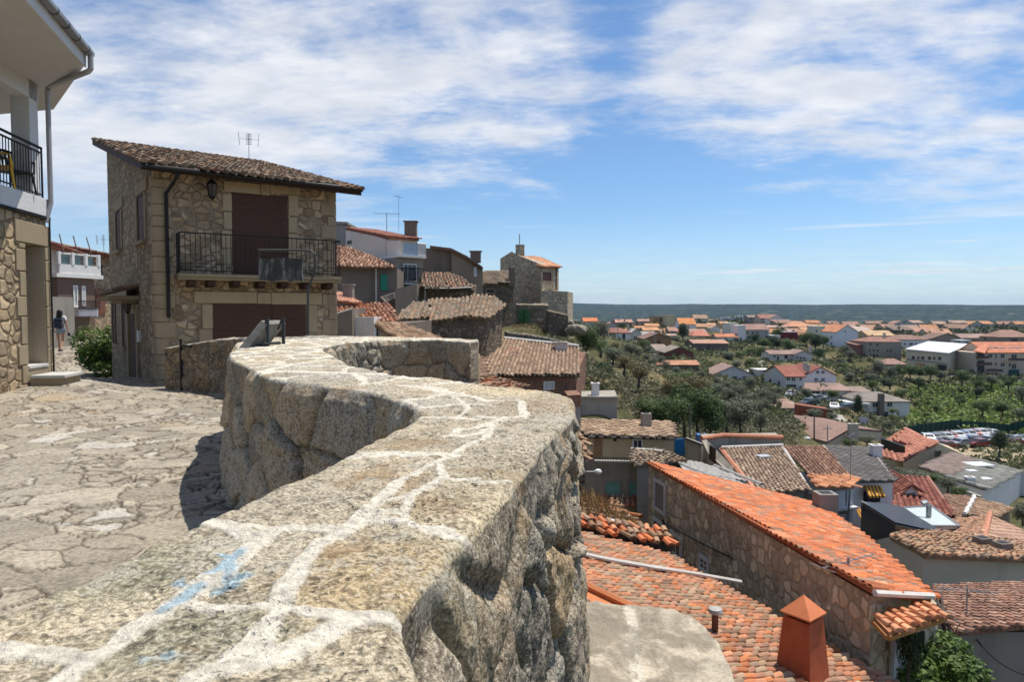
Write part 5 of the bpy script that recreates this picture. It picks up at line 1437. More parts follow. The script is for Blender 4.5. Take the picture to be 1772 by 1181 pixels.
 tile_roof('roof',[a,b,c,d],M_TILEN,[(.50,.24,.16),(.56,.30,.20)],r5,seed=73)
 walls(r5,inset([V2(a),V2(b),V2(c),V2(d)],.1),-4,[a.z-.1,b.z-.1,c.z-.1,d.z-.1],M_CONC)
 chimney(r5,PR('F',151,556,35),.5,.45,.75,M_CONC)
 # clothes rack of pale sticks on the terrace
 p=PR('F',395,545,45);r6=MB()
 for k in range(4):r6.tube([PR('F',340+k*10,540+k*8,44.5),PR('F',425,510+k*10,44.8)],.04,5)
 r6.tube([PR('F',345,535,44.4),PR('F',375,570,44.4)],.05,5);r6.tube([PR('F',423,508,44.7),PR('F',425,545,44.7)],.05,5)
 o=build(r6,'wooden_frame',flat('pale_wood',(.36,.30,.24),.8));tag(o,'frame of pale sticks leaning below the teal shutter','frame')
 a=PR('F',430,520,46);b=PR('F',560,520,47.5)
 r7=empty('terrace_wall',(a.x,a.y,-1),'dark stained wall under the lower balcony of the whitewashed house','wall')
 walls(r7,[V2(a),V2(b),V2(b)+Vector((0,2)),V2(a)+Vector((0,2))],-4,[PR('F',430,490,46).z,PR('F',560,455,47.5).z]*1+[PR('F',560,455,47.5).z,PR('F',430,490,46).z],M_PLD)
white_house()
# --- walls that continue the parapet
a=P(312,602,15.4);b=P(360,591,15.0);c=P(414,585,14.4);d=P(500,586,12.9)
strip_wall('courtyard_wall','rubble wall joining the stone house to the parapet behind the tilted plaque',[(a.x-.2,a.y+.1),(b.x,b.y),(c.x,c.y),(-4.6,13.2),(-3.3,12.1),(-2.6,11.7)],.45,[a.z,b.z,c.z,1.2,1.27,1.26],[-3,-3,-3,-4,-5,-6],(.215,.17,.115),cell=(.32,.34),seed=77,relief=.05,step=.025,mortar=1.25)
mb=MB();p=P(313,602,15.05);mb.tube([(p.x,p.y,-.5),(p.x,p.y,1.1)],.03,6);mb.tube([(p.x,p.y,.96),(p.x+.3,p.y-.1,.93)],.03,6)
tag(build(mb,'gate_post',M_DARK),'thin dark iron post where the rubble wall meets the stone house corner','post')
# --- the tilted plaque on its stand
def plaque():
 root=empty('tilted_plaque',(P(440,603,8.6).x,8.6,1.27),'tilted dark stone plaque on an iron stand on top of the parapet','plaque')
 d=8.5;a=P(413,603,d);b=P(452,555,d+.15)
 # slab seen from its edge: thick tablet leaning back
 e=(b-a);th=Vector((e.z,0,-e.x)).normalized()*.085;w=Vector((.10,.42,0))
 def hexa(a,b,th,w):
  mb=MB();V=[a,b,b+th,a+th];U=[v+w for v in V]
  mb.quad(V[::-1]);mb.quad(U)
  for k in range(4):m=(k+1) % 4;mb.quad([V[k],V[m],U[m],U[k]])
  return mb
 sl=hexa(a,b,th,w);o=build(sl,'slab',flat('slate_slab',(.17,.165,.145),.8,0,.45,9),root,bevel=.008)
 pm=flat('stand_iron',(.045,.052,.055),.6,.3)
 for s,nm in ((0.06,'leg'),(.34,'leg')):
  mb=MB();t=a+w.normalized()*s+e*.80+th*1.05
  x1=P(452,597,d).x if s<.2 else P(467,597,d).x
  mb.box((x1+.02,t.y,1.27+.17),(.035,.03,.36));mb.tube([(x1,t.y,1.275),(a.x+.1+s*.2,t.y,1.275)],.016,5);mb.tube([(x1,t.y,1.60),tuple(t)],.014,5)
  build(mb,'leg',pm,root)
 mb=MB();mb.tube([(P(452,597,d).x,d+.1,1.30),(P(467,597,d).x,d+.38,1.30)],.016,5);build(mb,'crossbar',pm,root)
plaque()
# --- hanging sign / panel rack in front of the garage: metal bar on a post with dark sheet
def panel_stand():
 d=14.2
 root=empty('notice_stand',(P(533,600,d).x,d,0),'grey metal post with a bent arm carrying a dark weathered sheet before the garage','sign')
 gm=flat('weathered_steel',(.085,.085,.080),.6,.4)
 p=lambda x,y:P(x,y,d)
 mb=MB();mb.tube([p(533,600),p(533,500),p(545,470),p(545,440),p(538,434),p(525,433),p(447,433)],.025,8);
 q=p(533,600);mb.tube([(q.x,q.y,-.4),(q.x,q.y,q.z)],.045,8);build(mb,'post',gm,root)
 mb=MB();rnd=random.Random(4)
 a=p(447,447);b=p(523,447);c=p(447,486);n=14
 top=[a.lerp(b,k/n)+Vector((0,0,rnd.uniform(-.015,.02))) for k in range(n+1)];bot=[Vector((t.x,t.y,c.z+rnd.uniform(-.03,.02))) for t in top]
 for k in range(n):
  cc=rnd.uniform(.7,1.3);dy=Vector((0,.03,0))
  mb.quad([bot[k],bot[k+1],top[k+1],top[k]],(cc,cc,cc));mb.quad([bot[k+1]+dy,bot[k]+dy,top[k]+dy,top[k+1]+dy])
  mb.quad([top[k],top[k+1],top[k+1]+dy,top[k]+dy]);mb.quad([bot[k+1],bot[k],bot[k]+dy,bot[k+1]+dy])
 mb.quad([bot[0]+Vector((0,.03,0)),bot[0],top[0],top[0]+Vector((0,.03,0))]);mb.quad([bot[-1],bot[-1]+Vector((0,.03,0)),top[-1]+Vector((0,.03,0)),top[-1]])
 m,t,b_=pmat('rusted_sheet');co=objco(t);n1=t.noise(t.scale(co,8,8,1.5),1.5,6,.7)
 t.put(b_.inputs['Base Color'],t.mix(t.rng(n1,.45,.65),(.045,.047,.045),(.20,.20,.185)));t.put(b_.inputs['Roughness'],.7)
 build(mb,'sheet',m,root)
 mb=MB();mb.tube([p(449,433),p(449,448)],.012,5);mb.tube([p(521,433),p(521,448)],.012,5);build(mb,'hanger',gm,root)
panel_stand()
# --- distant spur wall rocks
def boulder(name,label,c,r,mat,seed=1,grp=None):
 me=bpy.data.meshes.new(name);import bmesh
 bm=bmesh.new();bmesh.ops.create_icosphere(bm,subdivisions=4,radius=1)
 vs=np.array([v.co[:] for v in bm.verts])
 n=fbm(vs[:,0]*1.3+vs[:,2]*.8+seed,vs[:,1]*1.3+seed,seed,4)*.5+fbm(vs[:,0]*5+vs[:,2]*3,vs[:,1]*5,seed+3,3)*.10
 for v,k in zip(bm.verts,n):v.co=Vector((v.co.x*r[0],v.co.y*r[1],v.co.z*r[2]))*(1+k)
 bm.to_mesh(me);bm.free()
 at=me.color_attributes.new('tint','FLOAT_COLOR','POINT');at.data.foreach_set('color',np.tile(np.array([.27,.24,.19,1],dtype=np.float32),len(me.vertices)))
 o=link(name,me,mat,None,True);o.location=c
 if label:tag(o,label,'rock',grp)
 return o
GRB=MATS['granite_b']
boulder('boulder','large dark boulder beside the wall at the tip of the spur',PR('F',1520,735,60),(.9,.8,.5),GRB,3)
boulder('boulder','pale boulder above the bushes at the tip of the spur',PR('F',1490,690,66),(.6,.6,.35),GRB,4)
# ================================================================== ROOFS BELOW THE PARAPET
M_RUBW=rubble('wedge_rubble',(0.49,0.39,0.26),(0.64,0.55,0.41),(0.46,0.38,0.28),size=0.26,mw=0.045,squash=0.85,depth=0.05,grime=0.12)
M_CREAM=plaster('cream_render',(0.50,0.40,0.25),0.3,0.8,(.25,.19,.12))
M_GREYP=plaster('stained_grey_render',(0.33,0.30,0.255),0.6,0.8,(.12,.105,.085))
M_BEIGE=plaster('beige_render',(0.46,0.42,0.35),0.35,0.7,(.22,.19,.15))
M_WHITEW=plaster('white_wall',(0.66,0.65,0.64),0.15,0.6,(.4,.38,.36))
def box_walls(root,A,B,depthv,zb,zt,mat,name='wall'):
 a,b=V2(A),V2(B);dv=Vector(depthv)
 zt=zt if hasattr(zt,'__len__') else [zt]*4
 return walls(root,[a,b,b+dv,a+dv],zb,zt,mat,name)
# --- wedge shaped stone house with the orange roof
def wedge_house():
 A=P(1118,799,22.0);B=P(1402,872,23.4);C=P(1612,1033,12.2);D=P(1512,1028,11.6)
 root=empty('wedge_house',(D.x,D.y,-9),'long rubble stone house with a bright orange tiled roof tapering towards us','house')
 Bm=P(1472,914,19.2)
 tile_roof('roof',[A,B,Bm,C,D],M_TILEN,ORANGE,root,down=tuple((V2(B)-V2(A)).normalized()*1),seed=80,w=.17,L=.30,thick=.08,seg=5)
 a,b,c,d=V2(A),V2(B),V2(C),V2(D)
 cen=(a+b+c+d)/4
 ins=lambda p,k=.12:p+(cen-p).normalized()*k
 walls(root,[ins(a),ins(b,.4),ins(V2(Bm),.3),ins(c,.25),ins(d)],-12,[A.z-.10,B.z-.14,Bm.z-.14,C.z-.14,D.z-.10],M_RUBW)
 wa,wd=ins(a),ins(d)
 for r,bb in (((1133,833,1153,888),(0,0)),((1131,900,1148,942),(1,0)),((1160,925,1181,964),(1,0)),((1211,964,1228,992),(1,1))):
  window(root,wa,wd,r,frame=.09,bars=bb,fmat=flat('white_surround',(.62,.60,.56),.8,0,.12,4),pmat_=flat('grey_blind',(.24,.22,.20),.7) if bb == (0,0) else None,depth=.05)
 # lime verge at the near end
 mb=MB();mb.tube([D+Vector((0,-.03,.02)),D.lerp(C,.5)+Vector((0,-.06,.03)),C+Vector((0,-.03,.02))],.06,6);build(mb,'verge',flat('lime_flashing',(.62,.6,.56),.8),root)
 mb=MB();pts=[P(1148,900,20.3),P(1147,958,20.3)];mb.tube(pts,.035,6);build(mb,'downpipe',M_DARK,root)
 # end face with tiled awning over the white door
 e=(ins(c,.25)-ins(d)).normalized();n=Vector((e.y,-e.x));
 if n.y>0:n=-n
 w0=ins(d);w1=ins(c,.25)
 k0=P(1512,1068,11.5);k1=P(1600,1045,12.0);f0=P(1538,1095,10.7);f1=P(1636,1062,11.4)
 aw=tile_roof('awning',[k0,k1,f1,f0],M_TILEN,NEWO,root,down=tuple((V2(f0)+V2(f1)-V2(k0)-V2(k1)).normalized()),seed=81,w=.17,L=.3,thick=.06)
 mb=MB();mb.tube([k0+Vector((0,.0,-.1)),f0+Vector((0,0,-.1))],.05,4);mb.tube([f0+Vector((0,0,-.1)),f1+Vector((0,0,-.1))],.05,4);build(mb,'awning_frame',flat('varnished_wood',(.35,.17,.06),.5),aw)
 q0=V2(P(1540,1120,11.9));q1=V2(P(1622,1120,12.6));
 walls(root,[q0,q1,q1+Vector((.1,1.2)),q0+Vector((.1,1.2))],-12,[k0.z-.25]*4,M_RUBW,'porch_wall')
 panel(root,q0,q1,(1542,1095,1580,1175),flat('white_door',(.55,.56,.58),.5),'door',.06)
 panel(root,q0,q1,(1584,1095,1596,1160),M_DARK,'window',.04)
 g=P(1405,872,23.2);chimney(root,(g.x-.1,g.y-1.2,g.z-.3),.62,.55,1.0,M_CONC,cap=False)
 # aerials lying over the roof
 p=P(1467,1023,13.0);antenna((p.x,p.y,P(1467,1060,13).z),P(1467,965,13).z-P(1467,1060,13).z,'double yagi aerial standing before the orange roof of the wedge house',yaw=.5,scale=1.4)
wedge_house()
# --- the roof right below us
def near_roof():
 Z=lambda px,py,d:P(px,py,d)
 pts=[P(975,930,15.8),P(1145,957,16.4),P(1310,1022,13.6),P(1590,1200,10.6),P(1330,1330,7.6),P(1130,1108,9.6),P(975,1000,10.8)]
 root=empty('near_roof_house',(pts[3].x,pts[3].y,-9),'house right below the parapet with a mottled orange tiled roof','house')
 A,B,C,D=P(930,925,16.2),P(1148,957,16.4),P(1585,1195,10.6),P(1310,1330,8.0)
 E_=P(930,985,10.8)
 q=[A,B,C,D,E_]
 a,b,c=fit_plane(q)
 NR['plane']=(a,b,c)
 # tiles run down to the right-hand far side
 dn=(V2(B)-V2(A)).normalized()
 q2=[Vector((p.x,p.y,a*p.x+b*p.y+c)) for p in q]
 ft=tile_roof('roof',q2,M_TILE,ORMIX,root,down=(.86,.51),seed=90,w=.155,L=.22,thick=.08,seg=5,jit=1.6)
 walls(root,inset([V2(p) for p in q2],.2),-10,[p.z-.1 for p in q2],M_GREYP)
 h=lambda x,y:a*x+b*y+c
 def on(px,py,up=0.0):
  o=Vector((0,0,EYE));d=P(px,py,1.0)-o
  k=(a*0+b*0+c-EYE)/(d.z-a*d.x-b*d.y);p=o+d*k;p.z += up;return p
 NR['on']=on
 # white mortar line
 mb=MB();pts=[on(985,965,.13),on(1050,979,.13),on(1130,993,.13),on(1200,1003,.13),on(1282,1018,.13)];mb.tube(pts,[.05,.045,.05,.04,.05],6);build(mb,'mortar_ridge',flat('lime_flashing',(.62,.6,.56),.8),root)
 # terracotta flashing along the parapet side
 mb=MB();f0=on(980,1016,.03);f1=on(1132,1090,.03);v=Vector((-.9,-.55,-.05))
 s=[f0,f1,f1+v*1.4,f0+v*1.2]
 mb.quad([p+Vector((0,0,.12)) for p in s]);mb.tube([f0+Vector((0,0,.16)),f1+Vector((0,0,.16))],.07,6)
 build(mb,'flashing',flat('terracotta_paint',(.55,.19,.075),.7,0,.15),root)
 # tapering terracotta chimney
 p=on(1388,1170);M_TC=flat('chimney_terracotta',(.42,.105,.045),.75,0,.18,5)
 sc=p.y/FPX;top=P(1390,1068,p.y).z
 r=empty('terracotta_chimney',(p.x,p.y,p.z),'tapering terracotta chimney with a pyramid cap on the near roof','chimney')
 mb=MB();yw=math.radians(38)
 def sq(z,hw):return [Vector((p.x+hw*math.sqrt(2)*math.cos(yw+math.pi/4+k*math.pi/2),p.y+hw*math.sqrt(2)*math.sin(yw+math.pi/4+k*math.pi/2),z)) for k in range(4)]
 def loft(rings):
  for s0,s1 in zip(rings[:-1],rings[1:]):
   for k in range(4):m=(k+1) % 4;mb.quad([s0[k],s0[m],s1[m],s1[k]])
  mb.quad(rings[-1]);mb.quad(rings[0][::-1])
 loft([sq(p.z-.6,38*sc),sq(top,24*sc)]);build(mb,'shaft',M_TC,r,bevel=.01)
 mb=MB();loft([sq(top+.004,17*sc),sq(top+.05,17*sc)]);build(mb,'vent',M_DARK,r)
 mb=MB();ap=P(1391,1030,p.y).z;b0=sq(top+.055,28*sc);b1=sq(top+.08,28*sc);loft([b0,b1])
 for k in range(4):mb.quad([b1[k],b1[(k+1) % 4],Vector((p.x,p.y,ap))])
 build(mb,'cap',flat('cap_terracotta',(.60,.19,.08),.7,0,.12),r)
 # small pipe
 p=on(1237,1100);r=empty('flue_pipe',tuple(p),'small rusty flue pipe with a round grey cap on the near roof','flue')
 mb=MB();tz=P(1238,1062,p.y).z;mb.tube([(p.x,p.y,p.z-.1),(p.x,p.y,tz)],.055,10);build(mb,'pipe',flat('rusty_pipe',(.16,.075,.045),.7,.2,.3,12),r)
 mb=MB();mb.tube([(p.x,p.y,tz+.0),(p.x,p.y,tz+.03),(p.x,p.y,tz+.08),(p.x,p.y,tz+.10)],[.10,.125,.11,.04],14);build(mb,'cap',flat('grey_cap',(.36,.35,.33),.7,0,.3,20),r)
NR={}
near_roof()
# loose blocks of rubble wall with tile coping, between near roof and the grey house
def coping_wall():
 a=P(975,930,16.8);b=P(1160,958,17.4);za=P(975,903,16.8).z;zb_=P(1160,935,17.4).z
 o=strip_wall('coped_wall','dark rubble garden wall with broken orange tile coping above the near roof',[(a.x,a.y),((a.x+b.x)/2,(a.y+b.y)/2+.05),(b.x,b.y)],.35,[za,(za+zb_)/2+.05,zb_],[-9]*3,(.16,.13,.105),cell=(.3,.25),step=.035,seed=91,cap_col=(.3,.2,.14))
 r=empty('tile_coping',(a.x,a.y,za),'row of loose orange tiles capping the dark garden wall','coping')
 n=Vector((0,-1));e=(V2(b)-V2(a)).normalized();n=Vector((e.y,-e.x))
 q=[Vector((*(V2(a)+n*.3),za+.02)),Vector((*(V2(b)+n*.3),zb_+.02)),Vector((*(V2(b)-n*.3),zb_+.16)),Vector((*(V2(a)-n*.3),za+.16))]
 tile_roof('tiles',q,M_TILE,ORANGE+OLD,r,down=tuple(n),seed=92,w=.22,L=.3,jit=5,thick=.03)
 # ruined shed with dry plants above
 c=[P(985,895,18.4),P(1010,858,20.5),P(1075,890,20.5),P(1150,940,18.2)]
 r=empty('ruined_shed',(c[0].x,c[0].y,-9),'ruined shed with a heap of broken tiles and dry weeds beside the parapet','shed')
 tile_roof('broken_tiles',c,M_TILE,ORMIX+OLD,r,down=(.5,-.8),seed=93,jit=12,w=.24)
 walls(r,[V2(p) for p in c],-10,[p.z-.12 for p in c],M_RUBD)
 mb=MB();rnd=random.Random(3)
 for k in range(1500):
  t=rnd.random();s=rnd.random();p=c[0].lerp(c[3],t).lerp(c[1].lerp(c[2],t),s)+Vector((0,0,.05))
  L=rnd.uniform(.1,.42)*(1.2-abs(t-.35));a_=rnd.uniform(0,6.28);w=.012
  tip=p+Vector((math.cos(a_)*L*.4,math.sin(a_)*L*.4,L));o2=Vector((math.sin(a_),-math.cos(a_),0))*w
  cc=rnd.choice([(.32,.20,.09),(.38,.26,.12),(.16,.15,.06),(.27,.15,.07)])
  mb.quad([p-o2,p+o2,tip],cc)
 m,t,b_=pmat('dry_weeds');t.put(b_.inputs['Base Color'],tintc(t));g=build(mb,'dry_weeds',m);tag(g,'dry brown weeds growing over the ruined shed','weeds',kind='stuff')
 # pale curved mortar capping stones
 mb=MB();pts=[P(1055,905,17.9),P(1080,915,17.7),P(1110,925,17.6),P(1150,942,17.5)];mb.tube([p+Vector((0,0,.0)) for p in pts],[.12,.18,.14,.07],7);build(mb,'mortar_cap',flat('lime_flashing',(.62,.6,.56),.8),r)
 # crumbling stub with tiles hard against the parapet
 a,b2=P(985,800,21),P(1012,800,21.5)
 r=empty('crumbling_wall',(a.x,a.y,-9),'crumbling wall stub with a few tiles hard against the right side of the parapet','wall')
 walls(r,[V2(a)+Vector((-1,0)),V2(b2),V2(b2)+Vector((0,2)),V2(a)+Vector((-1,2))],-10,P(1000,790,21).z,M_RUBD)
 z=P(1000,775,21).z;tile_roof('tiles',[Vector((a.x-1,a.y-.3,z-.35)),Vector((b2.x+.1,b2.y-.3,z-.35)),Vector((b2.x+.1,b2.y+2,z+.15)),Vector((a.x-1,a.y+2,z+.15))],M_TILE,OLD,r,seed=94,jit=4)
coping_wall()
# lower rock shelf at the foot of the parapet
def rock_shelf():
 def at(px,py,d):return P(px,py,d)
 n,m=160,130
 U=np.linspace(0,1,n)[:,None]+np.zeros((1,m));W_=np.linspace(0,1,m)[None]+np.zeros((n,1))
 zz=-0.62
 c00=PZ(940,1030,zz);c10=PZ(1235,1062,zz);c01=PZ(900,1500,zz);c11=PZ(1420,1500,zz)
 V=np.zeros((n,m,3))
 for k in range(3):V[...,k]=(c00[k]*(1-U)+c10[k]*U)*(1-W_)+(c01[k]*(1-U)+c11[k]*U)*W_
 X=V[...,0];Y=V[...,1]
 ex=1-(np.abs(U*2-1) ** 5+np.abs(W_*2-1) ** 5) ** .2;ex=np.maximum(ex,0)
 V[...,2] += fbm(X*1.5,Y*1.5,5,4)*.07+fbm(X*9,Y*9,7,3)*.02+fbm(X*40,Y*40,7,3)*.006
 rag=fbm(X*1.2+5,Y*1.2,15,3)*.5+fbm(X*4,Y*4,16,2)*.15
 drop=np.clip((.07+rag*.05-ex)/.07,0,1)
 V[...,2] -= drop ** 1.5*1.6
 V[...,2] -= np.where(ex<0.001,4,0)
 C=np.ones((n,m,4));C[...,:3]=np.array([.46,.40,.31])*(0.8+.4*vnoise(X*3,Y*3,5))[...,None]
 ln=np.abs(X-(0.86+fbm(X*2,Y*2,3,2)*.06+(Y-4.6)*.12));mk=1-np.clip((ln-.035)/.02,0,1)
 C[...,:3]=C[...,:3]*(1-mk[...,None])+np.array([.62,.57,.47])*mk[...,None];C[...,3]=1-mk*.6
 m,t,b_=pmat('weathered_cement');co=objco(t);n1=t.noise(co,2.5,6,.65,.4);n2=t.noise(co,45,5,.7);k=t.rng(n2,.35,.65,.78,1.2,smooth=False)
 c_=t.mix(1.0,tintc(t),t.mix(0,k,k),'MULTIPLY');c_=t.mix(t.math('MULTIPLY',t.rng(n1,.40,.58),.8),c_,(.21,.18,.135));t.put(b_.inputs['Base Color'],c_);bump(t,b_,t.math('ADD',n1,n2),.7,.02)
 o=grid_obj('rock_shelf',V,C,m);tag(o,'pale rounded ledge with a mortar seam at the foot of the parapet','rock')
rock_shelf()
# --- cream house with the lichen tile roof and the grey wall with teal glass windows
def cream_house():
 root=empty('cream_house',(P(1090,760,34).x,34,-11),'cream rendered house with a pale brown tiled roof and brown door','house')
 e0=P(1004,753,33.4);e1=P(1167,757,33.8);t1=P(1158,731,37.6);t0=P(1004,727,37.2)
 tile_roof('roof',[e0,e1,t1,t0],M_TILE,[(.42,.30,.20),(.50,.37,.25),(.34,.23,.15),(.46,.32,.22),(.28,.2,.14)],root,seed=100,w=.25,L=.38,jit=2.2,thick=.12)
 w0=P(1006,760,33.7);w1=P(1166,760,34.1)
 box_walls(root,w0,w1,(.3,3.2),-14,[e0.z-.1,e1.z-.1,t1.z-.2,t0.z-.2],M_CREAM)
 panel(root,w0,w1,(1028,759,1042,793),flat('brown_wooden_door',(.26,.15,.075),.6,0,.2),'door',.06)
 window(root,w0,w1,(1094,760,1112,779),fmat=M_WHITE,bars=(1,0))
 panel(root,w0,w1,(1062,759,1066,764),M_DARK,'vent',.1)
 mb=MB();mb.tube([e0+Vector((0,-.1,-.08)),e1+Vector((0,-.1,-.08))],.06,6);build(mb,'gutter',M_DARK,root)
 p=P(1118,735,36);chimney(root,(p.x,p.y,p.z-.3),.5,.5,.9,M_CONC,cap=False)
 l0=P(1006,798,31.5);l1=P(1118,798,31.8)
 r2=empty('grey_courtyard_house',(l0.x,l0.y,-12),'stained grey rendered house with two teal glass windows below the cream house','house')
 w0=P(1006,850,30.5);w1=P(1120,850,30.0);box_walls(r2,w0,w1,(.02,.5),-14,P(1060,800,30.3).z,M_GREYP);box_walls(r2,V2(w0)+Vector((.02,.5)),V2(w1)+Vector((.02,.5)),(.2,3),-14,P(1060,800,30.3).z-1.3,M_GREYP,'terrace')
 mb=MB();a=P(1004,799,30.3);b=P(1118,801,29.9);mb.tube([a,b],.07,4);build(mb,'ledge',M_CONC,r2)
 mb=MB();a_,b_=P(1010,797,30.6),P(1095,797,30.4);balusters(mb,Vector((a_.x,a_.y,0)),Vector((b_.x,b_.y,0)),a_.z+.02,a_.z+.16,18,.015,.03);build(mb,'railing',M_DARK,r2)
 for r in ((1046,832,1076,862),(1086,832,1114,862)):window(r2,w0,w1,r,fmat=M_CONC,pmat_=flat('teal_glass',(.16,.36,.33),.25),bars=(0,0),sill=True)
 z=P(1080,866,29.8).z;q0,q1=V2(P(1052,866,29.9)),V2(P(1116,866,29.6))
 tile_roof('ledge_tiles',[Vector((q0.x,q0.y-.35,z-.06)),Vector((q1.x,q1.y-.35,z-.06)),Vector((q1.x,q1.y+.5,z+.1)),Vector((q0.x,q0.y+.5,z+.1))],M_TILE,ORMIX,r2,seed=101,jit=2)
 walls(r2,[q0+Vector((0,-.25)),q1+Vector((0,-.25)),q1+Vector((0,.4)),q0+Vector((0,.4))],-14,z-.1,M_GREYP,'lower_wall')
 # street lamp on the wall
 r3=empty('street_lamp',tuple(P(1008,826,24)),'white street lamp on a thin arm beside the parapet','street lamp')
 mb=MB();mb.tube([P(1000,822,24),P(1015,817,24),P(1030,817,24)],.03,6);build(mb,'arm',M_GREYM,r3)
 mb=MB();p=P(1036,817.5,24);mb.tube([P(1029,817,24),P(1033,817,24),P(1038,817,24),P(1041,818,24)],[.05,.10,.09,.03],8);build(mb,'lamp_head',flat('lamp_white',(.8,.8,.8),.4),r3)
 # small brown roof and corrugated sheets
 r4=empty('corrugated_roof_shed',(P(1220,815,29).x,29,-11),'shed with grey corrugated sheets beside the stone house ridge','shed')
 a,b,c,d=P(1172,800,30.5),P(1240,806,31.5),P(1262,832,28),P(1190,822,26.5)
 tile_roof('roof',[a,b,c,d],flat('fibre_cement',(.33,.32,.30),.9,0,.3,4),[(1,1,1)],r4,down=(.3,-1),seed=102,w=.26,L=3.0,jit=.2,thick=.03)
 walls(r4,inset([V2(a),V2(b),V2(c),V2(d)],.15),-14,[a.z-.05,b.z-.05,c.z-.05,d.z-.05],M_GREYP)
 r5=empty('ragged_roof_shed',(P(1130,790,30).x,30,-11),'shed with a ragged dark brown tiled roof in front of the cream house','shed')
 a,b,c,d=P(1092,779,32.5),P(1150,779,32.5),P(1188,800,30),P(1098,806,28.5)
 tile_roof('roof',[a,b,c,d],M_TILE,GREYT,r5,down=(.2,-1),seed=103,w=.28,jit=4)
 walls(r5,inset([V2(a),V2(b),V2(c),V2(d)],.15),-14,[a.z-.12,b.z-.12,c.z-.12,d.z-.12],M_GREYP)
 mb=MB();mb.tube([P(1092,777,32.4),P(1146,781,31.8)],.07,6);build(mb,'mortar_line',flat('lime_flashing',(.62,.6,.56),.8),r5)
 # M1 brick pillar, grey parapet block with the white chimney
 r6=empty('flat_roofed_block',(P(1040,700,37).x,37,-9),'plain grey block with a white chimney behind the tip of the parapet','building')
 w0=P(1006,710,38.5);w1=P(1068,710,39);box_walls(r6,w0,w1,(.3,3),-12,P(1040,688,38.5).z,M_GREYP)
 mb=MB();mb.tube([P(1004,688,38.4),P(1070,689,38.9)],.08,4);build(mb,'coping',M_CONC,r6)
 p=P(1030,690,39.5);chimney(r6,(p.x,p.y,p.z-.1),.42,.42,.95,M_WHITEW)
 w0=P(982,720,34);w1=P(1005,720,34.3);zz=P(990,685,34).z
 r7=empty('brick_pillar',(w0.x,w0.y,-9),'narrow red brick and grey wall end behind the tip of the parapet','wall')
 box_walls(r7,w0,w1,(0,2),-12,P(990,706,34).z,M_GREYP);
 a0=V2(w0);a1=V2(w1);walls(r7,[a0,a1,a1+Vector((0,2)),a0+Vector((0,2))],P(990,706,34).z+.003,zz,rubble('brick',(0,0,0),(0,0,0),(0,0,0)),'brick_top')
cream_house()
# --- blue gate, tank, little yards
def yard_bits():
 A=P(1165,775,40);B=P(1186,775,40.3)
 r=empty('blue_gate',(A.x,A.y,-10),'bright blue metal gate right of the cream house','gate')
 panel(r,A,B,(1167,760,1184,788),flat('blue_metal',(.03,.19,.42),.5),'gate_leaf',.06);mb=MB();p=P(1165,775,39.9);mb.box((p.x,p.y,p.z),(.12,.12,1.4));build(mb,'gate_post',M_CONC,r)
 p=P(1214,768,42);r=empty('water_tank',tuple(p),'blue water tank behind the grey wall','tank');mb=MB();mb.box((p.x,p.y,p.z+.2),(.62,.6,.8));build(mb,'tank',flat('blue_plastic',(.10,.22,.45),.4),r,bevel=.05)
 mb=MB();mb.tube([(p.x,p.y,p.z+.6),(p.x,p.y,p.z+.66)],.15,10);build(mb,'lid',M_DARK,r)
 A=P(1186,785,38);B=P(1214,785,37);r=empty('grey_yard_wall',(A.x,A.y,-10),'grey yard wall with a dark sloping coping right of the blue gate','wall')
 box_walls(r,A,B,(.2,.5),-14,[P(1186,760,38).z,P(1214,771,37).z,P(1214,771,37).z,P(1186,760,38).z],M_GREYP);mb=MB();mb.tube([P(1185,759,37.9),P(1216,771,36.9)],.06,5);build(mb,'coping',M_DARK,r)
yard_bits()
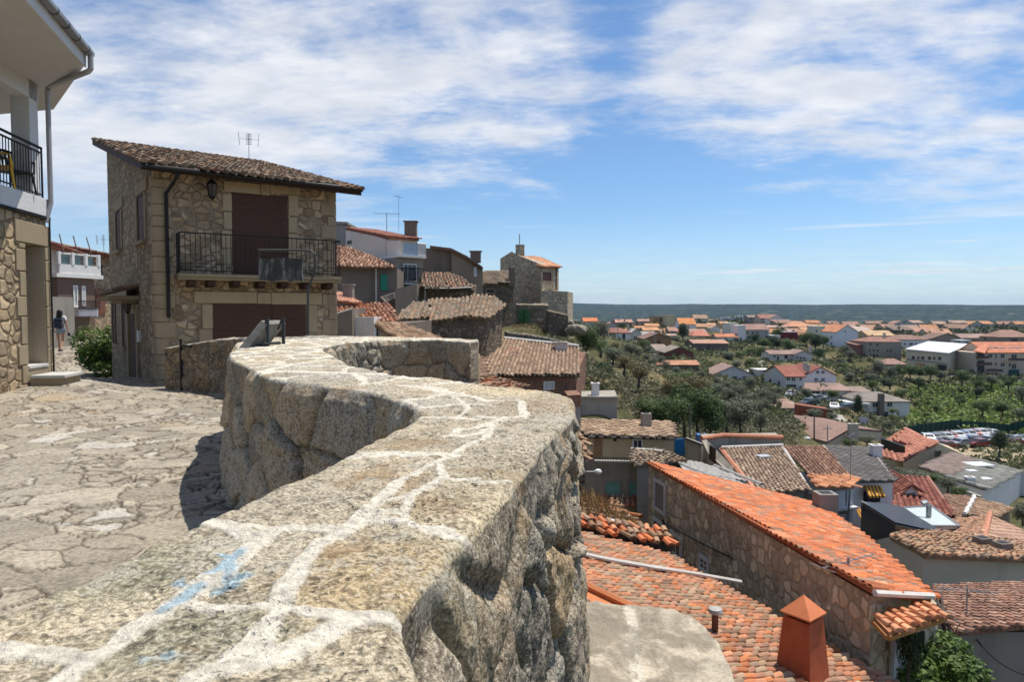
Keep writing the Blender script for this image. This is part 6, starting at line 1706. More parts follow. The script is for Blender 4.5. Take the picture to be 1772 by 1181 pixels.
# --- grey house with orange ridge, brown roofs, M3/M4
def ridge_house():
 root=empty('orange_ridge_house',(P(1260,790,37).x,37,-11),'grey rendered house with a long orange ridge and wide brown tiled roofs','house')
 # raised back wall with ridge
 g0=P(1218,780,38.5);g1=P(1352,780,41.5);z0=P(1222,760,38.5).z;z1=P(1352,757,41.5).z
 box_walls(root,g0,g1,(.2,1.5),-14,[z0,z1,z1,z0],M_GREYP,'ridge_wall')
 p0,p1=P(1214,760,38.3),P(1353,757,41.3);mb=MB();mb.tube([p0,P(1250,754,39.2),p1],.14,8);build(mb,'ridge_tiles',flat('orange_ridge',(.46,.20,.12),.8,0,.3,6),root)
 # front-left gable wall
 a=P(1214,800,38.2);b=P(1306,848,29.5)
 A,B=V2(a),V2(b)
 walls(root,[A,A.lerp(B,.15),B,B+Vector((.3,.1)),A+Vector((.3,.1))],-15,[P(1216,762,38.2).z,P(1249,780,37.4).z-.05,P(1305,850,29.5).z-.25,P(1305,850,29.5).z-.25,P(1216,762,38.2).z],M_GREYP,'gable_wall')
 window(root,A,B,(1229,773,1239,799),fmat=M_WOODD,pmat_=M_WOODD,bars=(0,0))
 r0=P(1248,778,38.0);r1=P(1354,773,41);r2=P(1402,852,31.5);r3=P(1303,848,29.3)
 tile_roof('roof',[r0,r1,r2,r3],M_TILE,[(.30,.21,.15),(.37,.27,.19),(.25,.17,.125),(.42,.31,.225)],root,down=tuple((V2(r3)+V2(r2)-V2(r0)-V2(r1)).normalized()),seed=110,w=.215,L=.36,jit=1.5)
 s0=r1+Vector((0,0,.02));s1=P(1424,773,42.5);s2=P(1474,824,35.2);s3=P(1402,824,34.3)
 tile_roof('roof',[s0,s1,s2,s3],M_TILE,BROWN,root,down=tuple((V2(s2)+V2(s3)-V2(s0)-V2(s1)).normalized()),seed=111,w=.22,L=.36,jit=1.2)
 mb=MB();mb.tube([r1,r2],.10,6);mb.tube([r0+Vector((0,0,.1)),r1+Vector((0,0,.08))],.10,6);build(mb,'valley_flashing',flat('pale_flashing',(.48,.45,.42),.8),root)
 mb=MB();mb.tube([r0,r3],.13,6);build(mb,'verge_tiles',flat('orange_ridge',(.46,.20,.12),.8),root)
 # skylight
 q=r0.lerp(r1,.55).lerp(r3.lerp(r2,.55),.30)+Vector((0,0,.12));mb=MB();mb.box(tuple(q),(.7,.55,.08),.25);build(mb,'skylight',flat('skylight_glass',(.45,.45,.45),.2),root)
 wl=V2(r3)+Vector((.3,.5));wr=V2(r2)+Vector((-.1,.5));walls(root,[wl,wr,wr+Vector((1.0,5)),wl+Vector((1,5))],-15,[r3.z-.15,r2.z-.15,r1.z-.6,r0.z-.6],M_GREYP,'front_wall')
 # orange tile apron and white blinds beneath
 r=empty('white_blind_house',(P(1440,870,33).x,33,-14),'narrow house with large white blinds under an orange tile apron','house')
 u0=P(1399,823,34.4);u1=P(1474,824,35.2);u2=P(1478,843,33.2);u3=P(1412,843,32.6)
 tile_roof('roof',[u0,u1,u2,u3],M_TILEN,NEWO,r,seed=112,w=.27,L=.4,jit=.6)
 w0=P(1412,870,33.2);w1=P(1476,870,33.8);box_walls(r,w0,w1,(.5,3),-16,[u3.z-.12,u2.z-.12,u1.z-.25,u0.z-.25],M_WHITEW)
 window(r,w0,w1,(1417,848,1465,881),fmat=M_GREYM,pmat_=flat('white_blind',(.66,.66,.66),.6),bars=(1,0))
 window(r,w0,w1,(1428,888,1466,915),fmat=M_GREYM,pmat_=flat('white_blind',(.66,.66,.66),.6),bars=(1,0))
 mb=MB();z=P(1440,884,33).z;q0,q1=V2(w0),V2(w1);mb.prism([q0+Vector((0,-.35)),q1+Vector((.1,-.35)),q1,q0],z-.08,z+.04);build(mb,'balcony_slab',M_WHITEW,r)
 mb=MB();mb.tube([P(1471,845,33),P(1466,920,33)],.05,6);build(mb,'downpipe',M_GREYM,r)
 # M4 white house with slate coloured roof
 r=empty('slate_roof_house',(P(1500,870,37).x,37,-14),'white house with a dark grey tiled roof and striped window awning','house')
 v0=P(1424,773,43);v1=P(1504,774,43.8);v2=P(1547,833,36.6);v3=P(1474,832,35.8)
 tile_roof('roof',[v0,v1,v2,v3],M_TILE,SLATE,r,seed=113,w=.20,L=.30,jit=.3,thick=.14)
 mb=MB();mb.tube([v1,v2],.09,6);mb.tube([v0,v3],.11,6);build(mb,'verge',flat('pale_verge',(.42,.36,.31),.8),r)
 w0=P(1472,860,36.2);w1=P(1544,860,37.0);box_walls(r,w0,w1,(.4,6),-17,[v3.z-.15,v2.z-.15,v1.z-.3,v0.z-.3],M_WHITEW)
 w=window(r,w0,w1,(1494,850,1522,870),bars=(1,0),fmat=M_DARK)
 aw=MB();a=P(1494,841,36.2);b=P(1524,841,36.6);n=10;dn=Vector((0,-.5,-.42))
 sawn=[]
 for k in range(n):
  c=(.75,.36,.05) if k % 2 else (.13,.07,.03);p,q=a.lerp(b,k/n),a.lerp(b,(k+1)/n);aw.quad([p+dn,q+dn,q,p],c);aw.quad([p+dn+Vector((0,0,-.12)),q+dn+Vector((0,0,-.12)),q+dn,p+dn],c)
 m,t,b_=pmat('striped_awning');t.put(b_.inputs['Base Color'],tintc(t));build(aw,'awning',m,r)
 p=P(1515,800,41.5);chimney(r,(p.x,p.y,p.z-.2),.55,.5,1.2,M_WHITEW)
 antenna(tuple(P(1471,850,34)),2.9,'tall aerial between the white blinds and the slate roof',scale=1.3,yaw=.9)
 # little second awning at lower left of the white wall
 aw=MB();a=P(1478,878,35.4);b=P(1490,880,35.5)
 for k in range(5):
  c=(.75,.36,.05) if k % 2 else (.13,.07,.03);p,q=a.lerp(b,k/5),a.lerp(b,(k+1)/5);aw.quad([p+Vector((.1,-.45,-.5)),q+Vector((.1,-.45,-.5)),q,p],c)
 build(aw,'awning',m,r)
ridge_house()
# --- black tarpaulin structure with pale roof lights, red roof with dormer
def tarp_and_red():
 d=27.0
 a=P(1488,868,29.5);b=P(1560,880,27.5);c=P(1636,925,27);e=P(1600,935,24.5);f=P(1541,925,24.2)
 r=empty('tarpaulin_shelter',(P(1540,930,27).x,27,-14),'roof terrace wrapped in black tarpaulin between the white house and the tiled shed','shelter')
 BL=flat('black_tarpaulin',(.012,.013,.018),.35,0,.2,2,.5)
 A,B,C,D_,E_=V2(a),V2(P(1560,868,33)),V2(P(1636,905,31)),V2(P(1636,925,26)),V2(P(1545,925,24.8))
 zb=-16
 L0=P(1490,870,29);L1=P(1548,930,24.8);R0=P(1556,877,33.5);R1=P(1637,926,26.8)
 mb=MB();mb.prism([V2(L0),V2(L1),V2(R1),V2(R0)],zb,[L0.z,L1.z+.5,R1.z,R0.z]);build(mb,'cover',BL,r,bevel=.05)
 mb=MB();mb.quad([L0+Vector((0,0,.05)),L1+Vector((0,0,.55)),R1+Vector((0,0,.05)),R0+Vector((0,0,.05))]);
 build(mb,'roof_sheet',flat('dark_sheet',(.022,.028,.042),.3,.1,.15,1),r)
 mb=MB();mb.tube([P(1491,869,28.9),P(1520,885,28),P(1550,908,26.5)],.05,5);build(mb,'edge_bar',M_GREYM,r)
 # pale glazed roof
 r=empty('pale_glazed_roof',(P(1610,890,33).x,33,-13),'pale translucent sheet roof with a metal vent beside the black tarpaulin','roof')
 q=[P(1563,880,34.5),P(1612,877,36.5),P(1661,912,31.5),P(1608,912,30)]
 mb=MB();mb.prism([V2(p) for p in q],[p.z-.12 for p in q],[p.z for p in q]);build(mb,'sheet',flat('frosted_sheet',(.50,.55,.53),.35),r)
 walls(r,inset([V2(p) for p in q],.2),-16,[p.z-.125 for p in q],M_GREYP)
 mb=MB()
 for i,j in ((0,1),(1,2),(2,3),(3,0)):mb.tube([q[i]+Vector((0,0,.03)),q[j]+Vector((0,0,.03))],.05,5)
 build(mb,'frame',M_GREYM,r)
 p=P(1607,888,32.5);mb=MB();mb.tube([(p.x,p.y,p.z-.2),(p.x,p.y,p.z+.35),(p.x-.15,p.y,p.z+.5),(p.x-.3,p.y,p.z+.42)],[.12,.12,.14,.17],8);build(mb,'vent',M_GREYM,r)
 # red roof with dormer
 r=empty('red_roof_house',(P(1600,860,44).x,44,-15),'house with a dark red tiled roof and a white dormer','house')
 q=[P(1544,824,48),P(1605,825,49.5),P(1656,898,38),P(1548,884,36)]
 tile_roof('roof',q,M_TILE,REDT,r,down=tuple((V2(q[2])+V2(q[3])-V2(q[0])-V2(q[1])).normalized()),seed=120,w=.34,L=.46,jit=.3,thick=.14)
 walls(r,inset([V2(p) for p in q],.3),-18,[p.z-.2 for p in q],M_WHITEW)
 mb=MB();mb.tube([q[1],q[2]],.1,6);build(mb,'verge',flat('red_verge',(.33,.16,.12),.8),r)
 w0=P(1562,860,41);w1=P(1588,860,41.5);zt=P(1575,850,41).z;pk=P(1575,838,41)
 e_=(V2(w1)-V2(w0));m0=V2(w0)+e_*.5;bk=Vector((.6,3.5))
 mb=MB();mb.prism([V2(w0),m0,V2(w1),V2(w1)+bk,m0+bk,V2(w0)+bk],-12.5,[zt,pk.z-.12,zt,zt,pk.z-.12,zt]);dm=build(mb,'dormer',M_WHITEW,r)
 window(r,w0,w1,(1566,851,1584,867),fmat=M_WHITE,bars=(1,0),pmat_=flat('grey_blind',(.24,.22,.20),.7))
 L=Vector((w0.x,w0.y,zt));Rr=Vector((w1.x,w1.y,zt));K=Vector((m0.x,m0.y,pk.z));bk3=Vector((.6,3.5,0));o=Vector((-.1,-.35,0))
 xh=(Rr-L).normalized()
 tile_roof('dormer_roof',[K+o,L-xh*.3+o-Vector((0,0,.15)),L-xh*.3+bk3-Vector((0,0,.15)),K+bk3],M_TILE,REDT,dm,seed=121,w=.32,thick=.08,jit=.3)
 tile_roof('dormer_roof',[K+o,K+bk3,Rr+xh*.3+bk3-Vector((0,0,.15)),Rr+xh*.3+o-Vector((0,0,.15))],M_TILE,REDT,dm,seed=122,w=.32,thick=.08,jit=.3)
tarp_and_red()
# --- tiled shed at the right with two stub chimneys and neighbours
def right_sheds():
 r=empty('tiled_shed',(P(1650,960,22).x,22,-12),'beige rendered shed with a rough pale tiled roof and two stub chimneys','shed')
 a=P(1540,925,23.4);b=P(1604,962,19.8);c=P(1800,972,21.5);d=P(1800,942,26);e=P(1620,920,27)
 f=P(1560,922,25.5)
 tile_roof('roof',[a,b,c,d,e,f],M_TILE,[(.42,.27,.16),(.48,.33,.21),(.36,.24,.16),(.52,.28,.17),(.30,.22,.16)],r,down=(-.1,-1),seed=130,w=.20,L=.32,jit=3.5,thick=.12)
 a1,b1,c1=V2(a)+Vector((.1,.15)),V2(b)+Vector((.05,.25)),V2(c)+Vector((0,.25))
 walls(r,[a1,b1,c1,c1+Vector((0,4)),a1+Vector((1,3))],-14,[a.z-.15,b.z-.18,c.z-.18,d.z-.25,e.z-.25],M_BEIGE)
 for i,(px,py,dd) in enumerate(((1700,946,23.5),(1734,955,22.8))):
  p=P(px,py,dd);mb=MB();chimney(r,(p.x,p.y,p.z-.3),.46,.42,.62,flat('dark_block',(.16,.145,.13),.9,0,.2),cap=False,yaw=.2)
 antenna(tuple(P(1672,1085,15.5)),P(1672,1017,15.5).z-P(1672,1085,15.5).z,'pale aerial standing by the lower right tiled roof',yaw=-.2,scale=1.1)
 # hip roofs behind
 r=empty('hip_roof_house',(P(1715,900,34).x,34,-13),'house with pale orange hip roof planes right of the pale glazed roof','house')
 K=P(1713,889,33)
 q=[K,P(1646,905,36.5),P(1640,925,30),P(1700,938,27)]
 tile_roof('roof',q,M_TILE,[(.42,.23,.15),(.48,.29,.19),(.36,.21,.14)],r,down=(-.7,-.7),seed=131,w=.22,jit=1)
 q2=[K,P(1700,940,27),P(1790,948,28),P(1762,925,32)]
 tile_roof('roof',q2,M_TILE,[(.42,.25,.18),(.36,.22,.16),(.48,.31,.22)],r,down=(.5,-.9),seed=132,w=.22,jit=1)
 mb=MB();mb.tube([K,P(1701,939,26.9)],.13,6);build(mb,'ridge_tiles',flat('orange_ridge',(.46,.20,.12),.8),r)
 pl=[V2(q[1]),V2(q[2]),V2(q[3]),V2(q2[2]),V2(q2[3])];walls(r,pl,-16,[q[1].z-.2,q[2].z-.2,q[3].z-.2,q2[2].z-.2,q2[3].z-.2],M_GREYP)
 r=empty('mortar_ridge_house',(P(1680,880,42).x,42,-14),'brown tiled roof with a wavy white mortar ridge below the white gable','house')
 q=[P(1632,857,46),P(1685,862,45),P(1670,893,38),P(1655,898,37)]
 tile_roof('roof',q,M_TILE,[(.33,.20,.13),(.40,.26,.18)],r,down=(-.2,-1),seed=133,w=.3,jit=1)
 q2=[P(1685,862,45),P(1748,880,46),P(1716,893,40),P(1670,893,38)]
 tile_roof('roof',q2,M_TILE,OLD,r,down=(.5,-1),seed=134,w=.3,jit=2)
 mb=MB();a,b=P(1685,862,44.8),P(1668,893,37.8);mb.tube([a.lerp(b,k/8)+Vector((.12*(k % 2),0,.12)) for k in range(9)],.12,6);build(mb,'mortar_ridge',flat('lime_flashing',(.62,.6,.56),.8),r)
 walls(r,[V2(q[0]),V2(q[3]),V2(q[2]),V2(q2[2]),V2(q2[1])],-17,[q[0].z-.2,q[3].z-.2,q[2].z-.2,q2[2].z-.2,q2[1].z-.2],M_PLD)
 # lower right brown roof
 r=empty('lower_right_house',(P(1700,1080,15).x,15,-12),'house with a reddish brown tiled roof and dark window at the lower right corner','house')
 a,b,c,d=P(1652,1090,14.2),P(1800,1090,15),P(1800,1003,20),P(1612,1022,19)
 tile_roof('roof',[d,P(1640,1068,15.2),a,b,c],M_TILE,[(.30,.16,.11),(.36,.20,.14),(.26,.15,.11),(.40,.25,.18)],r,down=(.0,-1),seed=135,w=.19,L=.30,jit=1.6,thick=.1)
 w0,w1,w2=V2(d)+Vector((.05,-.1)),V2(a)+Vector((.05,.15)),V2(b)+Vector((0,.15))
 walls(r,[w0,w1,w2,w2+Vector((0,4.5)),w0+Vector((0,.6))],-14,[d.z-.12,a.z-.14,b.z-.14,c.z-.2,d.z-.12],plaster('dim_grey_render',(.24,.215,.19),.4,.8))
 window(r,w0,w1,(1628,1072,1650,1118),fmat=M_WOODD,bars=(1,1),toward=(0,0))
 # cables
 cb=MB();k0=P(1613,1032,12.2)
 def cable(p,q,s=.25):
  pts=[p.lerp(q,t/14)-Vector((0,0,s*4*(t/14)*(1-t/14))) for t in range(15)];return pts
 for i,(p,q,s,lab) in enumerate(((P(1613,1033,12.1),P(1672,1082,15.2),.1,'pale cable strung from the wedge house corner to the lower right roof'),(P(1672,1082,15.2),P(1790,1172,12),.25,'cable hanging across the lower right wall'),
                                   (P(1148,905,20.2),P(1455,1043,12.8),.12,'black cable along the rubble wall of the wedge house'))):
  mb=MB();mb.tube(cable(p,q,s),.018,5);tag(build(mb,'cable',M_DARK if i != 0 else M_GREYM),lab,'cable')
right_sheds()
# --- white gable house and its roofs
def white_gable():
 r=empty('white_gable_house',(P(1720,840,56).x,56,-16),'white gabled house with a patched grey and brown roof and pale skylights','house')
 c=P(1704,848,52);b=P(1590,808,57);t0=P(1646,785,68);t1=P(1762,815,62)
 mid_b=b.lerp(c,.42);mid_t=t0.lerp(t1,.42)
 tile_roof('roof',[b,mid_b,mid_t,t0],M_TILE,[(.215,.165,.145),(.25,.19,.165)],r,seed=140,w=.4,L=.5,jit=.3,thick=.15)
 tile_roof('roof',[mid_b,c,t1,mid_t],M_TILE,[(.20,.20,.18),(.24,.235,.21),(.17,.175,.16)],r,seed=141,w=.4,L=.5,jit=.3,thick=.15)
 e=P(1800,880,58)
 rz_=V2(c);ev=V2(P(1830,850,60))
 walls(r,[V2(b)+Vector((.3,.5)),rz_+Vector((.2,.3)),V2(t1)+Vector((.3,0)),ev,V2(t0)+Vector((.2,-.5))],-20,[b.z-.2,c.z-.1,t1.z-.1,P(1830,850,60).z,t0.z-.3],M_WHITEW)
 A=rz_+Vector((.2,.3));B=ev
 w=MB();p=P(1694,801,62);
 for (px,py,dd,sx) in ((1693,802,61.5,2.0),(1681,823,58,.8),(1704,828,55.5,.9)):
  a_,b_,c_=fit_plane([mid_b,c,t1]);q=P(px,py,dd);z=a_*q.x+b_*q.y+c_+.12
  mb=MB();mb.box((q.x,q.y,z),(sx,sx*.8,.1),.1);build(mb,'skylight',flat('white_skylight',(.70,.72,.72),.3),r)
 q=P(1678,842,54);chimney(r,(q.x,q.y,q.z-.3),.6,.5,1.0,M_WHITEW)
 for px in (1751,1760):panel(r,V2(t1),ev,(px,829,px+4,834),M_DARK,'vent',.04)
 # low white garden wall
 a,b=P(1592,815,55),P(1700,858,48)
 o=empty('white_garden_wall',(a.x,a.y,-16),'low white wall under the eave of the white gabled house','wall');walls(o,[V2(a),V2(b),V2(b)+Vector((.1,.4)),V2(a)+Vector((.1,.4))],-20,[a.z-.3,b.z-.2,b.z-.2,a.z-.3],M_WHITEW)
 mb=MB();mb.tube([a+Vector((0,.1,-.25)),b+Vector((0,.1,-.15))],.09,5);build(mb,'coping',M_BEIGE,o)
 # M12 orange hip house
 r=empty('orange_hip_house',(P(1600,780,74).x,74,-18),'beige gabled house with orange roof planes and an open loggia','house')
 c=P(1563,802,66);pk=P(1620,766,68);e=P(1688,796,74);bk=Vector((4,9,0));
 walls(r,[V2(c),V2(pk),V2(e),V2(e)+Vector((2,8)),V2(P(1525,770,76))],-22,[c.z,pk.z,e.z,e.z,P(1525,772,76).z-.3],plaster('warm_beige',(.50,.42,.29),.15,.6))
 TR=[(.44,.19,.13),(.50,.23,.155),(.40,.175,.12)]
 tile_roof('roof',[c+Vector((-.2,-.2,.15)),pk+Vector((0,-.3,.25)),P(1567,745,82),P(1522,765,77)],M_TILEN,TR,r,seed=142,w=.42,L=.5,jit=.3,thick=.2,down=(-.8,-.5))
 tile_roof('roof',[P(1545,762,74),P(1600,776,68.5),P(1620,765,71),P(1567,745,80)],M_TILEN,TR,r,seed=143,w=.42,L=.5,jit=.3,thick=.2,down=(-.7,-.6))
 a,b=P(1526,780,72),P(1566,792,67.6);mb=MB();mb.prism([V2(a),V2(b),V2(b)+Vector((.3,.8)),V2(a)+Vector((.3,.8))],P(1540,790,70).z,P(1540,766,70).z);build(mb,'loggia',M_DARK,r)
 tile_roof('lower_roof',[P(1522,776,71),P(1568,790,66.5),P(1562,800,64.5),P(1522,789,68)],M_TILEN,TR,r,seed=144,w=.42,L=.5,jit=.3,thick=.15,down=(-.4,-.9))
 window(r,V2(c),V2(pk),(1617,780,1628,791),bars=(1,0),fmat=M_CONC)
 q=P(1706,790,73);
white_gable()
# ================================================================== THE TOWN ACROSS THE VALLEY
WALLC={}
def wallm(c,stain=.15):
 k='town_wall_%d_%d_%d' % tuple(int(x*100) for x in c)
 if k not in WALLC:WALLC[k]=plaster(k,c,stain,.35,tuple(x*.5 for x in c),.1)
 return WALLC[k]
def roofm(c):
 k='town_roof_%d_%d_%d' % tuple(int(x*100) for x in c)
 if k in WALLC:return WALLC[k]
 m,t,b=pmat(k);co=objco(t)
 uv=t.new('ShaderNodeUVMap').outputs[0]
 w=t.new('ShaderNodeTexWave',bands_direction='X');t.put(w.inputs['Vector'],uv);t.put(w.inputs['Scale'],1.1);w.inputs['Distortion'].default_value=1.5;w.inputs['Detail'].default_value=2
 n=t.noise(co,.35,6,.7,.3);n2=t.noise(co,3.0,5,.7)
 cc=t.mix(t.rng(n,.35,.68),tuple(x*.80 for x in c),tuple(min(1,x*1.2) for x in c))
 cc=t.mix(t.rng(n2,.4,.75,0,.5),cc,(c[0]*.55,c[1]*.62,c[2]*.7))
 k2=t.rng(w.outputs['Fac'],0,1,.78,1.1,smooth=False);cc=t.mix(1.0,cc,t.mix(0,k2,k2),'MULTIPLY')
 t.put(b.inputs['Base Color'],cc);t.put(b.inputs['Roughness'],.9);bump(t,b,w.outputs['Fac'],.5,.05)
 WALLC[k]=m;return m
W_,O_,TN,GY=(.60,.58,.55),(.46,.19,.095),(.46,.27,.15),(.42,.40,.37)
WH=(.68,.67,.66);RB=(.30,.14,.105);PK=(.42,.24,.18);BR=(.235,.145,.11);TW=(.50,.43,.32);BK=(.30,.13,.08)
def rquad(mb,pts):
 a=Vector(pts[0]);u=(Vector(pts[1])-a).normalized();n=u.cross(Vector(pts[2])-a);v=n.cross(u).normalized() if n.length>1e-6 else u
 mb.quad(pts,None,[((Vector(p)-a).dot(u),(Vector(p)-a).dot(v)) for p in pts])
TOWN=[]
def fh(label,reg,x0,x1,yb,ye,yr,d,dep,ridge='x',wc=WH,rc=RB,wins=(),yaw=0.0,name='town_house',cat='house',over=.35,chim=None,wcol=None,extra=None,nodoor=False):
 """a house whose front faces us: crop coordinates of front edges, base, eave and ridge rows"""
 A=PR(reg,x0,yb,d);B=PR(reg,x1,yb,d);w=B.x-A.x
 zb=A.z;ze=PR(reg,x0,ye,d).z
 ca,sa=math.cos(yaw),math.sin(yaw)
 def G(u,v,z):return Vector((A.x+u*ca-v*sa,A.y+u*sa+v*ca,z))
 root=empty(name,(A.x+w/2,A.y,zb),label,cat,'houses of the town across the valley')
 TP.append((A.x+w/2,A.y,zb));TP.append((G(w/2,dep,0).x,G(w/2,dep,0).y,zb+.5))
 mw=wallm(wc);mr=roofm(rc) if rc else None
 mb=MB();rb=MB();o=over;zB=zb-3
 if ridge == 'x':
  dm=d+dep/2;zr=max(PR(reg,x0,yr,dm).z,ze+.4)
  V=[G(0,0,0),G(w,0,0),G(w,dep/2,0),G(w,dep,0),G(0,dep,0),G(0,dep/2,0)]
  mb.prism([V2(v) for v in V],zB,[ze,ze,zr-.06,ze,ze,zr-.06])
  k=(zr-ze)/(dep/2)*o
  a,b=G(-o,-o,ze-k+.12),G(w+o,-o,ze-k+.12);c,e=G(w+o,dep/2,zr+.12),G(-o,dep/2,zr+.12);f,g=G(w+o,dep+o,ze-k+.12),G(-o,dep+o,ze-k+.12)
  rquad(rb,[a,b,c,e]);rquad(rb,[f,g,e,c]);t=Vector((0,0,-.2))
  for p,q in ((a,b),(b,c),(c,f),(f,g),(g,e),(e,a)):rb.quad([p+t,q+t,q,p])
  rb.quad([a+t,e+t,c+t,b+t]);rb.quad([e+t,g+t,f+t,c+t])
 elif ridge == 'y':
  zr=max(PR(reg,(x0+x1)/2,yr,d).z,ze+.4)
  V=[G(0,0,0),G(w/2,0,0),G(w,0,0),G(w,dep,0),G(w/2,dep,0),G(0,dep,0)]
  mb.prism([V2(v) for v in V],zB,[ze,zr-.06,ze,ze,zr-.06,ze])
  k=(zr-ze)/(w/2)*o
  a,b,c,e,f,g=G(-o,-o,ze-k+.12),G(w/2,-o,zr+.12),G(w+o,-o,ze-k+.12),G(w+o,dep+o,ze-k+.12),G(w/2,dep+o,zr+.12),G(-o,dep+o,ze-k+.12)
  t=Vector((0,0,-.2));rquad(rb,[g,a,b,f]);rquad(rb,[c,e,f,b])
  for p,q in ((a,b),(b,c),(c,e),(e,f),(f,g),(g,a)):rb.quad([p+t,q+t,q,p])
  rb.quad([a+t,g+t,f+t,b+t]);rb.quad([b+t,f+t,e+t,c+t])
 elif ridge == 'hip':
  dm=d+dep/2;zr=max(PR(reg,x0,yr,dm).z,ze+.4)
  mb.prism([V2(G(0,0,0)),V2(G(w,0,0)),V2(G(w,dep,0)),V2(G(0,dep,0))],zB,ze)
  h=min(w*.32,dep*.5);a,b,c,e=G(-o,-o,ze-.02),G(w+o,-o,ze-.02),G(w+o,dep+o,ze-.02),G(-o,dep+o,ze-.02);r0,r1=G(h,dep/2,zr),G(w-h,dep/2,zr)
  rquad(rb,[a,b,r1,r0]);rquad(rb,[b,c,r1]);rquad(rb,[c,e,r0,r1]);rquad(rb,[e,a,r0]);t=Vector((0,0,-.18))
  for p,q in ((a,b),(b,c),(c,e),(e,a)):rb.quad([p+t,q+t,q,p])
  rb.quad([a+t,e+t,c+t,b+t])
 elif ridge == 'mono':      # falls towards us
  zr=PR(reg,x0,yr,d+dep).z
  mb.prism([V2(G(0,0,0)),V2(G(w,0,0)),V2(G(w,dep,0)),V2(G(0,dep,0))],zB,[ze,ze,zr-.05,zr-.05])
  a,b,c,e=G(-o,-o,ze),G(w+o,-o,ze),G(w+o,dep,zr+.1),G(-o,dep,zr+.1);rquad(rb,[a,b,c,e]);t=Vector((0,0,-.2))
  for p,q in ((a,b),(b,c),(c,e),(e,a)):rb.quad([p+t,q+t,q,p])
  rb.quad([a+t,e+t,c+t,b+t])
 else:
  zr=ze;mb.prism([V2(G(0,0,0)),V2(G(w,0,0)),V2(G(w,dep,0)),V2(G(0,dep,0))],zB,ze)
  rb.prism([V2(G(-.15,-.15,0)),V2(G(w+.15,-.15,0)),V2(G(w+.15,dep+.15,0)),V2(G(-.15,dep+.15,0))],ze+.003,ze+.35)
  if mr is None:mr=mw
 build(mb,'wall',mw,root);rf=build(rb,'roof',mr or mw,root)
 e_=Vector((ca,sa));n_=Vector((sa,-ca))
 for wn in wins:
  x,y,ww,hh=wn[:4];nm=wn[4] if len(wn)>4 else 'window'
  mat={'window':M_TWIN,'door':M_WOODD,'garage':M_TWIN,'green':M_GRN}.get(nm,M_TWIN)
  fx0,fy0=Q(reg,x,y);s=REG[reg][2]
  p=on_plane(V2(G(0,0,0)),V2(G(w,0,0)),fx0,fy0)
  sc=p.y/FPX*s;ww_,hh_=ww*sc,hh*sc
  m=MB();m.box((p.x+n_.x*.03,p.y+n_.y*.03,p.z),(ww_,.1,hh_),yaw);wo=build(m,{'green':'door','garage':'garage_door'}.get(nm,nm),mat,root)
  if d<235 and nm == 'window':
   m=MB();m.box((p.x+n_.x*.06,p.y+n_.y*.06,p.z-hh_/2-.06),(ww_+.3,.25,.12),yaw);build(m,'sill',M_WHITE,wo)
   m=MB();m.box((p.x+n_.x*.1,p.y+n_.y*.1,p.z),(.07,.03,hh_),yaw);build(m,'mullion',M_WHITE,wo)
 if ridge in ('x','hip','y') and dep>5:          # side windows on the flank turned to us
  rnd=random.Random(int(x0*7+yb));nst=max(1,int((ze-zb)/2.8))
  for k in range(nst):
   for q in (.3,.7):
    if rnd.random()<.65:
     c=G(-.02,dep*q,0);z=zb+1.5+k*2.8
     if z+.8<ze:m=MB();m.box((c.x,c.y,z),(.1,1.0,1.1),yaw);build(m,'side_window',M_TWIN,root)
 if chim:
  for (x,y,hpx) in chim:
   p=PR(reg,x,y,d+dep*.4);s=REG[reg][2]*p.y/FPX;chimney(root,(p.x,p.y,p.z-.8),.8,.7,hpx*s+.8,M_BEIGE,top_dark=False)
 return root
M_TWIN=flat('town_window',(.05,.05,.055),.3,0,.3,.4)
# ---- region A
fh('small grey house with bright orange roof, leftmost of the far town','A',372,545,385,268,226,330,10,'x',(.42,.39,.34),(.62,.20,.085),[(425,320,16,30),(500,320,16,30)])
fh('white villa with a dark red hipped roof and a balcony among the bushes','A',640,972,512,415,352,230,9,'hip',WH,RB,[(712,442,22,36),(882,460,34,60,'door'),(870,530,90,30)],chim=[(938,360,50)])
fh('white gabled annex with a brown window right of the hipped villa','A',974,1102,520,420,366,233,8,'y',(.60,.57,.52),GY,[(1032,486,44,44)])
fh('pink roofed house above the white hipped villa','A',782,992,335,282,246,400,9,'x',(.42,.35,.30),(.50,.28,.22),[(850,308,14,16),(930,308,14,16)])
fh('low house with a faded pink gable roof beside the round tree','A',662,788,355,312,280,380,8,'y',(.45,.40,.35),PK)
fh('tall orange brick block with balconies, left half of the far twin blocks','A',1258,1420,335,214,205,420,12,'flat',(.46,.28,.13),(.40,.26,.17),[(1355,250,30,34),(1300,250,14,16)])
fh('tall plain cream block, right half of the far twin blocks','A',1424,1534,350,196,190,410,11,'flat',(.56,.48,.30),None)
fh('long low pinkish roof left of the far twin blocks','A',1068,1254,292,268,242,450,9,'x',(.45,.36,.3),PK,[(1110,282,12,12)])
fh('house with tan orange roof just below the far twin blocks','A',1165,1335,355,330,298,350,8,'x',(.42,.33,.25),(.52,.28,.14))
fh('house with a broad tan orange roof and grey side','A',1135,1330,410,385,345,320,9,'x',(.32,.27,.24),(.55,.30,.15))
fh('low orange roofed house behind the white gabled annex','A',1030,1150,395,356,328,340,8,'x',(.42,.35,.28),(.48,.24,.13))
fh('brown rendered gabled barn with a cypress before it','A',1150,1490,592,492,424,210,12,'y',(.30,.175,.095),BR,[(1200,520,18,20)])
fh('pale grey roofed shed behind the brown gabled barn','A',1105,1285,475,442,402,245,8,'x',(.5,.48,.45),(.40,.37,.33))
fh('pink roofed house left of the dark conifer','A',1462,1562,425,392,346,330,8,'x',(.40,.35,.32),PK)
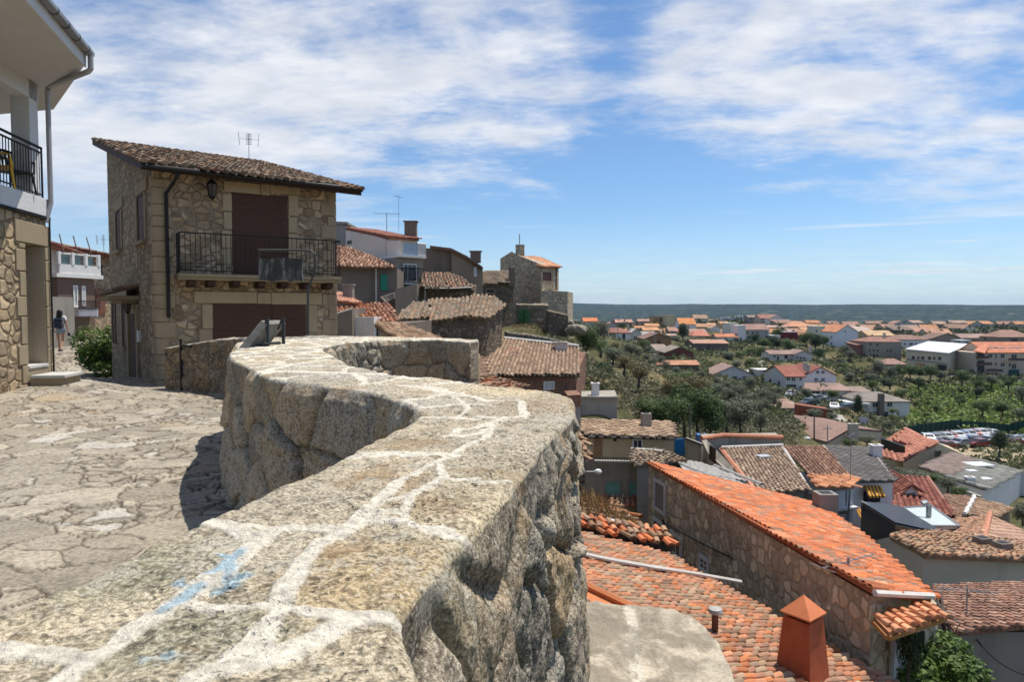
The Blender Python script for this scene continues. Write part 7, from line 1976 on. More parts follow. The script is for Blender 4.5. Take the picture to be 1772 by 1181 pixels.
fh('pale pink low wall and roof above the brown barn','A',1442,1552,470,452,432,300,7,'x',(.52,.38,.34),(.46,.30,.25))
fh('whitish shed with a flat light brown roof by the dirt track','A',1312,1470,705,645,565,188,9,'mono',(.46,.43,.40),(.33,.26,.21))
fh('dark red brick gabled building by the dirt track','A',1415,1772,735,668,600,178,10,'y',(.20,.075,.055),(.30,.24,.20),[(1640,700,50,40),(1500,705,18,26)])
fh('long low building with a bright terracotta roof among olive trees','A',1300,1835,905,825,772,160,6,'x',(.20,.15,.115),(.50,.25,.15),chim=[(1272,750,60)])
# ---- region B
fh('white gabled house with a bright orange roof beside the dark conifer','B',-30,178,410,305,228,375,12,'x',WH,(.60,.25,.10),[(30,350,14,20)])
fh('small white tower house with a tan roof on the skyline of the far town','B',160,330,300,232,186,430,9,'x',WH,(.36,.23,.16),[(222,268,30,34)])
fh('long brown roof behind the orange roofs','B',336,512,292,264,240,500,9,'x',(.3,.22,.17),(.26,.17,.12))
fh('tan house with a brown tiled roof and one dark window','B',186,350,392,340,300,380,9,'x',(.42,.34,.24),(.46,.27,.16),[(225,368,18,22)])
fh('orange roofed house between the tan house and the white gable','B',352,500,345,322,290,400,8,'x',(.46,.38,.3),(.54,.30,.16))
fh('small white gable below the orange roofs','B',382,490,400,355,318,360,8,'y',WH,(.45,.30,.22),[(350,368,12,16)])
fh('cluster house with red and pink roof planes below the orange gable','B',132,368,480,455,378,330,12,'hip',(.46,.36,.32),(.50,.20,.14))
fh('tan block between the small white gable and the white two storey house','B',496,600,425,300,272,370,9,'x',(.44,.34,.22),(.46,.27,.15))
fh('white two storey box house with two dark windows','B',586,716,432,300,292,345,9,'flat',(.60,.58,.50),None,[(656,322,28,22),(628,384,32,28)])
fh('white house with a long orange roof strip','B',442,716,512,468,430,325,7,'x',WH,(.56,.22,.12))
fh('large grey fronted house with rows of small windows and a brown roof','B',812,1112,545,375,305,330,13,'x',(.36,.35,.34),(.33,.20,.16),[(840,415,22,26),(905,415,22,26),(965,415,22,26),(1080,415,22,26),(840,480,22,26),(905,480,22,26),(1080,475,30,30)])
fh('tall white wall house left of the large grey fronted house','B',716,812,555,330,300,327,12,'flat',WH,None,[(756,495,24,30)])
fh('long white flat building on the far skyline','B',530,700,262,226,222,480,10,'flat',WH,None)
fh('white cube house on the far skyline','B',700,806,240,208,205,500,9,'flat',WH,None)
fh('brown grey house with dark openings on the far skyline','B',850,1000,295,218,192,470,10,'x',(.30,.27,.24),(.28,.22,.18),[(880,235,16,20),(930,235,16,20)],chim=[(990,200,40)])
fh('long house with a red brown roof on the far skyline','B',1000,1205,300,228,182,450,11,'x',(.48,.40,.33),(.34,.17,.12),[(1050,245,14,16)])
fh('white gable end right of the long red brown roof','B',1122,1318,325,234,184,440,10,'y',WH,(.34,.2,.15),[(1165,285,14,16)])
fh('wide brown flat roofed hall right of the far white gable','B',1216,1450,330,290,248,425,12,'mono',(.34,.24,.18),(.30,.19,.14))
fh('house with a big light orange roof near the far fields','B',1370,1680,390,335,268,400,13,'hip',(.45,.38,.3),(.58,.29,.17))
fh('low pinkish roof in front of the far brown hall','B',1082,1342,365,346,322,385,7,'x',(.48,.42,.38),(.48,.32,.27))
fh('house with orange roof and ochre wall beside the cream box house','B',1540,1680,465,385,345,352,9,'x',(.40,.22,.13),(.58,.32,.17))
fh('modern dark red cube house with a white fascia','B',1258,1478,505,412,400,330,9,'flat',(.20,.035,.04),(.6,.58,.56),[(1372,455,18,24),(1442,455,18,24)])
fh('brick house with orange roof right of the dark red cube house','B',1480,1602,545,440,372,336,9,'x',(.34,.15,.085),(.46,.23,.14))
fh('low white terrace building left of the dark red cube house','B',1140,1256,492,455,450,326,7,'flat',WH,None)
fh('long grey brown warehouse with a faded orange roof','B',150,590,660,552,505,238,12,'x',(.17,.14,.12),(.46,.26,.19),[(340,610,14,60,'door')])
fh('cream bungalow with dark windows on the terrace below the town','B',1130,1480,778,690,642,215,8,'x',(.60,.57,.50),(.31,.205,.175),[(1182,722,30,26),(1228,738,22,46,'door'),(1330,725,40,40,'door')],chim=[(1640,640,50)])
fh('white gabled wing of the cream bungalow with three windows','B',1442,1665,778,690,645,213,8,'y',(.60,.57,.54),(.30,.20,.17),[(1475,732,30,36),(1522,742,30,36),(1562,742,22,36)])
fh('grey house with a wide white gable and a pinkish roof','B',400,905,1050,945,840,185,10,'y',(.60,.61,.62),(.32,.22,.19),[(450,978,50,34),(675,992,50,40),(805,992,46,40),(662,895,16,16)])
fh('small white flat shed right of the grey gabled house','B',975,1160,1010,905,880,190,6,'flat',(.58,.57,.55),None,[(1110,960,50,60)])
fh('low orange roof behind the white villa with the red roof','B',1185,1330,975,925,868,186,6,'x',(.55,.48,.42),(.50,.24,.15))
# ---- region C
fh('cream three storey box house above the shrubs','C',42,130,215,124,118,320,8,'flat',(.60,.56,.46),None,[(62,158,14,16),(105,158,14,16),(62,200,14,16),(105,200,14,16)])
fh('tall white house with a windowless gable and orange roof','C',222,402,295,165,108,296,14,'y',(.68,.69,.72),(.56,.24,.13),[(298,163,12,10)])
fh('bluish grey long house right of the tall white gable','C',405,545,218,165,122,340,12,'mono',(.40,.42,.46),(.48,.38,.33))
fh('tan walled house with a pale orange roof behind the hipped grey house','C',486,700,222,195,155,330,12,'x',(.48,.38,.24),(.56,.38,.22),[(520,190,12,12)])
fh('grey brown three storey house with a hipped red brown roof','C',470,762,378,246,204,265,12,'hip',(.34,.29,.235),(.31,.165,.125),[(505,268,15,18),(565,270,15,18),(498,315,12,14),(532,317,12,14),(566,320,12,14),(500,357,14,16),(535,358,14,16),(562,360,14,16),(648,320,11,18),(675,322,11,18)],chim=[(620,235,60)])
fh('small red brick house left of the hipped grey brown house','C',392,470,368,272,252,268,9,'mono',(.32,.15,.11),(.36,.19,.14),[(440,295,14,20)])
fh('white house with a wide brown hipped roof behind the industrial hall','C',705,985,305,228,188,300,12,'hip',WH,(.28,.17,.135),[(790,265,14,14),(840,265,30,14),(880,268,14,14)])
fh('low pinkish roofed hut left of the industrial hall','C',640,800,462,432,384,236,8,'hip',(.42,.30,.24),(.34,.21,.17))
fh('orange roofed house on the far right skyline','C',980,1180,205,182,140,400,10,'x',(.48,.42,.36),(.50,.28,.18),[(1020,190,10,8)])
fh('pale roofed house between the far right skyline roofs','C',850,1010,190,165,128,420,10,'x',(.45,.42,.38),(.46,.27,.20))
fh('dark gabled barn among the far right roofs','C',700,862,185,150,114,410,10,'mono',(.26,.22,.19),(.22,.16,.13))
fh('brown gabled house directly behind the industrial hall','C',1000,1252,248,222,180,320,11,'y',(.32,.25,.2),(.24,.155,.125))
fh('long low pink and brown roofs left of the far right block','C',1255,1540,250,215,182,335,11,'x',(.36,.28,.25),(.36,.25,.21),[(1350,232,12,12),(1450,232,12,12)])
fh('large house with a brown hipped roof at the right edge','C',1565,1850,255,208,148,310,13,'hip',(.30,.23,.18),(.34,.20,.15),[(1690,235,50,20)])
fh('little white house beside the industrial hall ridge','C',1255,1335,262,240,232,300,7,'flat',(.62,.63,.65),None)
# ---- region D
fh('low cream house with a brown roof below the white villa with the red roof','D',150,460,815,745,690,160,11,'x',(.56,.52,.44),(.32,.215,.175),[(280,755,26,34),(215,760,60,40),(345,770,16,30)],chim=[(265,720,30)])
fh('small brown roofed wing right of the low cream house','D',440,610,790,752,716,163,9,'x',(.50,.47,.4),(.30,.22,.18),[(487,765,40,16)])
fh('brown roofed house behind the red brick wall','D',-120,70,905,872,808,118,9,'x',(.40,.33,.27),(.34,.22,.17),[(50,880,40,20)])
FILL=[(.52,.48,.42),(.60,.58,.55),(.42,.36,.29),(.48,.38,.27)];FR=[(.46,.27,.17),(.52,.25,.13),(.36,.21,.15),(.42,.28,.22),(.30,.19,.145)]
FN=['tan','orange','brown','pink','dark brown']
ONES=' first second third fourth fifth sixth seventh eighth ninth tenth eleventh twelfth thirteenth fourteenth fifteenth sixteenth seventeenth eighteenth nineteenth'.split(' ')
TENS={2:'twent',3:'thirt',4:'fort',5:'fift'}
def ordinal(k):return ONES[k] if k<20 else (TENS[k // 10]+('ieth' if k % 10 == 0 else 'y '+ONES[k % 10]))
def filler():
 rnd=random.Random(12)
 for (x0,x1,yb,ye,yr,d,wa,wb,row) in ((1012,1765,565,560.5,556,560,18,32,'back'),(1060,1700,577,569,562,440,20,32,'third'),(1075,1500,588,577,570,352,24,36,'middle')):
  x=x0;k=0
  while x<x1:
   w=rnd.uniform(wa,wb);j=rnd.randrange(5);k += 1;dd=d*rnd.uniform(.97,1.05);yo=rnd.uniform(-1.5,1.5)
   fh('small %s roofed house, %s from left in the far town\'s %s row' % (FN[j],ordinal(k),row),'0',x,x+w,yb+yo,ye+yo,yr+yo*.8,dd,rnd.uniform(8,12),rnd.choice('xxxy'),FILL[rnd.randrange(4)],FR[j],[(x+w*.3,(yb+ye)/2+yo,1.6,2.4),(x+w*.7,(yb+ye)/2+yo,1.6,2.4)],yaw=rnd.uniform(-.35,.35))
   x += w*rnd.uniform(1.05,1.6)
filler()
def villas():
 # white villa with red roof: two wings
 r=fh('white villa with a dark red roof, white gable and garage below','D',135,366,690,632,572,168,12,'y',(.64,.65,.67),(.27,.10,.075),[(232,610,20,20),(270,610,20,20),(220,665,22,22),(272,664,20,20)])
 r2=fh('left wing of the white villa, red roofed with a row of windows','D',0,134,750,642,562,163,14,'x',(.62,.61,.58),(.29,.11,.08),[(18,658,22,26),(55,662,22,26),(108,662,14,26),(40,720,70,40,'garage')],chim=[(140,570,30),(160,585,30)])
 r3=fh('white two storey villa with a grey hipped roof and tall brown chimney','D',560,900,942,822,752,150,13,'hip',(.64,.64,.62),(.25,.215,.185),[(650,850,34,30),(757,846,34,30),(650,916,30,34),(727,916,30,34),(763,911,14,22),(817,916,14,34)])
 A=PR('D',691,940,149.4);mb=MB();z1=PR('D',691,765,149.4).z;mb.box((A.x,A.y,(A.z+z1)/2),(3.6*.3,.9,z1-A.z));build(mb,'chimney',M_PLD,r3)
 A=PR('D',458,850,152);B=PR('D',600,850,149.5);mb=MB();mb.prism([V2(A),V2(B),V2(B)+Vector((0,6)),V2(A)+Vector((0,6))],PR('D',500,940,150).z-2,PR('D',500,842,150).z);build(mb,'side_wing',wallm((.64,.64,.62)),r3)
 mb=MB();mb.prism([V2(A)+Vector((-1,-1.2)),V2(B)+Vector((0,-1.2)),V2(B),V2(A)+Vector((-1,0))],PR('D',500,845,150).z,PR('D',500,837,150).z+.15);build(mb,'balcony',M_WHITE,r3)
 # orange three storey apartment block at the right edge
 r4=fh('long beige apartment block with an orange roof, three skylights and balconies','C',1440,1900,535,335,250,228,13,'x',(.56,.45,.34),(.56,.22,.13),[(1495,365,28,32),(1595,365,28,32),(1690,375,40,44),(1542,370,13,36),(1495,430,26,28),(1540,432,13,30),(1595,436,28,30),(1690,452,30,40),(1505,485,60,30),(1655,440,14,30)],chim=None)
 for x in (1490,1572,1690):
  p=PR('C',x,300,231);mb=MB();a=math.atan2(1,1)
  mb.box((p.x,p.y,p.z-.3),(4.2,1.2,1.3));o=build(mb,'dormer',M_WHITE,r4);mb=MB();mb.box((p.x,p.y-.62,p.z-.3),(3.2,.06,.9));build(mb,'dormer_glass',flat('pale_skylight',(.55,.60,.63),.2),o)
 for x,y in ((1690,405),(1415,385),(1415,440),(1510,495)):
  p=PR('C',x,y,227);mb=MB();mb.box((p.x,p.y-.6,p.z),(5.5 if x>1500 else 4.0,1.2,.15));o=build(mb,'balcony',M_CONC,r4);mb=MB();w=5.5 if x>1500 else 4.0
  mb.box((p.x,p.y-1.18,p.z+.55),(w,.05,.9));build(mb,'balcony_rail',flat('brown_rail',(.12,.075,.06),.7),o)
 p=PR('C',1690,508,227.8);mb=MB();mb.box((p.x,p.y,p.z),(3.2*.95*1.1,.2,2.6));build(mb,'garage_door',flat('teal_garage',(.03,.09,.075),.6),r4)
 mb=MB();A=PR('C',1368,500,226);B=PR('C',1440,500,228);mb.prism([V2(A),V2(B),V2(B)+Vector((0,12)),V2(A)+Vector((0,12))],PR('C',1400,520,227).z-2,PR('C',1400,335,227).z);build(mb,'balcony_bay',wallm((.56,.45,.34)),r4)
 for (y) in (365,425,480):
  p=PR('C',1410,y,226.6);mb=MB();mb.box((p.x,p.y,p.z),(2.6,.3,3.2 if y>470 else 1.9));build(mb,'bay_window',M_TWIN,r4)
 mb=MB();a,b,c,d=PR('C',1352,322,224),PR('C',1450,340,224.5),PR('C',1500,262,234),PR('C',1445,252,236);rquad(mb,[a,b,c,d]);t=Vector((0,0,-.3))
 for p,q in ((a,b),(b,c),(c,d),(d,a)):mb.quad([p+t,q+t,q,p])
 build(mb,'roof',roofm((.56,.22,.13)),r4)
 # industrial hall
 r5=empty('industrial_hall',(PR('C',1145,500,235).x,235,PR('C',1145,500,235).z),'large cream industrial hall with a white metal roof','hall',None)
 a=PR('C',800,470,252);b=PR('C',1145,503,228);c=PR('C',1385,490,262);TP.append(tuple(b));TP.append((a.x,a.y,a.z));TP.append((c.x,c.y,c.z))
 za=PR('C',800,314,252).z;zb_=PR('C',1145,335,228).z;zp=PR('C',1312,264,252).z;zc=PR('C',1385,292,262).z
 ze=(za+zb_)/2
 P_=V2(b).lerp(V2(c),.68);back=V2(a)-V2(b)
 cream=wallm((.55,.50,.38))
 mb=MB();mb.prism([V2(a),V2(b),P_,V2(c),V2(c)+back,P_+back],b.z-3,[ze,ze,zp-.2,zc,zc,zp-.2]);build(mb,'wall',cream,r5)
 e0,e1=Vector((*V2(a),ze+.15)),Vector((*V2(b),ze+.15));p1=Vector((*P_,zp));p0=Vector((*(P_+back),zp));c1=Vector((*V2(c),zc+.2));c0=Vector((*(V2(c)+back),zc+.2))
 mb=MB();ov=(V2(b)-P_).normalized()*.8;ov=Vector((ov.x,ov.y,0));sd=-Vector((*back,0)).normalized()*.6
 rquad(mb,[e0+ov-sd,e1+ov+sd,p1+sd,p0-sd]);rquad(mb,[p0-sd,p1+sd,c1+sd,c0-sd]);t=Vector((0,0,-.3))
 for p,q in ((e0+ov-sd,e1+ov+sd),(e1+ov+sd,p1+sd),(p1+sd,c1+sd)):mb.quad([p+t,q+t,q,p])
 build(mb,'roof',flat('white_metal_roof',(.62,.64,.67),.5,.1,.05,.2),r5)
 def wp(P0,P1,x,y,w,h,m=M_TWIN,nm='window'):
  s=REG['C'][2];fx,fy=Q('C',x,y);rr=(fx-w*s/2,fy-h*s/2,fx+w*s/2,fy+h*s/2);panel(r5,P0,P1,rr,m,nm,.15)
 for x in (860,902,938,995,1033,1078):wp(V2(a),V2(b),x,378+(x-860)*.03,22 if x not in (902,1033) else 12,24)
 wp(V2(a),V2(b),972,410,342,10,M_CONC,'canopy');wp(V2(a),V2(b),915,455,76,64,flat('ochre_door',(.42,.27,.12),.7),'garage_door');wp(V2(a),V2(b),1093,470,80,66,M_DARK,'garage_door')
 wp(V2(b),V2(c),1240,392,22,24);wp(V2(b),V2(c),1326,392,24,26);wp(V2(b),V2(c),1245,455,70,60,M_DARK,'garage_door');wp(V2(b),V2(c),1330,455,80,50,flat('rust_stack',(.2,.09,.06),.8,0,.5,.5),'stacked_goods')
 # brown roofed houses on the near side of the valley floor
 r6=empty('brown_roofed_house',(PR('D',300,1100,92).x,92,PR('D',300,1150,92).z),'big house with faded brown roof planes and a beige gable','house')
 a,b,pk,c=PR('D',-90,1045,94),PR('D',300,1118,84),PR('D',478,1015,88),PR('D',700,1130,92)
 c.z=b.z;tt=Vector((0,0,-.25));rm=roofm((.275,.175,.14));mb=MB();dv=Vector((a.x-b.x,a.y-b.y,0))*1.1
 for q in ([b+dv,b,pk,pk+dv],[pk,c,c+dv,pk+dv]):
  rquad(mb,q)
  for k in range(4):p_,q_=q[k],q[(k+1) % 4];mb.quad([p_+tt,q_+tt,q_,p_])
 build(mb,'roof',rm,r6);d2=V2(dv)
 walls(r6,[V2(b),V2(pk),V2(c),V2(c)+d2,V2(pk)+d2,V2(b)+d2],-26,[b.z-.3,pk.z-.3,c.z-.3,c.z-.3,pk.z-.3,b.z-.3],wallm((.46,.40,.30)))
 for (x0,y0,x1,y1) in ((433,1075,456,1130),(518,1075,556,1102)):
  pass
 window(r6,V2(b),V2(pk),(*Q('D',433,1075),*Q('D',456,1128)),bars=(0,0),fmat=M_CONC);window(r6,V2(pk),V2(c),(*Q('D',518,1076),*Q('D',556,1104)),bars=(1,0),fmat=M_CONC)
 p=PR('D',487,1130,86.5);chimney(r6,(p.x,p.y,p.z),1.1,.7,2.5,M_BEIGE)
 p=PR('D',140,1165,80);chimney(r6,(p.x,p.y,p.z-.3),.8,.8,1.5,M_WHITEW)
 r7=empty('rear_brown_roofed_house',(PR('D',60,960,112).x,112,-20),'second faded brown roof with a small gable behind the beige gabled house','house')
 mb=MB();q=[PR('D',-95,965,110),PR('D',130,975,106),PR('D',165,940,108),PR('D',75,903,122),PR('D',-60,920,124)];rquad(mb,q)
 for k in range(len(q)):p_,q_=q[k],q[(k+1) % len(q)];mb.quad([p_+tt,q_+tt,q_,p_])
 g=[PR('D',130,975,105.5),PR('D',170,938,106),PR('D',300,1005,104)];rquad(mb,[g[1],g[2],g[2]+Vector((2,9,0)),g[1]+Vector((1,9,0))]);build(mb,'roof',rm,r7)
 walls(r7,[V2(g[0]),V2(g[1]),V2(g[2]),V2(g[2])+Vector((1,8)),V2(g[0])+Vector((-1,8))],-26,[g[0].z-.1,g[1].z-.1,g[2].z-.1,g[2].z-.1,g[0].z-.1],wallm((.46,.40,.30)))
 walls(r7,inset([V2(x) for x in q],.5),-26,[x.z-.3 for x in q],wallm((.40,.34,.27)),'rear_wall')
 window(r7,V2(g[0]),V2(g[2]),(*Q('D',158,955),*Q('D',186,975)),bars=(0,0),fmat=M_DARK)
 # red brick yard wall
 a,b=PR('D',72,925,112),PR('D',306,925,106);r8=empty('red_brick_wall',tuple(a),'long red brick building side between the brown roofs and the lane','building')
 walls(r8,[V2(a),V2(b),V2(b)+Vector((1,3)),V2(a)+Vector((1,3))],-26,[PR('D',75,850,112).z,PR('D',306,885,106).z,PR('D',306,885,106).z,PR('D',75,850,112).z],wallm((.27,.095,.055),.3))
 mb=MB();mb.tube([PR('D',74,849,111.9),PR('D',307,884,105.9)],.16,4);build(mb,'coping',flat('coping_tile',(.30,.17,.13),.8),r8)
 for px_,dd in (((D_(205,1110)),86),):pass
def D_(x,y):return Q('D',x,y)
villas()
# poles and aerials in front of the brown roofs
def pole(label,px,pyb,pyt,d,r=.09,wood=True,arms=0):
 b=P(px,pyb,d);t=P(px,pyt,d)
 o=empty('utility_pole',tuple(b),label,'pole','poles of the village');mb=MB();mb.tube([b-Vector((0,0,.5)),(b+t)/2,t],[r*1.2,r,r*.8],7);build(mb,'pole',flat('pole_wood',(.13,.11,.095),.8) if wood else M_GREYM,o)
 if arms:
  mb=MB();mb.box((t.x,t.y,t.z-.4),(1.2,.08,.08));build(mb,'crossarm',M_GREYM,o)
 return o
pole('thin brown pole before the big faded brown roof',1409,770,716,82)
pole('pale pole with a small lamp at the right of the brown roofs',1432,772,736,80,.06,False,1)
pole('black pole behind the blue gate',1194,790,700,39,.05)
pole('street pole by the dirt lane below the villas',1503,742,706,118,.08,False)
pole('pole in the olive grove by the white car lane',1350,700,688,140,.08,False)
pole('thin pole left of the dark conifer',1184,592,560,290,.15,False)
pole('thin mast beside the hipped white villa',1069,600,566,225,.12,False)
pole('tall pole beside the brown gabled barn',1133,604,574,208,.12,False)
for px,pyb,pyt,d in ((1075,560,533,2700),(1113,556,541,2900),(1370,551,533,2800)):
 b=P(px,pyb,d);t=P(px,pyt,d);o=empty('power_pylon',tuple(b),{1075:'tall pale pylon on the hillside, leftmost of the three',1113:'short pale pylon on the hillside, second from left',1370:'pale pylon on the hillside above the white skyline house'}[px],'pylon','pylons on the far hills')
 mb=MB();h=t.z-b.z
 for s in ((-1,-1),(1,-1),(1,1),(-1,1)):mb.tube([(b.x+s[0]*4,b.y+s[1]*4,b.z-10),(t.x+s[0]*.6,t.y+s[1]*.6,t.z)],.5,4)
 for k in range(6):z=b.z+h*k/6;w=4-3.4*k/6;w2=4-3.4*(k+1)/6;mb.tube([(b.x-w,b.y-w,z),(b.x+w2,b.y-w2,z+h/6),(b.x+w2,b.y+w2,z+h/6)],.3,4)
 build(mb,'lattice',flat('galvanised',(.55,.56,.57),.5),o);mb=MB()
 for z in (.78,.88):mb.tube([(b.x-9,b.y,b.z+h*z),(b.x+9,b.y,b.z+h*z)],.5,4)
 build(mb,'crossarm',flat('galvanised',(.55,.56,.57),.5),o)
# billboard
a,b=PR('D',540,960,120),PR('D',590,960,120)
r=empty('notice_board',tuple(a),'pale lilac board on posts beside the dirt lane','sign');mb=MB();zt,zb_=PR('D',560,940,120).z,PR('D',560,985,120).z;mb.box(((a.x+b.x)/2,a.y,(zt+zb_)/2),(b.x-a.x,.12,zt-zb_));build(mb,'board',flat('lilac_board',(.42,.42,.52),.5,0,.2,.6),r)
for x in (a.x+.2,b.x-.2):mb=MB();mb.tube([(x,a.y+.1,zb_-3),(x,a.y+.1,zt)],.07,5);build(mb,'post',M_GREYM,r)
# ================================================================== VEGETATION
def leafmat(name,c1,c2,rough=.6):
 m,t,b=pmat(name);co=objco(t)
 at=tintc(t);k=t.new('ShaderNodeSeparateColor');t.l.new(at,k.inputs[0])
 t.put(b.inputs['Base Color'],t.mix(k.outputs[0],c1,c2));t.put(b.inputs['Roughness'],rough)
 b.inputs['Specular IOR Level'].default_value=.3
 tr=t.new('ShaderNodeBsdfTranslucent');t.put(tr.inputs['Color'],t.mix(k.outputs[0],tuple(x*1.3 for x in c1),tuple(x*1.3 for x in c2)))
 ms=t.new('ShaderNodeMixShader');ms.inputs[0].default_value=.25
 out=t.n['Material Output'];t.l.new(b.outputs[0],ms.inputs[1]);t.l.new(tr.outputs[0],ms.inputs[2]);t.l.new(ms.outputs[0],out.inputs[0])
 return m
L_OLIVE=leafmat('olive_leaves',(.082,.096,.060),(.185,.200,.138))
L_DARK=leafmat('dark_leaves',(.026,.045,.020),(.068,.100,.040))
L_GREEN=leafmat('green_leaves',(.045,.080,.024),(.115,.165,.052))
L_LIGHT=leafmat('light_leaves',(.06,.10,.025),(.15,.19,.05))
L_DRY=leafmat('dry_leaves',(.09,.08,.035),(.19,.15,.07))
BARK=flat('bark',(.085,.065,.05),.95,0,.3,8)
def crown_mesh(name,seed,n_blobs,n_leaf,leaf,sx=1,sz=.85,spread=.55,low=.0,shape='round'):
 """unit crown (radius about 1, centre at z=1): leaves in uneven clumps"""
 r=np.random.RandomState(seed)
 V=[];C=[]
 blobs=[]
 for k in range(n_blobs):
  a=r.rand()*6.28;rr=spread*math.sqrt(r.rand());z=r.rand()*1.3-.55
  if shape == 'cone':z=r.rand()*2.2-.9;rr *= max(.1,(1.3-z)/2.2)
  rad=r.uniform(.28,.52)*(1 if shape != 'cone' else max(.3,(1.4-z)/2.2))
  blobs.append((rr*math.cos(a)*sx,rr*math.sin(a)*sx,z*sz,rad,r.rand()))
 tot=sum(b[3] ** 2 for b in blobs)
 for bx,by,bz,br,bt in blobs:
  n=int(n_leaf*br ** 2/tot)
  u=r.randn(n,3);u /= np.linalg.norm(u,axis=1)[:,None]
  rad=br*(0.55+.5*r.rand(n) ** .6)[:,None]
  c=u*rad+np.array([bx,by,bz])
  c[:,2]=np.maximum(c[:,2],-.75+low)
  nrm=u+r.randn(n,3)*.55;nrm[:,2] += .35;nrm /= np.linalg.norm(nrm,axis=1)[:,None]
  t1=np.cross(nrm,r.randn(n,3));t1 /= np.linalg.norm(t1,axis=1)[:,None]+1e-9
  t2=np.cross(nrm,t1);s=leaf*r.uniform(.6,1.35,n)[:,None]
  q=np.stack([c-t1*s,c-t2*s*.55,c+t1*s,c+t2*s*.55],1)
  V.append(q);tt=np.clip(.25+.5*bt+r.uniform(-.28,.28,n),0,1);C.append(np.repeat(tt[:,None],4,1))
 V=np.concatenate(V).reshape(-1,3);C=np.concatenate(C).ravel();V[:,2] += 1
 me=bpy.data.meshes.new(name);n=len(V) // 4
 me.vertices.add(len(V));me.vertices.foreach_set('co',V.ravel().astype(np.float32))
 me.loops.add(len(V));me.loops.foreach_set('vertex_index',np.arange(len(V),dtype=np.int32))
 me.polygons.add(n);me.polygons.foreach_set('loop_start',(np.arange(n)*4).astype(np.int32));me.polygons.foreach_set('loop_total',np.full(n,4,dtype=np.int32));me.update(calc_edges=True)
 at=me.color_attributes.new('tint','FLOAT_COLOR','POINT');c4=np.ones((len(V),4),dtype=np.float32);c4[:,0]=C;c4[:,1]=C;c4[:,2]=C;at.data.foreach_set('color',c4.ravel())
 return me
def trunk_mesh(name,seed,multi=3):
 r=random.Random(seed);mb=MB()
 mb.tube([(0,0,-.35),(.02,.01,.15),(.05,-.03,.45)],[.10,.075,.06],7)
 for k in range(multi):
  a=r.uniform(0,6.28);mb.tube([(.05,-.03,.42),(.05+.25*math.cos(a),.25*math.sin(a),.8),(.05+.45*math.cos(a),.45*math.sin(a),1.25)],[.05,.035,.012],5)
 return mb.mesh(name)
PROTO={}
def proto(kind):
 if kind in PROTO:return PROTO[kind]
 spec={'olive':[(11,16,2600,.060,L_OLIVE),(12,13,2600,.060,L_OLIVE),(13,18,2600,.060,L_OLIVE)],
   'dense':[(21,18,3600,.055,L_GREEN),(22,15,3600,.055,L_GREEN)],
   'dark':[(31,17,3200,.06,L_DARK),(32,14,3200,.06,L_DARK)],
   'light':[(41,14,2400,.06,L_LIGHT)],'dry':[(51,14,1900,.055,L_DRY)],
   'cypress':[(61,14,2200,.06,L_DARK)]}[kind]
 out=[]
 for sd_,nb,nl,lf,m in spec:
  if kind == 'cypress':me=crown_mesh(kind+'_crown',sd_,nb,nl,lf,.8,1.0,.6,shape='cone')
  else:me=crown_mesh(kind+'_crown',sd_,nb,nl,lf)
  me.materials.append(m);tm=trunk_mesh(kind+'_trunk',sd_);tm.materials.append(BARK);out.append((me,tm))
 PROTO[kind]=out;return out
TN_=[0]
NAMES={'olive':'olive_tree','dense':'leafy_tree','dark':'dark_tree','light':'young_tree','dry':'dry_bush','cypress':'cypress_tree'}
def tree(px,py,d,hpx,kind='olive',label=None,group=None,wide=1.0,z=None):
 """px,py of the foot, hpx its height in photo pixels"""
 b=P(px,py,d);h=hpx*d/FPX;TN_[0] += 1;rnd=random.Random(TN_[0])
 zt=TH(b.x,b.y) if z is None else z
 top=b.z+h;hh=max(top-zt,h*.8) if zt>b.z-h*1.2 else h
 if z is None:zt=min(zt,b.z+.3) if abs(zt-b.z)<2.5 else b.z
 s=h/2.0
 me,tm=proto(kind)[TN_[0] % len(proto(kind))]
 r=empty(NAMES[kind],(b.x,b.y,b.z),label,'tree' if kind != 'dry' else 'bush',group)
 c=bpy.data.objects.new('crown',me);COL.objects.link(c);c.parent=r;c.location=(0,0,s*.12)
 t=bpy.data.objects.new('trunk',tm);COL.objects.link(t);t.parent=r
 if zt<b.z-.1:t.scale=(1,1,1)
 r.rotation_euler.z=rnd.uniform(0,6.28);w=wide*rnd.uniform(.92,1.1);r.scale=(s*w,s*w,s)
 return r
G1='olive trees on the hillside'
for i,(px,py,d,h) in enumerate([(1122,612,175,14),(1132,622,165,16),(1142,632,158,16),(1152,642,150,18),(1118,628,150,16),(1130,640,140,20),(1105,618,150,15)]):
 tree(px,py,d,h,'olive','grey olive tree in the grove left of the long terracotta roof',G1,1.3)
for i,(px,py,d,h) in enumerate([(1152,662,150,22),(1168,658,152,22),(1178,665,146,20),(1190,660,150,18),(1212,662,150,20),(1205,672,140,18),(1160,672,138,22),(1185,678,132,20)]):
 tree(px,py,d,h,'olive','grey olive tree below the long terracotta roof',G1,1.35)
for i,(px,py,d,h) in enumerate([(1225,680,130,20),(1240,690,122,26),(1255,680,135,20),(1262,700,112,30),(1280,690,120,24),(1298,672,140,18),(1275,678,138,18),(1240,668,145,15)]):
 tree(px,py,d,h,'olive','olive tree between the grove and the grey gabled house',G1,1.3)
for i,(px,py,d,h) in enumerate([(1288,705,108,22),(1302,702,118,22),(1318,698,122,24),(1330,690,128,20),(1338,705,112,26),(1310,715,100,22),(1345,688,135,18),(1325,712,104,22)]):
 tree(px,py,d,h,'olive','rounded olive tree on the bare earth below the white villa',G1,1.35)
for i,(px,py,d,h) in enumerate([(1225,732,80,44),(1252,738,76,40),(1235,715,90,32)]):
 tree(px,py,d,h,'olive','large hazy olive tree behind the leafy trees',G1,1.1)
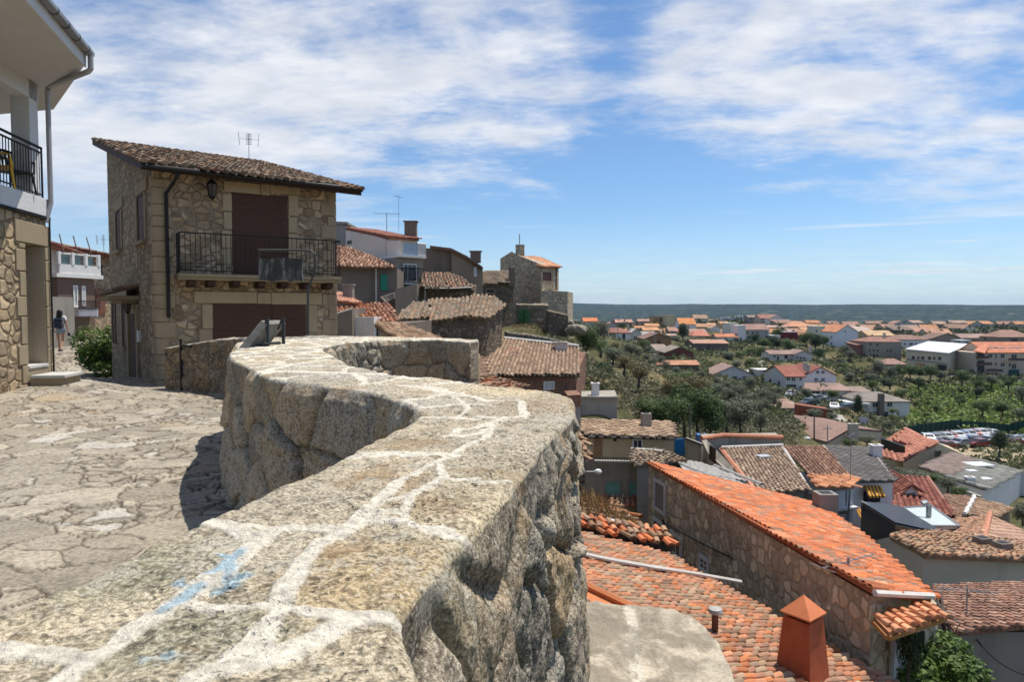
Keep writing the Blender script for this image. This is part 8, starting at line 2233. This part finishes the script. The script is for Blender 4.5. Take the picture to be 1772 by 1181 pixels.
tree(1282,752,66,60,'olive','biggest silvery olive tree behind the orange ridge house',G1,1.1)
tree(1258,745,70,50,'olive','silvery olive tree left of the biggest one',G1,1.1)
tree(1316,745,74,34,'olive','silvery olive tree right of the biggest one',G1,1.0)
from collections import defaultdict
dd_=defaultdict(list)
for o in COL.objects:
 if o.get('group') == G1:dd_[o['label']].append(o)
ORD=['first','second','third','fourth','fifth','sixth','seventh','last']
for lab,os_ in dd_.items():
 if len(os_)>1:
  os_.sort(key=lambda o:o.location.x/o.location.y)
  for i,o in enumerate(os_):o['label']=lab+', %s from left' % ORD[i]
G2='leafy trees below the spur'
for px,py,d,h,k,lab,w in [
 (1032,690,50,62,'dark','dark tree right of the brick house wall',1.0),(1050,672,58,34,'dense','leafy bush above the white chimney',1.1),(1015,622,62,56,'dense','tall leafy tree at the right end of the brick house roof',.8),
 (1010,600,75,40,'olive','grey green shrub below the spur wall',1.0),(985,580,66,22,'dense','small bush on the grassy spur',1.2),
 (1100,738,48,44,'dense','leafy fig tree behind the flat grey block, left one',1.3),(1125,742,47,50,'dense','leafy fig tree behind the cream house',1.3),(1148,742,46,48,'dense','leafy fig tree behind the chimney of the cream house',1.2),(1170,752,46,60,'dense','leafy fig tree behind the blue gate',1.1),
 (1185,745,52,72,'dense','tall leafy tree between the fig trees',.9),(1208,758,50,84,'dense','tallest leafy tree behind the blue water tank',1.0),(1228,757,50,62,'dense','leafy tree right of the tallest one',1.0),
 (1165,700,78,46,'dry','brownish green shrub on the slope, left',1.5),(1195,695,82,44,'dry','brownish green shrub on the slope, middle',1.5),(1180,680,100,34,'dense','green bush in the middle of the slope',1.6),(1215,690,95,32,'dry','brownish green shrub on the slope, right',1.5),
 (1105,665,88,38,'dry','dry scrub above the reddish rocks',1.6),(1080,645,95,30,'dry','dry scrub below the stone ruin',1.6),(1060,630,100,28,'olive','grey scrub below the hipped white villa',1.8),(1090,615,150,20,'olive','wide grey scrub clump under the hipped white villa',2.0),(1065,612,140,20,'dry','brownish scrub clump left of the villa',1.9),(1040,615,110,24,'dense','green scrub right of the spur',1.8),(1115,605,180,16,'dense','green bush right below the white gabled annex',1.6),
 (1038,592,190,34,'olive','big grey round tree left of the hipped white villa',1.15),(1024,598,180,20,'olive','grey bush at the foot of the big round tree',1.4),
 (1182,592,280,28,'dark','dark conifer right of the white gabled house',1.0),(1168,598,270,16,'olive','grey shrub left of the dark conifer',1.5),(1198,600,262,16,'olive','grey shrub right of the dark conifer',1.8),(1140,603,205,17,'cypress','small cypress before the brown gabled barn',.7),
 (1305,602,300,22,'dark','dark tree before the large grey fronted house',1.3),(1290,606,290,18,'dark','dark tree at the foot of the white house',1.3),(1275,600,305,14,'dark','dark bush above the long warehouse',1.4),(1345,588,330,18,'dense','green tree left of the dark red cube house',1.2),
 (1325,606,280,20,'dense','green tree above the bungalow, left',1.5),(1345,604,280,20,'dark','dark tree above the bungalow',1.6),(1365,608,275,20,'dense','green tree above the bungalow, right',1.5),(1395,602,290,24,'dense','green tree before the brick house',1.3),(1412,608,280,26,'dark','dark tree below the cream box house',1.2),(1425,600,285,18,'dense','green tree left of the tall white wall',1.2),
 (1300,618,240,16,'light','light green bush below the white house terrace',1.9),(1320,622,235,20,'dense','green bush on the terrace left of the bungalow',1.5),(1282,622,230,14,'light','light green bush in the gardens',1.9),(1262,626,222,16,'olive','olive bush in the gardens',1.8),(1245,622,228,13,'olive','small olive bush by the warehouse corner',1.7),(1300,634,215,14,'dense','green bush in the lower gardens',2.0),(1275,640,205,16,'olive','grey green bush above the grey gabled house',1.7),(1325,640,212,12,'dense','hedge before the bungalow, left',2.2),(1352,640,208,12,'dense','hedge before the bungalow, middle',2.6),(1378,640,207,12,'dense','hedge before the bungalow, right',2.6),
 (1418,622,235,18,'dark','dark tree right of the bungalow',1.4),(1462,614,270,16,'olive','olive bush right of the tall white house',1.8),(1478,604,285,14,'dark','dark bush by the tall white gable',1.5),(1472,622,255,14,'olive','olive bush in front of the red brick house',1.7),(1428,636,215,10,'light','light green bush in the field',2.5),(1455,640,210,12,'light','light green crop at the field edge',2.6),
 (1520,652,200,26,'olive','grey green tree left of the hut',1.2),(1540,655,196,20,'olive','grey green bush right of the hut',1.3),(1505,662,190,16,'olive','low shrub among the pale walls',1.8),(1470,660,190,14,'olive','low olive shrub above the cream house',1.8),(1556,652,200,20,'dense','garden tree before the industrial hall, first',1.2),(1575,655,196,22,'dense','garden tree before the industrial hall, second',1.3),(1592,655,196,20,'dense','garden tree before the industrial hall, third',1.2),(1610,657,196,24,'dense','garden tree before the industrial hall, fourth',1.2),(1628,658,196,16,'olive','garden shrub before the dark garage of the hall',1.4),
 (1665,664,185,22,'dense','garden tree right of the hall corner',1.2),(1690,672,175,20,'dense','garden tree below the apartment block, left',1.3),(1715,668,182,18,'olive','garden bush below the apartment block, middle',1.5),(1745,672,175,20,'dense','garden tree below the apartment block, right',1.4),(1768,690,165,22,'olive','garden bush at the right picture edge',1.4),(1590,672,180,18,'dark','dark bush right of the little chimney',1.6),(1540,672,178,16,'dark','dark bush behind the white villa roof',2.0),(1510,676,172,18,'light','light green tree behind the white villa chimney',1.2),(1560,690,168,16,'dense','green bush at the upper corner of the vineyard',1.8),
 (1484,722,136,36,'dark','narrow dark tree before the white two storey villa',.6),(1440,693,140,18,'dense','garden bush before the low cream house',1.3),(1395,690,145,18,'olive','garden bush before the villa garage',1.4),(1460,720,130,16,'dry','reddish shrub by the lane wall',1.6),(1425,712,125,14,'olive','small shrub by the lane',1.6),(1408,724,105,16,'olive','grey shrub above the faded brown roof',2.2),(1440,728,104,14,'olive','grey shrub by the lane edge',1.8),
 (1535,745,112,18,'olive','grey shrub at the end of the green fence',1.5),(1520,758,100,16,'dry','brown shrub beside the orange hip house',1.5),(1585,838,52,22,'olive','bush row below the orange hip house, left',2.2),(1565,835,54,24,'olive','bush row below the orange hip house, first',1.8),(1612,842,52,24,'dense','bush row before the white garden wall, left',1.8),(1640,850,50,24,'olive','bush row before the white garden wall, right',1.8),(1660,862,48,20,'dense','small bush under the white gabled house eave',1.6),
 (1729,785,100,38,'dark','lone dark round tree in the dirt car park',1.0),(1690,688,160,18,'dark','dark bush in the middle of the vineyard',1.3),(1660,700,150,16,'dense','bush in the lower vineyard, left',1.6),(1700,716,140,22,'dense','bush in the lower vineyard, centre',1.6),(1735,718,138,22,'dense','bush in the lower vineyard, right',1.6),(1765,728,135,22,'olive','bush at the right end of the vineyard',1.5),(1620,712,140,12,'dense','low bush beside the green tarpaulin',1.8),(1545,715,140,8,'light','low garden row below the white villa',3.0),(1600,722,132,9,'light','low garden row right of the white villa',3.0),
 (1770,905,44,36,'olive','grey green bush at the right edge below the white gable',1.3),(1500,770,84,16,'olive','grey shrub under the beige gable',2.0),(1470,772,80,12,'dense','green shrub behind the slate roof',2.4),(1360,785,60,20,'dry','dry bush behind the orange ridge',1.8),
 (1352,1010,22,30,'dark','bush hidden behind the wedge house',1.0)]:
 tree(px,py,d,h,k,lab,G2,w)
# near bushes with larger leaves
def bush(loc,r,seed,n,leaf,mat,label,name='leafy_bush',grp=None,nb=16):
 me=crown_mesh(name+'_leaves',seed,nb,n,leaf/r[2],1,.8,.6);me.materials.append(mat)
 o=empty(name,loc,label,'bush',grp);c=bpy.data.objects.new('leaves',me);COL.objects.link(c);c.parent=o;c.location=(0,0,-.15*r[2])
 t=bpy.data.objects.new('stem',trunk_mesh(name+'_stem',seed,5));t.data.materials.append(BARK);COL.objects.link(t);t.parent=o;o.scale=r
 return o
p=P(158,640,22.8);L_FIG=leafmat('fig_leaves',(.05,.095,.018),(.13,.20,.045))
bush((p.x+.1,p.y+.9,p.z-.5),(1.15,1.2,1.05),5,9000,.055,L_FIG,'bright green fig bush against the left side of the stone house','fig_bush')
p=P(1600,1165,12.2);bush((p.x+.1,p.y,p.z-.9),(1.0,.85,.78),8,9000,.05,L_FIG,'leafy green bush at the foot of the wedge house by its white door','garden_bush')
p=P(1572,1150,11.6);bush((p.x,p.y,p.z-.2),(.28,.25,.55),9,1500,.05,L_DARK,'dark climbing shrub beside the white door','climbing_shrub')
# ------------------------------------------------ scrub and grass: nobody could count it
def scatter(name,label,regions,mat,seed,size,tall=1.0,cols=(0,1),leafs=7):
 r=np.random.RandomState(seed);V=[];C=[]
 for (x0,y0,x1,y1,n) in regions:      # plan boxes given as azimuth tangent range and distance range
  a=r.uniform(x0,x1,n);d=np.exp(r.uniform(math.log(y0),math.log(y1),n));X=a*d;Y=d
  dens=fbm(X/7,Y/7,seed,3);keep=dens>r.uniform(-.35,.12,n);X=X[keep];Y=Y[keep]
  Z=terrain_h(X,Y);s0=size*r.uniform(.5,1.5,len(X))*np.clip(Y/130,.35,1.2)
  for k in range(leafs):
   m=len(X);off=r.randn(m,3)*s0[:,None]*np.array([.7,.7,.35*tall]);off[:,2]=np.abs(off[:,2])
   c=np.stack([X,Y,Z],-1)+off;nn=r.randn(m,3);nn[:,2] += .8;nn /= np.linalg.norm(nn,axis=1)[:,None]
   t1=np.cross(nn,r.randn(m,3));t1 /= np.linalg.norm(t1,axis=1)[:,None]+1e-9;t2=np.cross(nn,t1);s=(s0*.5)[:,None]
   V.append(np.stack([c-t1*s,c-t2*s*.6,c+t1*s,c+t2*s*.6],1));tt=np.clip(r.uniform(0,1,m)*.5+(dens[keep]+.5)*.5,0,1);C.append(np.repeat(tt[:,None],4,1))
 V=np.concatenate(V).reshape(-1,3);C=np.concatenate(C).ravel();me=bpy.data.meshes.new(name);n=len(V) // 4
 me.vertices.add(len(V));me.vertices.foreach_set('co',V.ravel().astype(np.float32));me.loops.add(len(V));me.loops.foreach_set('vertex_index',np.arange(len(V),dtype=np.int32))
 me.polygons.add(n);me.polygons.foreach_set('loop_start',(np.arange(n)*4).astype(np.int32));me.polygons.foreach_set('loop_total',np.full(n,4,dtype=np.int32));me.update(calc_edges=True)
 at=me.color_attributes.new('tint','FLOAT_COLOR','POINT');c4=np.ones((len(V),4),dtype=np.float32);c4[:,:3]=C[:,None];at.data.foreach_set('color',c4.ravel())
 o=link(name,me,mat);return tag(o,label,name.replace('_',' '),kind='stuff')
scatter('hillside_scrub','low scrub and weeds covering the slope below the spur',[(.10,45,.42,170,16000),(.05,40,.2,75,4000),(.10,60,.36,100,4000)],leafmat('scrub_leaves',(.07,.082,.042),(.20,.185,.105)),5,.55)
scatter('valley_undergrowth','hedges and undergrowth between the houses of the valley',[(.25,90,.85,300,7000),(.08,170,.85,480,5000)],leafmat('hedge_leaves',(.05,.068,.03),(.14,.15,.07)),6,.9)
scatter('spur_grass','dry grass and weeds on the spur below the tall stone house',[(.0,50,.12,66,2500)],L_DRY,7,.22,2.0)
scatter('valley_trees_mass','far trees and thickets behind the town',[(.08,380,.9,620,2200)],leafmat('far_wood',(.028,.040,.018),(.075,.085,.040)),8,1.6,1.6,leafs=10)
# vineyard rows
def vineyard():
 r=np.random.RandomState(3);V=[];C=[]
 o=P(1575,728,135);X=[];Y=[]
 for row in range(34):
  for k in range(90):
   x=80+row*2.8+r.uniform(-.3,.3);y=128+k*.8+r.uniform(-.2,.2)
   if y>128+62:continue
   u=886+FPX*x/y
   if u<1578:continue
   X.append(x);Y.append(y)
 X=np.array(X);Y=np.array(Y);keep=fbm(X/12,Y/12,4,3)>-.35;X=X[keep];Y=Y[keep];Z=terrain_h(X,Y);m=len(X)
 for k in range(9):
  c=np.stack([X,Y,Z],-1)+r.randn(m,3)*np.array([.45,.4,.3])+np.array([0,0,.65]);nn=r.randn(m,3);nn[:,2] += 1;nn /= np.linalg.norm(nn,axis=1)[:,None]
  t1=np.cross(nn,r.randn(m,3));t1 /= np.linalg.norm(t1,axis=1)[:,None];t2=np.cross(nn,t1);s=.36
  V.append(np.stack([c-t1*s,c-t2*s*.7,c+t1*s,c+t2*s*.7],1));C.append(np.repeat(r.rand(m)[:,None],4,1))
 V=np.concatenate(V).reshape(-1,3);C=np.concatenate(C).ravel();me=bpy.data.meshes.new('vineyard');n=len(V) // 4
 me.vertices.add(len(V));me.vertices.foreach_set('co',V.ravel().astype(np.float32));me.loops.add(len(V));me.loops.foreach_set('vertex_index',np.arange(len(V),dtype=np.int32))
 me.polygons.add(n);me.polygons.foreach_set('loop_start',(np.arange(n)*4).astype(np.int32));me.polygons.foreach_set('loop_total',np.full(n,4,dtype=np.int32));me.update(calc_edges=True)
 at=me.color_attributes.new('tint','FLOAT_COLOR','POINT');c4=np.ones((len(V),4),dtype=np.float32);c4[:,:3]=C[:,None];at.data.foreach_set('color',c4.ravel())
 tag(link('vineyard',me,leafmat('vine_leaves',(.10,.16,.03),(.25,.33,.08))),'bright green vines in rows on the slope behind the car park','vineyard',kind='stuff')
vineyard()
# ================================================================== ROADS, CAR PARK, FENCE, CARS
def drape(name,outline,mat,n=40,up=.12,kind='structure'):
 """outline in plan; sampled over the terrain"""
 xs=[p[0] for p in outline];ys=[p[1] for p in outline];mb=MB();x0,x1,y0,y1=min(xs),max(xs),min(ys),max(ys);dx=(x1-x0)/n;dy=(y1-y0)/n
 GX,GY=np.meshgrid(np.linspace(x0,x1,n+1),np.linspace(y0,y1,n+1),indexing='ij');Z=terrain_h(GX,GY)+up
 for i in range(n):
  for j in range(n):
   if inside(outline,GX[i,j]+dx/2,GY[i,j]+dy/2):mb.quad([(GX[i,j],GY[i,j],Z[i,j]),(GX[i+1,j],GY[i+1,j],Z[i+1,j]),(GX[i+1,j+1],GY[i+1,j+1],Z[i+1,j+1]),(GX[i,j+1],GY[i,j+1],Z[i,j+1])])
 if not mb.v:return None
 return tag(build(mb,name,mat),kind=kind)
def plan_px(pts):return [(P(x,y,d).x,P(x,y,d).y) for x,y,d in pts]
DIRT=plaster('dirt',(.36,.285,.19),.5,.12,(.22,.165,.10),.2);ROADM=plaster('pale_road',(.34,.31,.275),.3,.1,(.2,.18,.15),.1)
drape('car_park',[(62,88),(74,130),(104,134),(120,120),(110,84)],DIRT,60)
drape('road',plan_px([(1204,615,205),(1250,645,172),(1240,645,172),(1196,616,205)]),ROADM,40)
drape('road',plan_px([(1428,712,136),(1455,720,126),(1510,752,100),(1490,756,98),(1438,724,122)]),ROADM,50)
drape('road',plan_px([(1340,675,150),(1362,700,126),(1390,702,126),(1365,680,148)]),ROADM,30)
drape('path',plan_px([(1280,640,200),(1305,632,214),(1325,628,222),(1318,640,206),(1290,650,192)]),plaster('pale_gravel',(.48,.46,.38),.3,.1),30)
drape('path',plan_px([(1595,722,136),(1640,728,131),(1620,721,138),(1605,719,140)]),plaster('pale_gravel',(.48,.46,.38),.3,.1),30)
# terrace retaining walls in the valley
def stone_wall(label,p0,p1,h,name='retaining_wall'):
 a,b=P(*p0),P(*p1);za,zb=TH(a.x,a.y),TH(b.x,b.y);o=empty(name,(a.x,a.y,za),label,'wall','terrace walls in the valley');e=(V2(b)-V2(a)).normalized();n=Vector((-e.y,e.x))*.3
 k=8;mb=MB()
 for i in range(k):
  s,t=V2(a).lerp(V2(b),i/k),V2(a).lerp(V2(b),(i+1)/k);mb.prism([s,t,t+n,s+n],min(za,zb)-3,[TH(s.x,s.y)+h,TH(t.x,t.y)+h,TH(t.x,t.y)+h,TH(s.x,s.y)+h])
 build(mb,'wall',M_RUBD,o)
stone_wall('dark dry stone terrace wall below the hipped grey brown house',(1448,628,245),(1560,634,238),1.6)
stone_wall('long dark wall along the edge of the garden below the white villa',(1500,736,118),(1545,748,108),1.4)
stone_wall('dark wall in front of the small hut and gardens',(1480,656,200),(1540,648,212),1.0)
stone_wall('wall above the vineyard under the apartment block',(1640,660,208),(1772,668,200),1.5)
stone_wall('low wall beside the dirt lane near the brown roofs',(1385,702,134),(1440,715,124),1.0)
# green mesh fence
def mesh_fence():
 pts=[(1560,751,118),(1600,748,122),(1650,743,127),(1700,738,131),(1745,734,135),(1800,729,140)]
 A=[P(*p) for p in pts];o=empty('mesh_fence',tuple(A[0]),'long dark green mesh fence behind the parked cars','fence');mb=MB()
 for p,q in zip(A[:-1],A[1:]):
  zp,zq=TH(p.x,p.y),TH(q.x,q.y);mb.prism([V2(p),V2(q),V2(q)+Vector((0,.05)),V2(p)+Vector((0,.05))],[zp-.5,zq-.5,zq-.5,zp-.5],[zp+2.2,zq+2.2,zq+2.2,zp+2.2])
 build(mb,'mesh',flat('green_mesh',(.015,.055,.040),.8,0,.2,.3),o)
 for k in range(30):
  t=k/29*5;i=min(4,int(t));p=A[i].lerp(A[i+1],t-i);z=TH(p.x,p.y);m=MB();m.tube([(p.x,p.y-.05,z-.3),(p.x,p.y-.05,z+2.35)],.05,5);build(m,'post',M_DARK,o)
mesh_fence()
# cars
CARM={}
def paint(name,c):
 m,t,b=pmat('car_paint_'+name);t.put(b.inputs['Base Color'],c);b.inputs['Roughness'].default_value=.25;b.inputs['Metallic'].default_value=.2;b.inputs['Specular IOR Level'].default_value=.6
 b.inputs['Coat Weight'].default_value=.4;return m
for k,c in {'white':(.62,.62,.62),'silver':(.38,.39,.41),'dark grey':(.07,.075,.08),'dark red':(.20,.025,.022),'blue':(.05,.09,.20),'black':(.02,.02,.022),'green':(.03,.10,.07)}.items():CARM[k]=paint(k.replace(' ','_'),c)
def car_proto():
 root=empty('parked_car',(0,0,0));
 prof=[(-2.1,.35),(-2.12,.62),(-2.0,.80),(-1.2,.92),(-.55,1.38),(.75,1.42),(1.55,.98),(2.02,.90),(2.1,.60),(2.08,.35)]
 mb=MB();n=len(prof)
 for s in range(n-1):
  (x0,z0),(x1,z1)=prof[s],prof[s+1];w0=.84-.20*max(0,z0-.9);w1=.84-.20*max(0,z1-.9)
  mb.quad([(x0,-w0,z0),(x0,w0,z0),(x1,w1,z1),(x1,-w1,z1)][::-1])
 for sgn in (-1,1):
  V=[(x,sgn*(.84-.20*max(0,z-.9)),z) for x,z in prof];mb.quad(V if sgn>0 else V[::-1])
 mb.quad([(-2.1,-.84,.35),(-2.1,.84,.35),(2.08,.84,.35),(2.08,-.84,.35)])
 body=build(mb,'body',CARM['white'],root)
 def gl(pts,nm):
  m=MB();m.quad(pts);build(m,nm,M_GLASS,root)
 gl([(-1.12,-.74,.99),(-1.12,.74,.99),(-.62,.66,1.35),(-.62,-.66,1.35)][::-1],'windscreen')
 c=Vector((0,0,0));root.location=(0,0,0)
 for o in root.children:
  if o.name.startswith('windscreen'):o.location=(-.03,0,.02)
 gl([(1.50,-.72,1.03),(1.50,.72,1.03),(.82,.66,1.37),(.82,-.66,1.37)],'rear_window');root.children[-1].location=(.03,0,.02)
 for s in (-1,1):
  m=MB();y=s*.835;V=[(-1.0,y,.95),(-.5,s*.765,1.30),(.7,s*.765,1.33),(1.3,y,.97)];m.quad(V if s<0 else V[::-1]);w=build(m,'side_window',M_GLASS,root);w.location=(0,s*.015,0)
  for x in (-1.35,1.3):
   m=MB();m.tube([(x,s*.70,.32),(x,s*.86,.32)],.32,14);t=build(m,'wheel',M_DARK,root);m=MB();m.tube([(x,s*.861,.32),(x,s*.875,.32)],.18,10);build(m,'rim',M_GREYM,t)
  m=MB();m.box((-2.1,s*.6,.68),(.06,.32,.14));build(m,'headlight',flat('lamp_lens',(.6,.6,.58),.2),root)
  m=MB();m.box((2.1,s*.62,.75),(.06,.26,.16));build(m,'tail_light',flat('red_lens',(.25,.01,.01),.3),root)
 return root
CP=car_proto()
cars=[]
cols=['white','dark grey','black','silver','dark red','white','blue','silver','dark red','white','dark grey','silver','dark red','white','black','silver','dark grey']
for i in range(17):
 px=1610+i*10.2;d=114+i*.9;cars.append((px,d,cols[i],1.35+.1*math.sin(i*3),'row of cars along the green fence'))
front=[(1640,108,'dark red',.4),(1668,112,'silver',.3),(1700,112,'dark red',.2),(1716,115,'white',.5),(1738,118,'silver',.1),(1760,121,'dark red',.3)]
for (px,d,c,a) in front:cars.append((px,d,c,a,'second row'))
lane=[(1402,138,'dark grey',.6),(1372,150,'silver',.9),(1446,135,'white',1.2),(1413,148,'silver',.3),(1428,152,'white',.2),(1466,142,'dark grey',.3)]
for (px,d,c,a) in lane:cars.append((px,d,c,a,'lane'))
ordw=['first','second','third','fourth','fifth','sixth','seventh','eighth','ninth','tenth','eleventh','twelfth','thirteenth','fourteenth','fifteenth','sixteenth','seventeenth']
for i,(px,d,c,a,grp) in enumerate(cars):
 x=(px-886)/FPX*d;z=TH(x,d)+.14
 if i == 0:o=CP;o.location=(x,d,z);o.rotation_euler.z=a
 else:o=copy_tree(CP,(x,d,z),a)
 body=[k for k in o.children if k.name.startswith('body')][0]
 body.material_slots[0].link='OBJECT';body.material_slots[0].material=CARM[c]
 if grp == 'lane':lab='%s car in the lane by the villas, %s from the left of its group' % (c,{1372:'first',1402:'second',1413:'third',1428:'fourth',1446:'fifth',1466:'last'}[px])
 elif grp == 'second row':lab='%s car standing in front of the fence row, %s of the front cars' % (c,ordw[[f[0] for f in front].index(px)])
 else:lab='%s car against the green mesh fence, %s from the left' % (c,ordw[i])
 tag(o,lab,'car','cars parked in the valley')
q=P(1600,1165,12.2);t_=empty('garden_terrace',(q.x,q.y,-11),'rough stone terrace carrying the leafy bush by the white door','terrace')
walls(t_,[(6.5,10.9),(9.0,10.9),(9.2,13.4),(6.9,13.4)],-13,q.z-1.0,M_RUBD)
# ================================================================== THE WALKING WOMAN
def skin_body(name,verts,edges,radii,mat,parent=None,sub=2):
 me=bpy.data.meshes.new(name);me.from_pydata([tuple(v) for v in verts],edges,[]);me.update()
 o=bpy.data.objects.new(name,me);COL.objects.link(o)
 me.materials.append(mat)
 s=o.modifiers.new('skin','SKIN');s.use_smooth_shade=True
 lay=me.skin_vertices[0] if me.skin_vertices else None
 if lay is None:
  bpy.context.view_layer.objects.active=o
 for i,r in enumerate(radii):
  rr=r if hasattr(r,'__len__') else (r,r);me.skin_vertices[0].data[i].radius=rr
 me.skin_vertices[0].data[0].use_root=True
 ss=o.modifiers.new('sub','SUBSURF');ss.levels=sub;ss.render_levels=sub
 if parent is not None:o.parent=parent
 return o
def walker():
 d=27.0;f=P(105,609,d)
 root=empty('person',(f.x,f.y,f.z),'woman seen from behind in white top and denim shorts with a dark backpack','person')
 SK=flat('skin',(.42,.235,.155),.55,0,.05);HAIR=flat('black_hair',(.012,.010,.009),.4,0,.3,20);TOP=flat('white_cotton',(.66,.66,.68),.8,0,.05);DEN=flat('denim',(.22,.27,.34),.9,0,.15,30);BP=flat('dark_backpack',(.018,.022,.04),.7);SH=flat('shoe',(.03,.03,.03),.6)
 # x right, y forward (away), z up; walking: left foot forward, right behind
 V=[(0,0,.92),(0,.01,1.05),(0,.02,1.20),(0,.02,1.34),(0,.02,1.42),(0,.03,1.50),(0,.03,1.58),(0,.03,1.64),
         (-.09,0,.88),(-.10,.10,.50),(-.10,.14,.42),(-.10,.17,.10),(-.10,.17,.05),(-.10,.30,.03),
         (.09,0,.88),(.10,-.02,.50),(.10,-.06,.42),(.10,-.26,.14),(.10,-.29,.09),(.10,-.18,.03),
         (-.17,.02,1.36),(-.23,-.03,1.12),(-.25,-.03,1.06),(-.24,.08,.86),(-.24,.10,.80),(-.23,.12,.73),
         (.17,.02,1.36),(.23,.0,1.12),(.25,.0,1.06),(.28,-.02,.84),(.285,-.02,.79),(.29,0,.72)]
 E=[(0,1),(1,2),(2,3),(3,4),(4,5),(5,6),(6,7),(0,8),(8,9),(9,10),(10,11),(11,12),(12,13),(0,14),(14,15),(15,16),(16,17),(17,18),(18,19),(3,20),(20,21),(21,22),(22,23),(23,24),(24,25),(3,26),(26,27),(27,28),(28,29),(29,30),(30,31)]
 Rr=[(.135,.11),(.11,.09),(.12,.09),(.13,.09),(.05,.05),(.06,.065),(.085,.10),(.06,.08),
          .085,.058,.052,.036,.040,.026,.085,.058,.052,.036,.040,.026,.045,.036,.033,.024,.028,.018,.045,.036,.033,.024,.028,.018]
 body=skin_body('body',V,E,Rr,SK,root)
 # fingers
 for sx,c in ((-1,(-.23,.12,.73)),(1,(.29,0,.72))):
  for k in range(5):
   pass
 top=skin_body('white_top',[(0,.01,1.0),(0,.015,1.12),(0,.02,1.25),(0,.02,1.36),(-.15,.02,1.37),(-.21,0,1.22),(.15,.02,1.37),(.21,.01,1.22)],[(0,1),(1,2),(2,3),(3,4),(4,5),(3,6),(6,7)],[(.15,.12),(.135,.11),(.145,.11),(.12,.095),(.07,.07),(.062,.062),(.07,.07),(.062,.062)],TOP,root)
 sh=skin_body('denim_shorts',[(0,0,.98),(0,0,.90),(-.09,.02,.82),(-.10,.05,.70),(.09,0,.82),(.10,0,.70)],[(0,1),(1,2),(2,3),(1,4),(4,5)],[(.14,.12),(.155,.13),(.10,.11),(.092,.10),(.10,.11),(.092,.10)],DEN,root)
 hr=skin_body('hair',[(0,.03,1.66),(0,.0,1.58),(0,-.04,1.48),(0,-.06,1.38),(0,-.06,1.30)],[(0,1),(1,2),(2,3),(3,4)],[(.085,.09),(.115,.115),(.12,.085),(.10,.05),(.06,.03)],HAIR,root)
 mb=MB();mb.box((0,-.17,1.13),(.27,.15,.38));mb.box((0,-.26,1.07),(.20,.05,.20));bp=build(mb,'backpack',BP,None,bevel=.04);bp.parent=root
 mb=MB()
 for s in (-1,1):mb.tube([(s*.10,-.10,1.30),(s*.11,.0,1.43),(s*.11,.12,1.34),(s*.12,.13,1.15),(s*.12,-.08,.98)],.02,6)
 st=build(mb,'strap',BP,None);st.parent=root
 for x,y,z,rx in ((-.10,.23,.035,0),(.10,-.24,.06,.5)):
  mb=MB();mb.box((x,y,z),(.085,.25,.06),0);s=build(mb,'shoe',SH,None,bevel=.02);s.parent=root
 mb=MB();mb.box((.31,.0,.68),(.10,.05,.13));b=build(mb,'dark_pouch',BP,None,bevel=.02);b.parent=root
 root.rotation_euler.z=.25
walker()
make_terrain()
make_plaza()
make_parapet()
make_haze()
